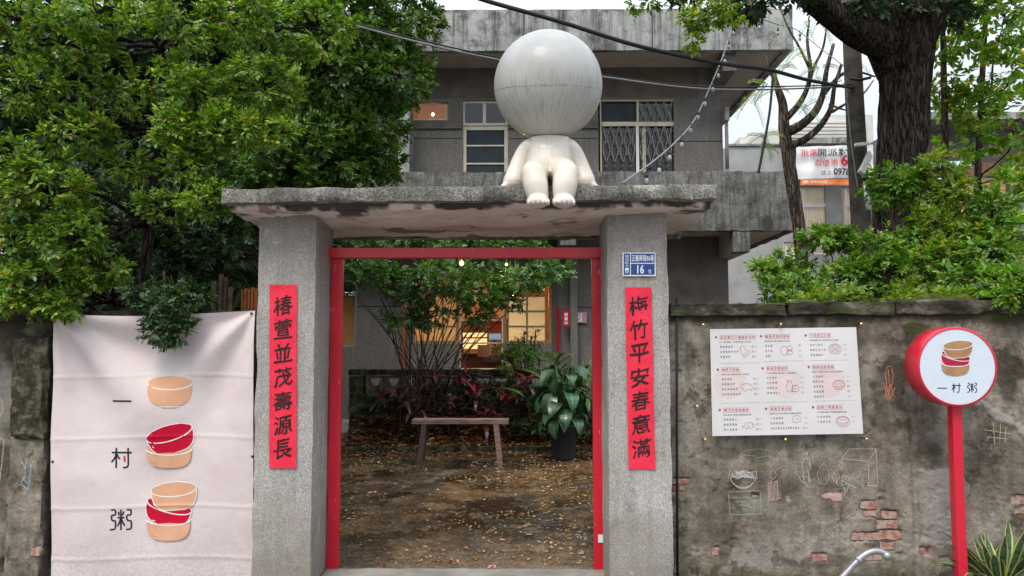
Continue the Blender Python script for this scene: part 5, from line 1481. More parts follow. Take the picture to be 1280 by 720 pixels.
patch(1001, 1092, 224, 231.5, .01, simple('orange vinyl', (.72,.20,.05), .5, var=.04), 'orange_strip', n2=4, skew=-1)
mb = MB(); F = lambda x, y: afn(x, y, .10)
write_px(mb, '揪團', F, 1000, 187, 1020, 196.5, .004, 3); write_px(mb, '超優惠', F, 1017, 200, 1046, 208.5, .004, 3); write_px(mb, '68', F, 1049.5, 194, 1069, 208, .03, 2)
mb.build('red_lettering', simple('vinyl red', (.52,.02,.035), .5, var=0, bump=0), ab)
for a_ in (('開派對!', 1021, 186.5, 1061, 196.3, .012), ('請洽', 1025.5, 213.5, 1037.5, 219.5, .0), ('0978-2', 1040, 211, 1070, 219.5, .025)):
    mb = MB(); write_px(mb, a_[0], F, *a_[1:], 2); mb.build('black_lettering', M['ink'], ab)
mb = MB(); write_px(mb, 'HAPPY', F, 1003, 226, 1009, 230, .02, 2); write_px(mb, '歡樂聚會派對空間', F, 1012, 226, 1032, 229.5, .0, 2); mb.build('white_lettering', M['white_metal'], ab)

# ------------------------------------------------------------------ foliage tools
def make_leaves(name, P0, D, Nn, L, W, mat, parent, fold_=.22, curl=.12, stuff=True):
    """leaves: base points P0, directions D, normals Nn, lengths L, widths W (numpy) -> one mesh"""
    k = len(P0)
    D = D/np.linalg.norm(D, axis=1, keepdims=True)
    Nn = Nn - D*np.sum(Nn*D, 1, keepdims=True); Nn = Nn/np.maximum(np.linalg.norm(Nn, axis=1, keepdims=True), 1e-6)
    S = np.cross(D, Nn)
    L = L[:, None]; W = W[:, None]
    # base, mid1, mid2, tip, left1, left2, right1, right2
    tb = [(0,0,0),(.32,0,-.5),(.68,0,-.4),(1,0,-1.2),(.30,.46,.6),(.68,.40,.1),(.30,-.46,.6),(.68,-.40,.1)]
    V_ = np.empty((k, 8, 3), np.float32)
    for i, (a, b, c_) in enumerate(tb):
        V_[:, i] = P0 + D*L*a + S*W*b + Nn*(W*fold_*(c_ if i not in (3,) else 0) - L*curl*a*a)
    F_ = [(0,1,4),(1,2,5,4),(2,3,5),(0,6,1),(1,6,7,2),(2,7,3)]
    base = (np.arange(k)*8)[:, None]
    li = np.concatenate([base+np.array(f)[None, :] for f in F_], axis=1).astype(np.int32)
    tot = np.tile(np.array([len(f) for f in F_], np.int32), k)
    me = bpy.data.meshes.new(name)
    me.vertices.add(k*8); me.vertices.foreach_set('co', V_.ravel())
    me.loops.add(li.size); me.loops.foreach_set('vertex_index', li.ravel())
    me.polygons.add(len(tot)); st_ = np.concatenate([[0], np.cumsum(tot)[:-1]]).astype(np.int32)
    me.polygons.foreach_set('loop_start', st_)
    try: me.polygons.foreach_set('loop_total', tot)
    except Exception: pass
    me.update(calc_edges=True)
    o = link(name, me, mat, parent)
    if stuff: o['kind'] = 'stuff'
    return o
def unit(n_, rng=RNG):
    v = rng.normal(size=(n_, 3)); return v/np.linalg.norm(v, axis=1, keepdims=True)
def blob_clusters(blobs, rng=RNG, up=.35, out=1.0):
    """blobs: (px, py, Y, rx, ry, rz, count) -> cluster points, outward directions"""
    C_ = []; D_ = []
    for (px, py, Y, rx_, ry_, rz_, cnt) in blobs:
        c_ = np.array(P(px, py, Y)); u = unit(cnt, rng); r_ = rng.uniform(.35, 1, cnt)[:, None]**.5
        C_.append(c_ + u*r_*np.array([rx_, ry_, rz_])); D_.append(u*out + np.array([0, -.15, up]) + rng.normal(size=(cnt, 3))*.3)
    return np.concatenate(C_), np.concatenate(D_)
def sprays(C_, D_, nr, nl, rl, ll, lw_, rng=RNG, droop=.25, flat=.8, pairs=True):
    """each cluster: nr leaf stalks with nl leaflets in pairs (stalk length rl, leaflet ll x lw_)"""
    n_ = len(C_); D_ = D_/np.linalg.norm(D_, axis=1, keepdims=True)
    sd_ = (D_[:, None, :]*.55 + rng.normal(size=(n_, nr, 3))*.62); sd_ /= np.linalg.norm(sd_, axis=2, keepdims=True)
    sd_[..., 2] -= droop*rng.uniform(0, 1, (n_, nr)); sd_ /= np.linalg.norm(sd_, axis=2, keepdims=True)
    upv = np.zeros_like(sd_); upv[..., 2] = 1; upv += rng.normal(size=upv.shape)*.35; upv += D_[:, None, :]*.5
    side = np.cross(sd_, upv); side /= np.maximum(np.linalg.norm(side, axis=2, keepdims=True), 1e-5); nn = np.cross(side, sd_)
    t = np.linspace(.25, 1, nl); sg_ = np.where(np.arange(nl) % 2 == 0, 1., -1.); sg_[-1] = 0
    sc_ = rng.uniform(.7, 1.25, (n_, nr, 1, 1))
    base = C_[:, None, None, :] + sd_[:, :, None, :]*(t[None, None, :, None]*rl)*sc_
    dirs = sd_[:, :, None, :]*.75 + side[:, :, None, :]*sg_[None, None, :, None]*.85 + rng.normal(size=(n_, nr, nl, 3))*.16
    nrm = nn[:, :, None, :] + rng.normal(size=(n_, nr, nl, 3))*.28
    m = n_*nr*nl
    LL = (rng.uniform(.75, 1.2, m)*ll); WW = LL/ll*lw_*rng.uniform(.85, 1.1, m)
    return base.reshape(m, 3), dirs.reshape(m, 3), nrm.reshape(m, 3), LL, WW
def wobble_tube(mb, a, b, r0, r1, n_=6, amp=.06, sides=6, seed=0):
    a = Vector(a); b = Vector(b); L_ = (b-a).length; q = []
    for i in range(n_+1):
        t = i/n_; p = a.lerp(b, t)
        w = math.sin(PI*t)*amp*L_*2
        p += Vector((mnoise.noise((seed+3.1, t*2.5, 1)), mnoise.noise((seed+7.7, t*2.5, 2)), mnoise.noise((seed+1.3, t*2.5, 5))))*w
        q.append(p)
    mb.tube(q, [r0+(r1-r0)*i/n_ for i in range(n_+1)], sides)
    return q
def twigs(mb, root, C_, frac=.4, r=.004, rng=RNG, sides=4):
    for i in range(len(C_)):
        if rng.random() < frac: wobble_tube(mb, root, C_[i], r*2.2, r*.6, 4, .10, sides, i)

# ------------------------------------------------------------------ trees
def tree(name, label, trunk_pts, trunk_r, blobs, leafmat, barkmat, nr, nl, rl, ll, lw_, group=None, limb_r=.03, sides=10, twig_frac=.3, droop=.25, up=.35, extra=None):
    t = empty(name, Vector(trunk_pts[0]), label, 'tree', group)
    tr = MB(); tr.tube(trunk_pts, trunk_r, sides+4); tr.build('trunk', barkmat, t)
    lm = MB(); tp = [Vector(p) for p in trunk_pts]
    Cs = []; Ds = []
    for bi, b in enumerate(blobs):
        c_ = P(b[0], b[1], b[2]); s_ = min(tp, key=lambda p: (p-c_).length + (2 if p.z > c_.z+.3 else 0))
        wobble_tube(lm, s_, c_, limb_r, limb_r*.3, 8, .10, 7, bi*3.3+len(name))
        Ci, Di = blob_clusters([b], up=up); Cs.append(Ci); Ds.append(Di)
        twigs(lm, c_, Ci, twig_frac, limb_r*.14)
    lm.build('limbs', barkmat, t)
    C_, D_ = np.concatenate(Cs), np.concatenate(Ds)
    a = sprays(C_, D_, nr, nl, rl, ll, lw_, droop=droop)
    make_leaves('crown', *a, leafmat, t)
    return t
# near left tree, hanging over the wall and the gate
NEAR = [(60,240,5.1,.34,.25,.22,34),(22,300,5.2,.28,.28,.30,30),(95,165,5.3,.24,.2,.12,20),(30,105,5.2,.30,.25,.20,26),(85,55,5.3,.30,.25,.12,18),
 (25,25,5.3,.34,.3,.16,22),(120,15,5.2,.34,.3,.12,20),(200,95,5.5,.20,.2,.16,14),(235,30,5.2,.30,.3,.16,24),(305,25,5.4,.30,.3,.16,24),
 (245,115,5.2,.26,.25,.16,26),(222,158,5.1,.20,.2,.13,20),(275,165,5.15,.30,.2,.12,26),(330,105,5.4,.26,.3,.16,22),(385,35,5.6,.34,.3,.20,26),
 (330,165,5.3,.22,.25,.08,16),(240,205,5.1,.16,.15,.10,12),(258,252,5.0,.13,.12,.08,12),
 (90,300,5.0,.20,.16,.16,20),(55,350,5.0,.22,.2,.12,20),(75,378,5.0,.12,.1,.06,9),(18,205,5.1,.24,.2,.16,22),(8,350,5.1,.18,.18,.14,12),
 (200,262,5.4,.18,.2,.08,8),(150,205,5.7,.2,.2,.12,10),(125,330,5.2,.16,.15,.14,14),(35,378,5.05,.22,.12,.05,14),(140,120,5.7,.22,.2,.12,12)]
INNER = [(150,300,6.6,.42,.3,.36,60),(215,320,6.5,.36,.3,.32,50),(268,290,6.7,.30,.3,.30,36),(120,360,6.3,.4,.3,.16,36),(205,365,6.3,.36,.25,.14,34),(285,350,6.9,.2,.2,.2,14),(100,230,6.6,.4,.3,.3,40),(240,235,6.6,.3,.3,.16,30)]
near = tree('overhanging_tree', 'bright green compound-leaved tree hanging over the left wall and banner',
     [P(175,460,6.1)-Vector((0,0,1.6)), P(178,380,6.1), P(185,280,6.1), P(198,170,6.05), P(205,60,6.0), P(200,-80,6.0)], [.05,.045,.04,.035,.03,.02],
     [(a,b,c,d,e,f_,int(g_*1.5)) for a,b,c,d,e,f_,g_ in NEAR], M['leaf_main'], M['bark'], 8, 7, .078, .038, .021, limb_r=.022, twig_frac=.35)
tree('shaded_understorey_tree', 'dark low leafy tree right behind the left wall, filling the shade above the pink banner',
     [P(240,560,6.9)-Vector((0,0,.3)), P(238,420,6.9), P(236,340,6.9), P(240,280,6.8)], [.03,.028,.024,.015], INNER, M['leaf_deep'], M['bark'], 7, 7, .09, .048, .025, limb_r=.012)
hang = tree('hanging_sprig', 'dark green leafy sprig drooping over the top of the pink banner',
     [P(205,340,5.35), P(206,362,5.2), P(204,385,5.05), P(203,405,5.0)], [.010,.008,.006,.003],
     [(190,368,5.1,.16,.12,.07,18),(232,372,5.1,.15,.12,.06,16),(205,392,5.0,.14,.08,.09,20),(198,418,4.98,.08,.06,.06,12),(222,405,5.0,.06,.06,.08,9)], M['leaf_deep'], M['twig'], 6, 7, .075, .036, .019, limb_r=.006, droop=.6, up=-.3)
hang['category'] = 'tree branch'
MID = [(440,30,7.6,.75,.6,.42,120),(500,20,8.2,.5,.5,.40,70),(420,105,7.6,.75,.6,.36,120),(490,95,8.0,.42,.5,.38,75),(400,180,7.4,.60,.5,.34,100),
 (465,165,7.8,.38,.4,.40,75),(355,215,7.4,.5,.5,.25,70),(445,215,7.8,.40,.4,.20,60),(360,90,8.0,.8,.6,.6,90),(390,10,7.4,.7,.5,.4,80),(300,200,7.6,.5,.4,.3,60),(340,-60,7.6,1.1,1.,.5,80),(470,-70,8.0,.8,.9,.5,60)]
tree('dense_tree', 'dense small-leaved green tree between the left wall and the house',
     [P(330,560,8.2)-Vector((0,0,.5)), P(335,400,8.2), P(345,250,8.1), P(370,120,8.0), P(390,0,8.0), P(400,-120,8.0)], [.13,.12,.11,.09,.06,.04],
     MID, M['leaf_green'], M['bark2'], 7, 7, .10, .052, .028, limb_r=.03)
LIME = [(345,195,9.2,.7,.5,.30,60),(400,222,9.4,.45,.4,.20,40),(130,110,9.4,.5,.4,.4,26),(470,70,9.6,.4,.4,.5,30)]  # yellow-green leaves showing between the darker crowns
tree('sunlit_tree', 'yellow green tree glimpsed behind the dense dark tree beside the house',
     [P(360,560,9.6)-Vector((0,0,.3)), P(355,380,9.6), P(350,250,9.5), P(400,100,9.5)], [.10,.09,.07,.04], LIME, M['leaf_yell'], M['bark2'], 7, 7, .12, .07, .036, limb_r=.03)
DARK = [(40,120,8.8,1.2,.6,1.1,150),(150,160,9.0,1.1,.6,1.1,150),(250,110,9.0,1.1,.6,1.1,140),(70,290,8.4,1.2,.6,.7,130),(190,300,8.4,1.,.6,.7,130),(280,250,8.4,.6,.6,.7,80),(20,20,8.6,1.2,.6,.7,90),(190,10,9.0,1.4,.6,.6,90),(300,20,9.2,1.2,.6,.6,90),
 (100,-80,8.6,2.2,1.2,.5,90),(-80,150,8.5,1.0,1.,1.8,90)]
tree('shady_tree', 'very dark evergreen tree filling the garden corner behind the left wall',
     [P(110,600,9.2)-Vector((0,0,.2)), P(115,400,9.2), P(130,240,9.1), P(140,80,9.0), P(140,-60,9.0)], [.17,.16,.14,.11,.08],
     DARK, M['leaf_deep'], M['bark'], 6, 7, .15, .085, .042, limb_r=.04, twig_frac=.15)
# backs of garden: tall dense hedge mass that closes the view on the left
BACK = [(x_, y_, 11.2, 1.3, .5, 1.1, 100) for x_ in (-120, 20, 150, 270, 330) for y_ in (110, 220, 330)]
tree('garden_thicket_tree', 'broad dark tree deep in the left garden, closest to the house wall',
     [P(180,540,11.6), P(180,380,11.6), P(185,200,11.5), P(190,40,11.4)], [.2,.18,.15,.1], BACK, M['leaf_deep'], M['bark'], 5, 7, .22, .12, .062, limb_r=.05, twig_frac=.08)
# overhead crown shading the courtyard (outside the frame above)
OVER = [(250,-420,8.5,1.8,1.6,.5,120),(520,-480,9.5,1.9,1.6,.5,130),(820,-470,9.5,1.6,1.4,.5,90),(500,-330,10.8,1.6,1.0,.4,70)]

# palm with fine fronds behind the left post
def palm(base, n_f, L_, label, elev=(R(10), R(70)), az=(0, 2*PI), mat=None, nl=46):
    t = empty('areca_palm', base, label, 'palm')
    q0 = Vector(base); mb = MB(); mb.tube([q0, q0+Vector((0,0,1.2))], [.06,.05], 10); mb.build('trunk', M['bark2'], t)
    top = q0+Vector((0,0,1.2))
    for i in range(n_f):
        a_ = az[0]+(az[1]-az[0])*i/n_f+random.uniform(-.15,.15); e_ = random.uniform(*elev); ll_ = L_*random.uniform(.8,1.1)
        pts_ = []; p = top.copy(); el = e_
        for k in range(15):
            pts_.append(p.copy()); p = p+Vector((math.cos(a_)*math.cos(el), math.sin(a_)*math.cos(el), math.sin(el)))*ll_/14; el -= .13
        st_ = MB(); st_.tube(pts_, [.009-.0005*k for k in range(15)], 5)
        P0 = []; D0 = []; N0 = []
        for k in range(nl*2):
            s_ = (k//2+1)/(nl+1); x = s_*13.99; j = int(x); q_ = pts_[j].lerp(pts_[min(j+1,14)], x-j); d = (pts_[min(j+1,14)]-pts_[j]).normalized() if j < 14 else (pts_[14]-pts_[13]).normalized()
            sd_ = d.cross(Vector((0,0,1))).normalized()*(1 if k % 2 else -1)
            P0.append(q_); D0.append(d*.7+sd_+Vector((0,0,-.25+random.uniform(-.2,.1)))); N0.append(Vector((0,0,1))+sd_*.3)
        LL = np.array([.32*math.sin(PI*min(.95, .12+.85*(k//2)/nl)) for k in range(nl*2)])*L_; 
        f = st_.build('frond', mat, t)
        make_leaves('frond_leaflets', np.array(P0), np.array(D0), np.array(N0), LL, LL*.06, mat, f, .2, .2)
    return t
M['palmleaf'] = mat_leaf('palm leaflets', [(0.,(.006,.016,.006)),(.6,(.012,.030,.010)),(.85,(.03,.05,.012)),(1.,(.09,.04,.02))], .6, .1, .2)
palm(P(262,330,7.2)-Vector((0,0,1.3)), 9, 1.25, 'areca palm with fine drooping fronds left of the gate post', mat=M['palmleaf'])
palm(P(165,300,8.0)-Vector((0,0,1.3)), 11, 1.3, 'shaded palm deeper in the left garden behind the overhanging tree', mat=M['palmleaf'])
# old planks and an orange slat screen behind the wall
fn_ = empty('plank_fence', (P(290,380,6.2).x, 6.2, 0), 'old upright timber planks and orange slats behind the left wall', 'fence')
for (x0, x1, y0, m_) in ((263,270,351,'w'),(272,277.5,342,'w'),(278,283,346,'w'),(284,289.5,358,'w'),(301,303.5,362,'o'),(304.5,308,360,'o'),(309,312,361,'o'),(313,316.5,359,'o'),(317.5,320.5,360,'o')):
    o = rough_box('plank', M['wood_old'] if m_ == 'w' else simple('orange slat', (.36,.11,.025), .7, var=.2), fn_, P(x0,380,6.2).x, P(x1,380,6.2).x, 6.2, 6.23, 0, P(290,y0,6.2).z, .15, .004, 5, .003, .004)
    if m_ == 'o': o['label'] = 'orange slat'
# yard screen that closes the left side of the courtyard
gs = rough_box('side_garden_wall', M['mossy'], None, -8.6, -8.4, 5.5, 15.0, -.1, 2.2, .5, .02, 2, .02)
tag(gs, 'long dark mossy boundary wall down the left side of the garden', 'wall')

# big dark trunk at right
bt = empty('large_old_tree', P(1135,470,8.2)-Vector((0,0,1.3)), 'massive dark fissured trunk with spreading limbs right of the house', 'tree')
tp_ = [P(1128,520,8.2)-Vector((0,0,.8)), P(1127,400,8.2), P(1126,300,8.2), P(1124,250,8.2), P(1126,200,8.2), P(1130,150,8.2), P(1132,100,8.2), P(1130,60,8.2)]
mb = MB()
def barky(pts, rad, sides=56, amp=.09, seed=0):
    q = []; rr_ = []
    for i in range(len(pts)-1):
        for k in range(10): q.append(Vector(pts[i]).lerp(Vector(pts[i+1]), k/10)); rr_.append(rad[i]+(rad[i+1]-rad[i])*k/10)
    q.append(Vector(pts[-1])); rr_.append(rad[-1])
    for _ in range(4): q = [q[0]]+[(q[i-1]+q[i]*2+q[i+1])/4 for i in range(1, len(q)-1)]+[q[-1]]
    n0 = len(mb.v); mb.tube(q, rr_, sides, True)
    for i in range(n0, len(mb.v)):
        ring = (i-n0)//sides; c_ = q[min(ring, len(q)-1)]; v = Vector(mb.v[i]); d = v-c_
        a_ = math.atan2(d.y, d.x)
        k_ = mnoise.fractal(Vector((math.cos(a_)*3.2+seed, math.sin(a_)*3.2, v.z*1.1)), .8, 2, 4)*amp*1.6 + mnoise.fractal(Vector((math.cos(a_)*11, math.sin(a_)*11, v.z*3)), .8, 2, 3)*amp*.55
        mb.v[i] = tuple(c_ + d*(1+k_))
barky(tp_, [.31,.28,.262,.255,.238,.242,.255,.30])
barky([P(1128,75,8.2), P(1150,30,8.15), P(1175,-25,8.1), P(1205,-110,8.0)], [.26,.23,.20,.16], 30, .08, 3)
barky([P(1128,85,8.2), P(1105,35,8.2), P(1090,-10,8.2), P(1070,-90,8.2)], [.26,.23,.20,.17], 30, .08, 5)
barky([P(1122,62,8.15), P(1078,42,8.0), P(1046,22,7.9), P(1012,-3,7.8), P(960,-50,7.7)], [.19,.165,.14,.12,.10], 30, .09, 7)
mb.build('trunk', M['bark'], bt)
LBT = [(1180,-20,8.0,.8,.7,.35,40),(1060,-30,7.8,.7,.7,.25,36),(960,-22,7.6,.6,.6,.16,34),(885,-16,7.2,.4,.4,.12,22),(940,2,7.4,.30,.3,.06,12),(1090,5,7.8,.3,.3,.1,10)]
Ci, Di = blob_clusters(LBT); make_leaves('crown', *sprays(Ci, Di, 6, 7, .13, .07, .036), M['leaf_deep'], bt)
Ci2, Di2 = blob_clusters([(870,26,6.6,.09,.1,.10,8),(903,18,6.6,.16,.1,.10,13),(868,50,6.6,.04,.05,.06,4),(815,1,6.8,.07,.1,.03,4),(800,4,6.8,.05,.1,.02,2)])
make_leaves('low_sprigs', *sprays(Ci2, Di2, 5, 7, .085, .05, .026, droop=.7), M['leaf_yell'], bt)
mb = MB(); wobble_tube(mb, P(960,-40,7.2), P(903,18,6.6), .010, .004, 6, .05, 5, 3); wobble_tube(mb, P(903,5,6.6), P(868,50,6.6), .005, .002, 5, .08, 4, 5); wobble_tube(mb, P(900,-40,7), P(815,1,6.8), .007, .003, 5, .08, 4, 8); mb.build('low_twigs', M['twig'], bt)

# slim flaky tree with feathery leaves
ft = empty('feathery_tree', P(1003,470,10.5)-Vector((0,0,1.3)), 'slim flaky-barked tree with bare forks and feathery leaves beside the house corner', 'tree')
mb = MB()
barky([P(1006,520,10.5)-Vector((0,0,.6)), P(1003,380,10.5), P(1002,320,10.5), P(996,260,10.5), P(986,200,10.5), P(980,160,10.5), P(979,130,10.5), P(970,105,10.5), P(966,85,10.5)], [.09,.088,.085,.082,.08,.075,.058,.04,.025], 22, .12, 9)
mb.build('trunk', M['bark3'], ft)
mb = MB()
def branch(pts, r0, r1, sd=7):
    q = [P(*p) for p in pts]; q2 = []
    for i in range(len(q)-1):
        for k in range(5): q2.append(q[i].lerp(q[i+1], k/5))
    q2.append(q[-1])
    for _ in range(4): q2 = [q2[0]]+[(q2[i-1]+q2[i]*2+q2[i+1])/4 for i in range(1, len(q2)-1)]+[q2[-1]]
    mb.tube(q2, [r0+(r1-r0)*i/(len(q2)-1) for i in range(len(q2))], sd)
branch([(984,165,10.5),(1000,158,10.4),(1020,140,10.3),(1030,115,10.3),(1032,90,10.2),(1042,55,10.2)], .075, .022)
branch([(986,182,10.5),(1005,176,10.4),(1026,158,10.4),(1040,135,10.3),(1042,110,10.3),(1052,80,10.2)], .06, .02)
branch([(981,150,10.5),(1000,130,10.5),(1010,110,10.5),(1014,85,10.5),(1008,50,10.5),(1012,25,10.5)], .05, .012)
branch([(1010,110,10.5),(1016,85,10.4),(1030,60,10.4),(1034,25,10.4)], .03, .010)
branch([(1030,118,10.3),(1050,92,10.3),(1070,88,10.3),(1094,96,10.3)], .03, .012)
branch([(1040,140,10.3),(1060,128,10.3),(1080,118,10.3),(1092,100,10.3)], .022, .008)
branch([(1014,90,10.5),(1000,60,10.5),(985,35,10.5),(975,10,10.5)], .022, .008)
branch([(974,112,10.5),(962,92,10.4),(958,70,10.4)], .02, .006)
branch([(1036,130,10.3),(1060,140,10.3),(1078,128,10.3)], .015, .006)
mb.build('limbs', M['bark3'], ft)
def pinnate(spots, ll=.022, n_=15, L_=.26):
    P0 = []; D0 = []; N0 = []
    for (px, py, Y, a_) in spots:
        q_ = P(px, py, Y); d = Vector((math.cos(a_), random.uniform(-.4,.4), -math.sin(a_)))
        d.normalize()
        for k in range(n_*2):
            s_ = (k//2)/n_; p = q_ + d*L_*s_ + Vector((0,0,-.12*s_*s_)); sd_ = d.cross(Vector((.1,-1,.25))).normalized()*(1 if k % 2 else -1)
            P0.append(p); D0.append(d*.5+sd_); N0.append(Vector((0,-1,.6)))
    k_ = len(P0); return np.array(P0), np.array(D0), np.array(N0), np.full(k_, ll*1.9), np.full(k_, ll*.55)
sp_l = []
for _ in range(46):
    cx, cy, s_ = random.choice([(1000,95,22),(1020,70,25),(975,60,20),(1045,90,18),(1005,130,16),(960,105,10),(1035,45,20),(985,20,20),(1070,105,12),(1020,20,22),(940,120,8),(957,170,12)])
    sp_l.append((random.gauss(cx, s_*.6), random.gauss(cy, s_*.6), 10.3, random.uniform(-.6, PI+.6)))
make_leaves('crown', *pinnate(sp_l), M['leaf_yell'], ft, .1, .05)

# right tree: loose translucent foliage at the edge
RT = [(1205,30,8.8,.45,.5,.35,36),(1255,20,8.4,.45,.5,.35,38),(1240,95,8.8,.5,.5,.30,36),(1195,110,9.2,.3,.4,.3,22),(1270,150,8.4,.4,.4,.3,28),(1215,170,9.2,.4,.4,.25,22),(1260,225,8.8,.3,.3,.25,18),(1190,60,9.6,.3,.3,.3,14),(1290,80,8.2,.4,.5,.5,28),(1250,-60,8.6,.8,.6,.4,50),(1225,135,9.0,.35,.3,.2,16)]
tree('light_leaved_tree', 'loose light green tree with thin grey stems at the right edge behind the wall',
     [P(1225,520,9.4), P(1224,350,9.4), P(1222,230,9.4), P(1226,130,9.3), P(1232,20,9.2), P(1240,-80,9.2)], [.05,.045,.04,.035,.03,.02], [(a,b,c,d,e,f_,int(g_*.62)) for a,b,c,d,e,f_,g_ in RT], M['leaf_edge'], M['bark3'], 4, 6, .13, .085, .046, limb_r=.014, twig_frac=.5)
mb = MB(); mb.tube([P(1184,470,9.0), P(1183,300,9.0), P(1181,150,9.0), P(1178,20,9.0), P(1180,-60,9.0)], [.05,.045,.04,.03,.02], 8)
gst = empty('young_tree', P(1184,470,9.0)-Vector((0,0,1.2)), 'thin straight stem of a young tree just right of the massive trunk', 'tree'); mb.build('trunk', M['bark3'], gst)
Ci, Di = blob_clusters([(1180,5,9.0,.4,.3,.3,20),(1195,140,9.0,.25,.3,.25,12)]); make_leaves('crown', *sprays(Ci, Di, 5, 6, .12, .075, .04), M['leaf_yell'], gst)

# shrubs standing behind the right wall
def shrub(label, base, blobs, mat, nr=7, nl=7, rl=.09, ll=.045, lw_=.023, group='shrubs behind the right wall'):
    t = empty('shrub', base, label, 'shrub', group); mb = MB(); Cs = []; Ds = []
    for bi, b in enumerate(blobs):
        c_ = P(b[0], b[1], b[2]); wobble_tube(mb, base+Vector((random.uniform(-.05,.05), random.uniform(-.05,.05), 0)), c_, .014, .005, 8, .07, 6, bi*2.1+base.x)
        Ci, Di = blob_clusters([b]); Cs.append(Ci); Ds.append(Di); twigs(mb, c_, Ci, .4, .003)
    mb.build('stems', M['twig'], t); make_leaves('foliage', *sprays(np.concatenate(Cs), np.concatenate(Ds), nr, nl, rl, ll, lw_), mat, t)
    return t
gp = lambda px, Y: Vector((P(px, 400, Y).x, Y, 0))
shrub('low bushy shrub at the far left of the right wall, next to the house corner', gp(965,6.8), [(958,345,6.8,.14,.16,.11,15),(985,335,6.9,.18,.18,.13,20),(1008,355,6.6,.16,.15,.12,14),(980,364,6.5,.24,.12,.06,12)], M['leaf_mid'])
shrub('arching shrub with a long leafy spray reaching left below the advert banner', gp(1080,6.9), [(1035,298,6.9,.20,.15,.07,20),(1068,300,6.9,.18,.15,.08,20),(1092,320,6.8,.18,.2,.12,24),(1060,350,6.7,.22,.15,.13,26),(1048,370,6.4,.30,.12,.06,18)], M['leaf_mid'])
shrub('leafy shrub directly before the massive trunk', gp(1130,6.8), [(1118,225,7.0,.20,.15,.10,20),(1100,240,7.0,.14,.14,.08,12),(1140,240,7.0,.15,.15,.10,12),(1110,345,6.6,.25,.2,.15,34),(1145,330,6.6,.22,.2,.15,32),(1125,300,6.8,.2,.2,.10,18)], M['leaf_mid'])
shrub('tall bright shrub with pale yellow new leaves beside the right tree', gp(1190,6.6), [(1178,210,6.9,.18,.18,.14,26),(1195,245,6.8,.20,.18,.15,30),(1172,280,6.7,.22,.2,.15,32),(1205,300,6.6,.22,.2,.16,36),(1178,325,6.5,.22,.2,.14,32),(1160,365,6.3,.30,.14,.06,26)], M['leaf_yell'])
shrub('dense shrub at the right edge spilling over the wall coping', gp(1262,6.3), [(1240,270,6.6,.22,.2,.16,30),(1265,300,6.4,.22,.2,.16,32),(1235,320,6.3,.22,.2,.14,32),(1270,345,6.0,.20,.2,.12,26),(1220,350,6.1,.22,.2,.10,24),(1268,240,6.8,.2,.2,.2,18)], M['leaf_mid'])
shrub('small sprig of leaves hanging over the coping above the round sign', gp(1255,5.75), [(1248,352,5.35,.14,.1,.07,17),(1262,368,5.2,.11,.06,.06,13),(1274,350,5.3,.10,.1,.07,10)], M['leaf_mid'], 7, 7, .08, .042, .022)
# low leaves along the top of the coping
GR = [(x_, 374-3*math.sin(x_), 5.6, .14, .10, .035, 7) for x_ in range(1000, 1240, 22)]
Ci, Di = blob_clusters(GR, up=.8); o = make_leaves('coping_creeper', *sprays(Ci, Di, 6, 6, .06, .036, .019), M['leaf_yell'], None)
tag(o, 'low bright creeper leaves growing along the top of the right wall', 'creeper', kind='stuff')
# moss cushions on the coping
U, V = np.meshgrid(np.linspace(wx0+.02, 4.5, 420), np.linspace(WY-.035, WY+.25, 26), indexing='ij')
mz = cz1+.002
mossh = lambda x, y: mz + .014*((x-wx0)/1.3)*.0 + .05*sstep(.42, .62, fbm(x, y, 3.2, 4, 71))*sstep(WY-.036, WY+.04, y)*(.35+.8*sstep(X_(900), X_(1150), x)) + .012*fbm(x, y, 22, 3, 72) - .012 + .012*sstep(X_(985),X_(1290),x)*3
n = Nodes('moss'); c = n.ramp(n.noise(16, 6, .7), [(.3, (.020,.022,.008)), (.5, (.05,.065,.012)), (.7, (.10,.14,.022))]); n.bump(n.noise(70, 4), .8, .01); M['moss'] = n.done(c, .95, .1)
o = sheet('coping_moss', U, V, lambda x, y: (x, y, mossh(x, y)), M['moss'], None); tag(o, 'thick uneven moss cushion on top of the right wall', 'moss', kind='stuff')

# ------------------------------------------------------------------ pole, cables, string of bulbs
po = empty('utility_pole', gp(1075,9.2), 'slim dark concrete utility pole left of the massive trunk with a slanted light', 'pole')
mb = MB(); mb.tube([P(1086,500,9.2), P(1080,340,9.2), P(1072,200,9.2), P(1066,80,9.2), P(1060,-40,9.2)], [.125,.12,.112,.104,.098], 20); mb.build('shaft', M['pole'], po)
def slab_px(name, mat, parent, quad, Y, d):
    mb = MB(); a = [P(x, y, Y) for x, y in quad]; b = [v+Vector((0,d,0)) for v in a]; mb.add(a+b, [(3,2,1,0),(4,5,6,7),(0,1,5,4),(1,2,6,5),(2,3,7,6),(3,0,4,7)]); return mb.build(name, mat, parent)
slab_px('slanted_light', M['white_metal'], po, [(1076,213),(1081,218),(1091,196),(1088,188)], 9.0, .16)
slab_px('bracket', M['white_metal'], po, [(1070,182),(1087,181),(1086,177),(1070,178.5)], 9.0, .05)
mb = MB(); mb.tube([P(1082,228,9.0), P(1084,250,9.0), P(1086,262,9.0)], .03, 8); mb.tube([P(1088,335,9.0), P(1088,350,9.0)], .03, 8); mb.build('white_conduit', M['white_metal'], po)
for y_ in (98, 222, 232):
    mb = MB(); mb.tube([P(1063+(y_-98)*.1,y_,9.05), P(1075+(y_-98)*.1,y_+2,9.0), P(1088+(y_-98)*.08,y_-1,9.05)], .02, 6); mb.build('strap', M['black'], po)
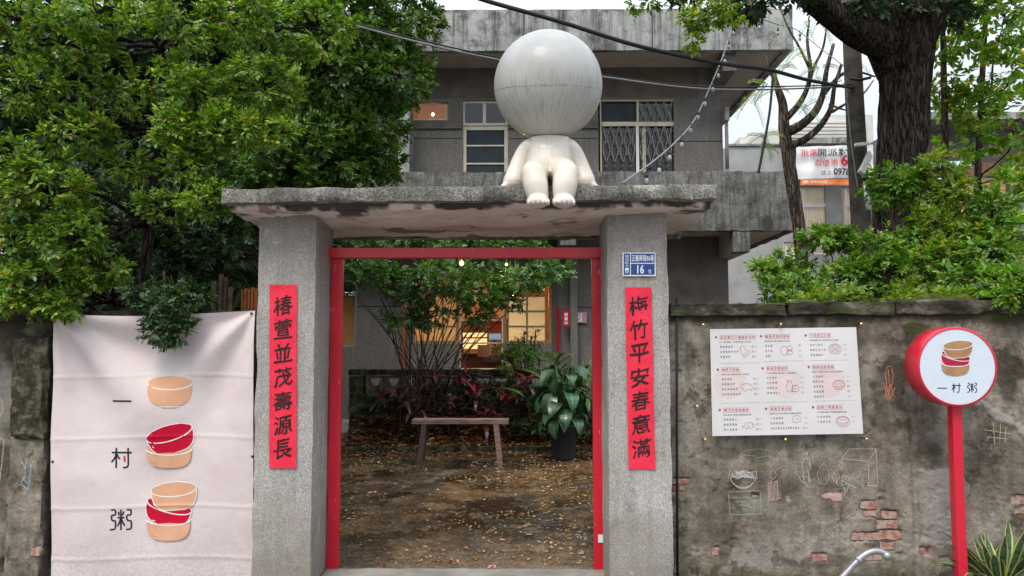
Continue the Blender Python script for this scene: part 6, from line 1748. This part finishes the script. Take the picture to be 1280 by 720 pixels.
def cable(label, pts, r, mat, name='overhead_cable', n_=12, group='overhead cables'):
    q = [P(*p) for p in pts]; q2 = []
    for i in range(len(q)-1):
        a, b, c_, d = q[max(i-1,0)], q[i], q[i+1], q[min(i+2,len(q)-1)]
        for k in range(n_):
            t = k/n_; q2.append(.5*((2*b)+(c_-a)*t+(2*a-5*b+4*c_-d)*t*t+(-a+3*b-3*c_+d)*t**3))
    q2.append(q[-1]); m_ = MB(); m_.tube(q2, r, 8); o = m_.build(name, mat); tag(o, label, 'cable', group); return o
cable('thick black overhead cable sweeping down from top centre to the utility pole', [(560,-18,6.5),(605,0,6.6),(700,27,6.8),(800,58,7.1),(900,79,7.5),(960,87,7.9),(1010,100,8.4),(1066,110,9.1)], .021, M['black'])
cable('thin grey overhead cable passing behind the round head', [(430,28,7.0),(520,52,7.2),(620,74,7.5),(760,97,8.0),(900,112,8.6),(1066,108,9.1)], .010, M['cable_grey'])
cable('thin dark overhead cable just above the grey one at upper left', [(430,26,7.0),(520,49,7.2),(620,71,7.5),(740,92,8.0),(880,108,8.6),(1066,106,9.1)], .008, M['black'])
cable('thin drop wire hanging beside the balcony corner', [(966,95,10.0),(962,140,10.0),(954,185,10.0),(948,216,10.0)], .017, M['black'])
cable('thin upright wire in front of the utility pole', [(1058,110,8.9),(1063,170,8.9),(1072,235,8.9)], .008, M['cable_grey'])
cable('thin wire crossing the right house behind the leaves', [(1150,130,12),(1220,150,12),(1300,172,12)], .012, M['black'])
sl = empty('string_lights', P(920,40,9.0), 'string of small clear bulbs on a pale cord slanting down to the canopy', 'string lights')
def cord(pts, n_=10):
    q = [P(*p) for p in pts]; q2 = []
    for i in range(len(q)-1):
        a, b, c_, d = q[max(i-1,0)], q[i], q[i+1], q[min(i+2,len(q)-1)]
        for k in range(n_):
            t = k/n_; q2.append(.5*((2*b)+(c_-a)*t+(2*a-5*b+4*c_-d)*t*t+(-a+3*b-3*c_+d)*t**3))
    q2.append(q[-1]); return q2
m_ = MB(); m_.tube(cord([(921,14,9.2),(912,45,8.8),(903,72,8.4),(885,115,7.8),(868,150,7.3),(845,177,6.8),(815,203,6.2),(778,229,5.4)]), .0075, 6); m_.build('cord', M['cable_grey'], sl)
m_ = MB(); m_.tube(cord([(921,12,9.2),(945,21,9.4),(970,30,9.6),(995,37,9.9),(1025,60,9.6),(1062,88,9.2)]), .006, 6); m_.build('cord', M['cable_grey'], sl)
M['bulbglass'] = simple('clear bulb', (.34,.35,.37), .1, .6, var=.05, bump=0)
for (x, y, Y) in ((928.5,22,9.2),(917,40,8.9),(911,57,8.7),(906,75,8.4),(898,93,8.1),(891,110,7.9),(881,128,7.6),(872,145,7.4),(863,161,7.2),(852,179,6.9),(837,195,6.6),(824,211,6.3),(808,224,6.0),(949.5,33,9.4),(972.5,40,9.6),(1000,47,9.8)):
    q = P(x, y, Y); m_ = MB(); m_.lathe([(0,-.046),(.010,-.043),(.017,-.030),(.019,-.015),(.014,.002),(.010,.012)], q, 12); b_ = m_.build('bulb', M['bulbglass'], sl)
    m_ = MB(); m_.lathe([(.013,.008),(.015,.012),(.015,.045),(.004,.05),(.003,.10)], q, 10); m_.build('socket', M['black'], b_)

# ------------------------------------------------------------------ courtyard plants
sh = empty('courtyard_shrub', P(535,525,12.0), 'many-stemmed spreading shrub in the planting bed behind the bench', 'shrub')
CS = [(435,345,12.0,.35,.5,.10,30),(470,342,11.6,.45,.5,.16,44),(510,358,11.8,.45,.5,.22,48),(560,345,11.4,.5,.5,.24,54),(600,360,11.6,.45,.5,.22,50),(650,350,11.6,.45,.5,.14,44),(690,338,11.8,.35,.4,.12,30),
      (450,308,12.2,.55,.6,.18,54),(520,305,12.2,.6,.6,.20,60),(590,308,12.2,.6,.6,.20,60),(650,306,12.4,.45,.6,.14,40),(540,395,12.0,.35,.4,.16,26),(600,390,11.8,.25,.3,.12,14),(640,375,11.6,.25,.3,.10,16),(500,280,12.6,.8,.6,.15,50),(620,282,12.6,.6,.6,.12,40),(500,400,11.9,.3,.3,.1,10)]
mb = MB(); Cs = []; Ds = []; root = P(530,512,12.0)
for bi, b in enumerate(CS):
    c_ = P(b[0], b[1], b[2])
    for j in range(2):
        s_ = root+Vector((random.uniform(-.28,.28), random.uniform(-.15,.15), -.1)); e_ = c_+Vector((random.uniform(-.25,.25), random.uniform(-.2,.2), random.uniform(-.08,.05)))
        mid = s_.lerp(e_, .5); mid.x = s_.x+(e_.x-s_.x)*.33; mid.z += .12
        q = [(s_*(1-t)*(1-t)+mid*2*t*(1-t)+e_*t*t)+Vector((mnoise.noise((bi+j*3.3, t*4, 0)), mnoise.noise((bi+j, t*4, 3)), 0))*.07 for t in [k/12 for k in range(13)]]
        mb.tube(q, [.0135-.0009*k for k in range(13)], 6)
    Ci, Di = blob_clusters([b], up=.5); Cs.append(Ci); Ds.append(Di); twigs(mb, c_, Ci, .25, .003)
mb.build('stems', M['bark3'], sh); make_leaves('foliage', *sprays(np.concatenate(Cs), np.concatenate(Ds), 5, 7, .13, .068, .034), M['leaf_shrub'], sh)

def blade_mesh(name, L_, W_, arch, n_=8, shape='lance', fold_=.25, tipw=0):
    """leaf blade along +X rising, arching down; UV: x across, y along"""
    vs = []; fs = []; uv = []
    el = 0; x = 0; z = 0
    for i in range(n_+1):
        t = i/n_
        if shape == 'lance': w = math.sin(PI*min(1, t*.96+.02))**.75*(1-.25*t)
        elif shape == 'heart': w = max(.05, math.sin(PI*min(1, .12+.88*t))**.8*(1.25-.55*t)) if t > .0 else .25
        elif shape == 'strap': w = .55+.45*min(1, t*3) if t < .6 else max(.02, 1-((t-.6)/.4)**1.6)
        elif shape == 'snake': w = .62+.38*math.sin(min(1, t*1.8)*PI/2) if t < .65 else max(.02, 1-((t-.65)/.35)**1.5)
        if i == n_: w = .01
        hw = W_/2*w
        for k, s_ in enumerate((-1, -.5, 0, .5, 1)):
            vs.append((x+math.sin(el)*-abs(s_)*hw*fold_*0, s_*hw, z+abs(s_)*hw*fold_)); uv.append(((s_+1)/2, t))
        x += math.cos(el)*L_/n_; z += math.sin(el)*L_/n_; el -= arch/n_
    for i in range(n_):
        for k in range(4): a = i*5+k; fs.append((a, a+5, a+6, a+1))
    me = bpy.data.meshes.new(name); me.from_pydata(vs, [], fs); me.polygons.foreach_set('use_smooth', [True]*len(fs))
    ul = me.uv_layers.new(name='UVMap')
    for lp in me.loops: ul.data[lp.index].uv = uv[lp.vertex_index]
    me.update(); return me
def put_leaf(me, mat, parent, loc, az, el, roll=0, sc=1, name='leaf'):
    m2 = me
    key = me.name+mat.name
    if key not in _lm: m2 = me.copy(); m2.materials.append(mat); _lm[key] = m2
    m2 = _lm[key]
    o = bpy.data.objects.new(name, m2); COL.objects.link(o); o.parent = parent
    o.location = Vector(loc)-parent.location
    o.rotation_mode = 'QUATERNION'
    o.rotation_quaternion = (Matrix.Rotation(az, 3, 'Z') @ Matrix.Rotation(-el, 3, 'Y') @ Matrix.Rotation(roll, 3, 'X')).to_quaternion()
    o.scale = (sc, sc, sc); return o
_lm = {}
heart = [blade_mesh('heart_leaf%d' % k, .30, .17, .9+.4*k, 8, 'heart', .18) for k in range(3)]
strap = [blade_mesh('strap_leaf%d' % k, .46, .055, 1.1+.5*k, 9, 'lance', .3) for k in range(3)]
cord_ = [blade_mesh('lance_leaf%d' % k, .42, .075, .9+.6*k, 8, 'lance', .35) for k in range(3)]
snk = [blade_mesh('snake_leaf%d' % k, .39, .054, .15+.45*k, 9, 'snake', .35) for k in range(3)]
# big-leaved pot plant
top = Vector((pt.location.x, 10.55, .46))
for i in range(64):
    a_ = i*2.399; h_ = .04+.78*((i*7) % 64)/64; rr_ = random.uniform(.12,.36)*(1.15-h_*.6)
    b_ = top+Vector((math.cos(a_)*rr_, math.sin(a_)*rr_, h_))
    mb = MB(); mb.tube([top+Vector((math.cos(a_)*.03, math.sin(a_)*.03, 0)), top+Vector((math.cos(a_)*rr_*.5, math.sin(a_)*rr_*.5, h_*.75)), b_], .005, 5); mb.build('stalk', M['leaf_shrub'], pt)
    put_leaf(heart[i % 3], M['bigleaf'], pt, b_, a_+random.uniform(-.3,.3), random.uniform(-1.1,.5)-(.35 if h_ < .3 else 0), random.uniform(-.5,.5), random.uniform(.7,1.15))
# bright upright leaves behind it
rk = empty('ginger_plant', P(725,540,11.4), 'light green arching-leaved plant behind the black pot, beside the right red upright', 'plant')
for i in range(60):
    cx = P(random.choice((676,690,702,715,728,738)), 470, 11.5).x; b_ = Vector((cx+random.uniform(-.05,.05), 11.45+random.uniform(-.2,.2), random.uniform(.45,1.25)))
    put_leaf(strap[i % 3], M['bigleaf2'], rk, b_, random.uniform(0, 2*PI), random.uniform(.1,1.2), 0, random.uniform(.8,1.3))
for cx in (676,690,702,715,728,738):
    x_ = P(cx,470,11.5).x; mb = MB(); mb.tube([(x_,11.45,.2),(x_+.02,11.45,.8),(x_,11.45,1.3)], .01, 6); mb.build('stem', M['leaf_shrub'], rk)
broad = blade_mesh('broad_leaf', .42, .17, .5, 8, 'lance', .3)
for (x, y, a_) in ((732,470,.2),(738,455,.4),(676,455,2.6),(655,478,2.8)):
    q = P(x, y+18, 11.3); put_leaf(broad, M['bigleaf2'], rk, q, a_, 1.2 if a_ < 1 else .5, 0, 1)
# red cordylines
def cordyline(px, py, Y, n_, hgt, redfrac, label):
    az0 = random.uniform(0, 6)
    base = P(px, py, Y); t = empty('cordyline', Vector((base.x, Y, bedz(np.array(base.x), np.array(Y)))), label, 'plant', 'maroon plants in the bed')
    g0 = t.location; topv = Vector((base.x+random.uniform(-.05,.05), Y, base.z)); mb = MB(); mb.tube([g0, g0.lerp(topv,.5)+Vector((.02,0,0)), topv], [.012,.011,.009], 7); mb.build('stem', M['twig'], t)
    for i in range(n_):
        a_ = i*2.399+az0; s_ = (i/n_); red = i >= n_*(1-redfrac)
        put_leaf(cord_[i % 3], M['cordy_red'] if red else M['cordy'], t, topv+Vector((0,0,-.22*(1-s_))), a_, random.uniform(.15,.7)+.8*s_, 0, random.uniform(.7,1.15))
def bedz(x, y): return float(.03 + .34*sstep(11.25, 12.6, np.array(float(y)))*1.0)
cordyline(478,500,11.9,14,.8,.35,'maroon cordyline with orange-red young leaves at the left end of the low wall')
cordyline(543,478,11.7,14,1.0,.15,'tall dark maroon cordyline rising among the shrub stems')
cordyline(585,468,12.3,12,1.0,.3,'cordyline below the shop door, leaves red at the centre')
cordyline(608,520,11.5,12,.7,.25,'low maroon cordyline just above the bench seat at its right')
cordyline(560,505,11.6,12,.7,.1,'low dark cordyline behind the middle of the bench')
cordyline(630,500,11.8,12,.8,.4,'cordyline with slender pink-red leaves right of the bench')
cordyline(662,478,11.5,13,1.0,.5,'cordyline with a bright crimson spear left of the pot plant')
cordyline(522,505,11.5,12,.7,.05,'blackish cordyline above the left end of the bench')
cordyline(500,492,11.6,12,.8,.25,'maroon cordyline between the left end plant and the shrub stems')
cordyline(598,492,11.7,14,.9,.4,'cordyline with pinkish leaves leaning right above the bench middle')
cordyline(645,462,12.0,12,.9,.3,'slim cordyline in front of the pale breeze block, left of the spiky plant')
cordyline(575,480,11.9,12,.9,.2,'dusky cordyline behind the bench between two redder ones')
# dark yucca-like plant before the window
yk = empty('spiky_plant', P(658,505,12.2), 'dark narrow-leaved bushy plant silhouetted against the lit window', 'plant')
for cx, hz in ((648,424),(655,415),(664,420),(670,412),(645,440),(660,440),(668,436)):
    tp2 = P(cx, hz, 12.2); mb = MB(); mb.tube([Vector((P(658,505,12.2).x,12.2,.4)), tp2], .012, 6); mb.build('stem', M['twig'], yk)
    for i in range(17):
        put_leaf(strap[i % 3], M['yucca'], yk, tp2+Vector((random.uniform(-.03,.03), 0, -.40*i/17)), i*2.399, .95-.03*i, 0, .52)
# understorey
us = [(x_, 500+8*math.sin(x_*.3), 12.1, .22, .22, .14, 10) for x_ in range(462, 745, 20)]+[(x_, 535, 11.5, .18, .12, .05, 4) for x_ in range(640, 740, 16)]
Ci, Di = blob_clusters(us, up=.7); o = make_leaves('understorey', *sprays(Ci, Di, 6, 6, .12, .065, .028), M['leaf_deep'], None); tag(o, 'dark low ground plants filling the bed in front of the low wall', 'ground plants', kind='stuff')
uv_ = [(x_, 445+10*math.sin(x_*.7), 12.0, .20, .2, .12, 12) for x_ in (640, 652, 635, 676)]
Ci, Di = blob_clusters(uv_, up=.7); o = make_leaves('fern_bush', *sprays(Ci, Di, 6, 8, .12, .05, .016), M['leaf_mid'], None); tag(o, 'small feathery green bush under the dark spiky plant', 'plant')
# litter in the bed and on the floor
def litter(name, n_, xr, yr, zf, size, mat, label, dens=None):
    x = RNG.uniform(*xr, n_); y = RNG.uniform(*yr, n_)
    if dens is not None:
        k_ = RNG.random(n_) < dens(x, y); x = x[k_]; y = y[k_]
    m_ = len(x); z = zf(x, y)
    a_ = RNG.uniform(0, 2*PI, m_); D0 = np.stack([np.cos(a_), np.sin(a_), RNG.uniform(-.05, .35, m_)], -1)
    N0 = np.stack([RNG.normal(0, .35, m_), RNG.normal(0, .35, m_), np.ones(m_)], -1)
    L_ = RNG.uniform(.6, 1.3, m_)*size
    o = make_leaves(name, np.stack([x, y, z], -1), D0, N0, L_, L_*RNG.uniform(.4,.65,m_), mat, None, .3, .12); tag(o, label, 'leaf litter', kind='stuff'); return o
bz_np = lambda x, y: .045 + .34*sstep(11.25, 12.6, y) + .07*(fbm(x, y, 3, 4, 61)-.5) + RNG.uniform(0, .035, x.shape)
litter('bed_leaf_litter', 9000, (BX(428,11.2), 3.2), (11.2, 12.6), bz_np, .085, M['litter'], 'thick brown dead leaves covering the planting bed')
cg = lambda x, y: (fbm(x, y, 1.2, 5, 3)-.5)*.05 + .012
litter('courtyard_fallen_leaves', 7500, (-2.6, 2.2), (5.5, 11.1), cg, .034, M['fallen'], 'scattered small dry leaves on the wet courtyard floor', lambda x, y: .08+.75*sstep(.46, .64, fbm(x, y, 1.0, 4, 88)))
litter('courtyard_leaf_crumbs', 60000, (-2.6, 2.2), (5.45, 11.1), cg, .0125, M['crumb'], 'tiny leaf fragments strewn over the courtyard floor', lambda x, y: .10+.9*sstep(.44, .60, fbm(x, y, 1.3, 6, 90, .7)))
litter('kerb_leaf_drift', 900, (BX(428,11.2), 2.6), (10.7, 11.12), cg, .07, M['litter'], 'brown leaves drifted against the bed kerb')
def fallen_leaf(px, py, sz, col, label, z=.03, Y=None):
    Y = Y or 1.53*960/(py-430); q = Vector((P(px, 500, Y).x, Y, z)); vs = []; k = 0; n_ = 22
    vs.append((0,0,.004))
    for i in range(n_):
        a_ = 2*PI*i/n_; r_ = sz*(.45+.55*abs(math.cos(a_*2.5))**1.4)*(1.05 if i % 2 else .9); vs.append((math.cos(a_)*r_, math.sin(a_)*r_, .010*math.sin(a_*3+px)))
    mb = MB(); mb.add([(q.x+a, q.y+b, q.z+c_) for a, b, c_ in vs], [(0, 1+i, 1+(i+1) % n_) for i in range(n_)])
    o = mb.build('fallen_leaf', simple('dead leaf '+col, {'p':(.52,.25,.20),'r':(.36,.06,.045),'t':(.50,.40,.27)}[col], .7, .3, var=.2, sc=60)); tag(o, label, 'leaf', 'larger fallen leaves'); return o
fallen_leaf(615, 703, .035, 'p', 'large pinkish maple-like leaf lying on the inner edge of the threshold', .035)
fallen_leaf(477, 701, .018, 'r', 'small dark red leaf on the courtyard floor at the left near the threshold', .02)
fallen_leaf(563, 694, .016, 'r', 'small pinkish red leaf left of the large pinkish leaf', .02)
fallen_leaf(719, 716, .022, 'r', 'dark red curled leaf on the threshold near the right upright', .03, 5.12)
fallen_leaf(752, 711, .022, 'p', 'pale brown leaf against the foot of the right red upright', .03, 5.2)
fallen_leaf(463, 717, .018, 't', 'tan leaf on the threshold at its left part', .03, 5.1)
fallen_leaf(723, 668, .024, 't', 'curled pale tan leaf on the floor near the right upright', .03)

# snake plant in a white pot
spn = empty('snake_plant', (P(1247,735,5.0).x, 4.98, -.12), 'yellow-edged snake plant in a white pot beside the red sign post', 'potted plant')
c0 = Vector((P(1250,735,5.0).x, 4.98, -.13)); mb = MB(); mb.lathe([(.0,0),(.10,0),(.115,.02),(.145,.17),(.150,.18),(.138,.185),(.125,.15),(0,.15)], c0, 36); mb.build('pot', M['white_metal'], spn)
mb = MB(); mb.lathe([(0,.16),(.128,.158)], c0, 24); mb.build('soil', M['soil'], spn)
tb = c0+Vector((0,0,.15))
for i in range(34):
    a_ = i*2.399; out = .35+.65*((i*11) % 34)/34; q = tb+Vector((math.cos(a_)*.085*out, math.sin(a_)*.07*out, 0))
    put_leaf(snk[2 if out > .8 else (1 if out > .5 else 0)], M['snake'], spn, q, a_, 1.45-.75*out**1.5, random.uniform(-1,1), random.uniform(.75,1.15))
for (x, y) in ((1206,655),(1190,690)):
    pass
for (a_, el, s_, r_) in ((PI*.98, .25, 1.15, 0), (PI*.9, .75, 1.1, .4), (PI*1.1, .5, 1., -.3)):
    put_leaf(snk[2], M['snake'], spn, tb+Vector((-.07, -.03, 0)), a_, el, r_, s_)
# weeds at the wall foot
def weed(px, Y, n_, s_, label):
    t = empty('weed', Vector((P(px, 700, Y).x, Y, -.12)), label, 'weed', 'weeds at the wall foot')
    for i in range(n_): put_leaf(cord_[i % 3], M['bigleaf2'], t, t.location+Vector((0,0,.03)), i*2.4+.4, random.uniform(.3,1.1), 0, s_*random.uniform(.8,1.2))
weed(848, 5.12, 8, .32, 'small green weed at the foot of the right gate post'); weed(861, 5.16, 7, .28, 'second small weed just right of the gate post weed')
weed(1093, 5.17, 6, .22, 'tiny weed under the bent grey pipe'); weed(1131, 5.17, 6, .22, 'tiny weed right of the grey pipe')
weed(905, 5.18, 5, .15, 'low tuft of weed below the green chalk box')
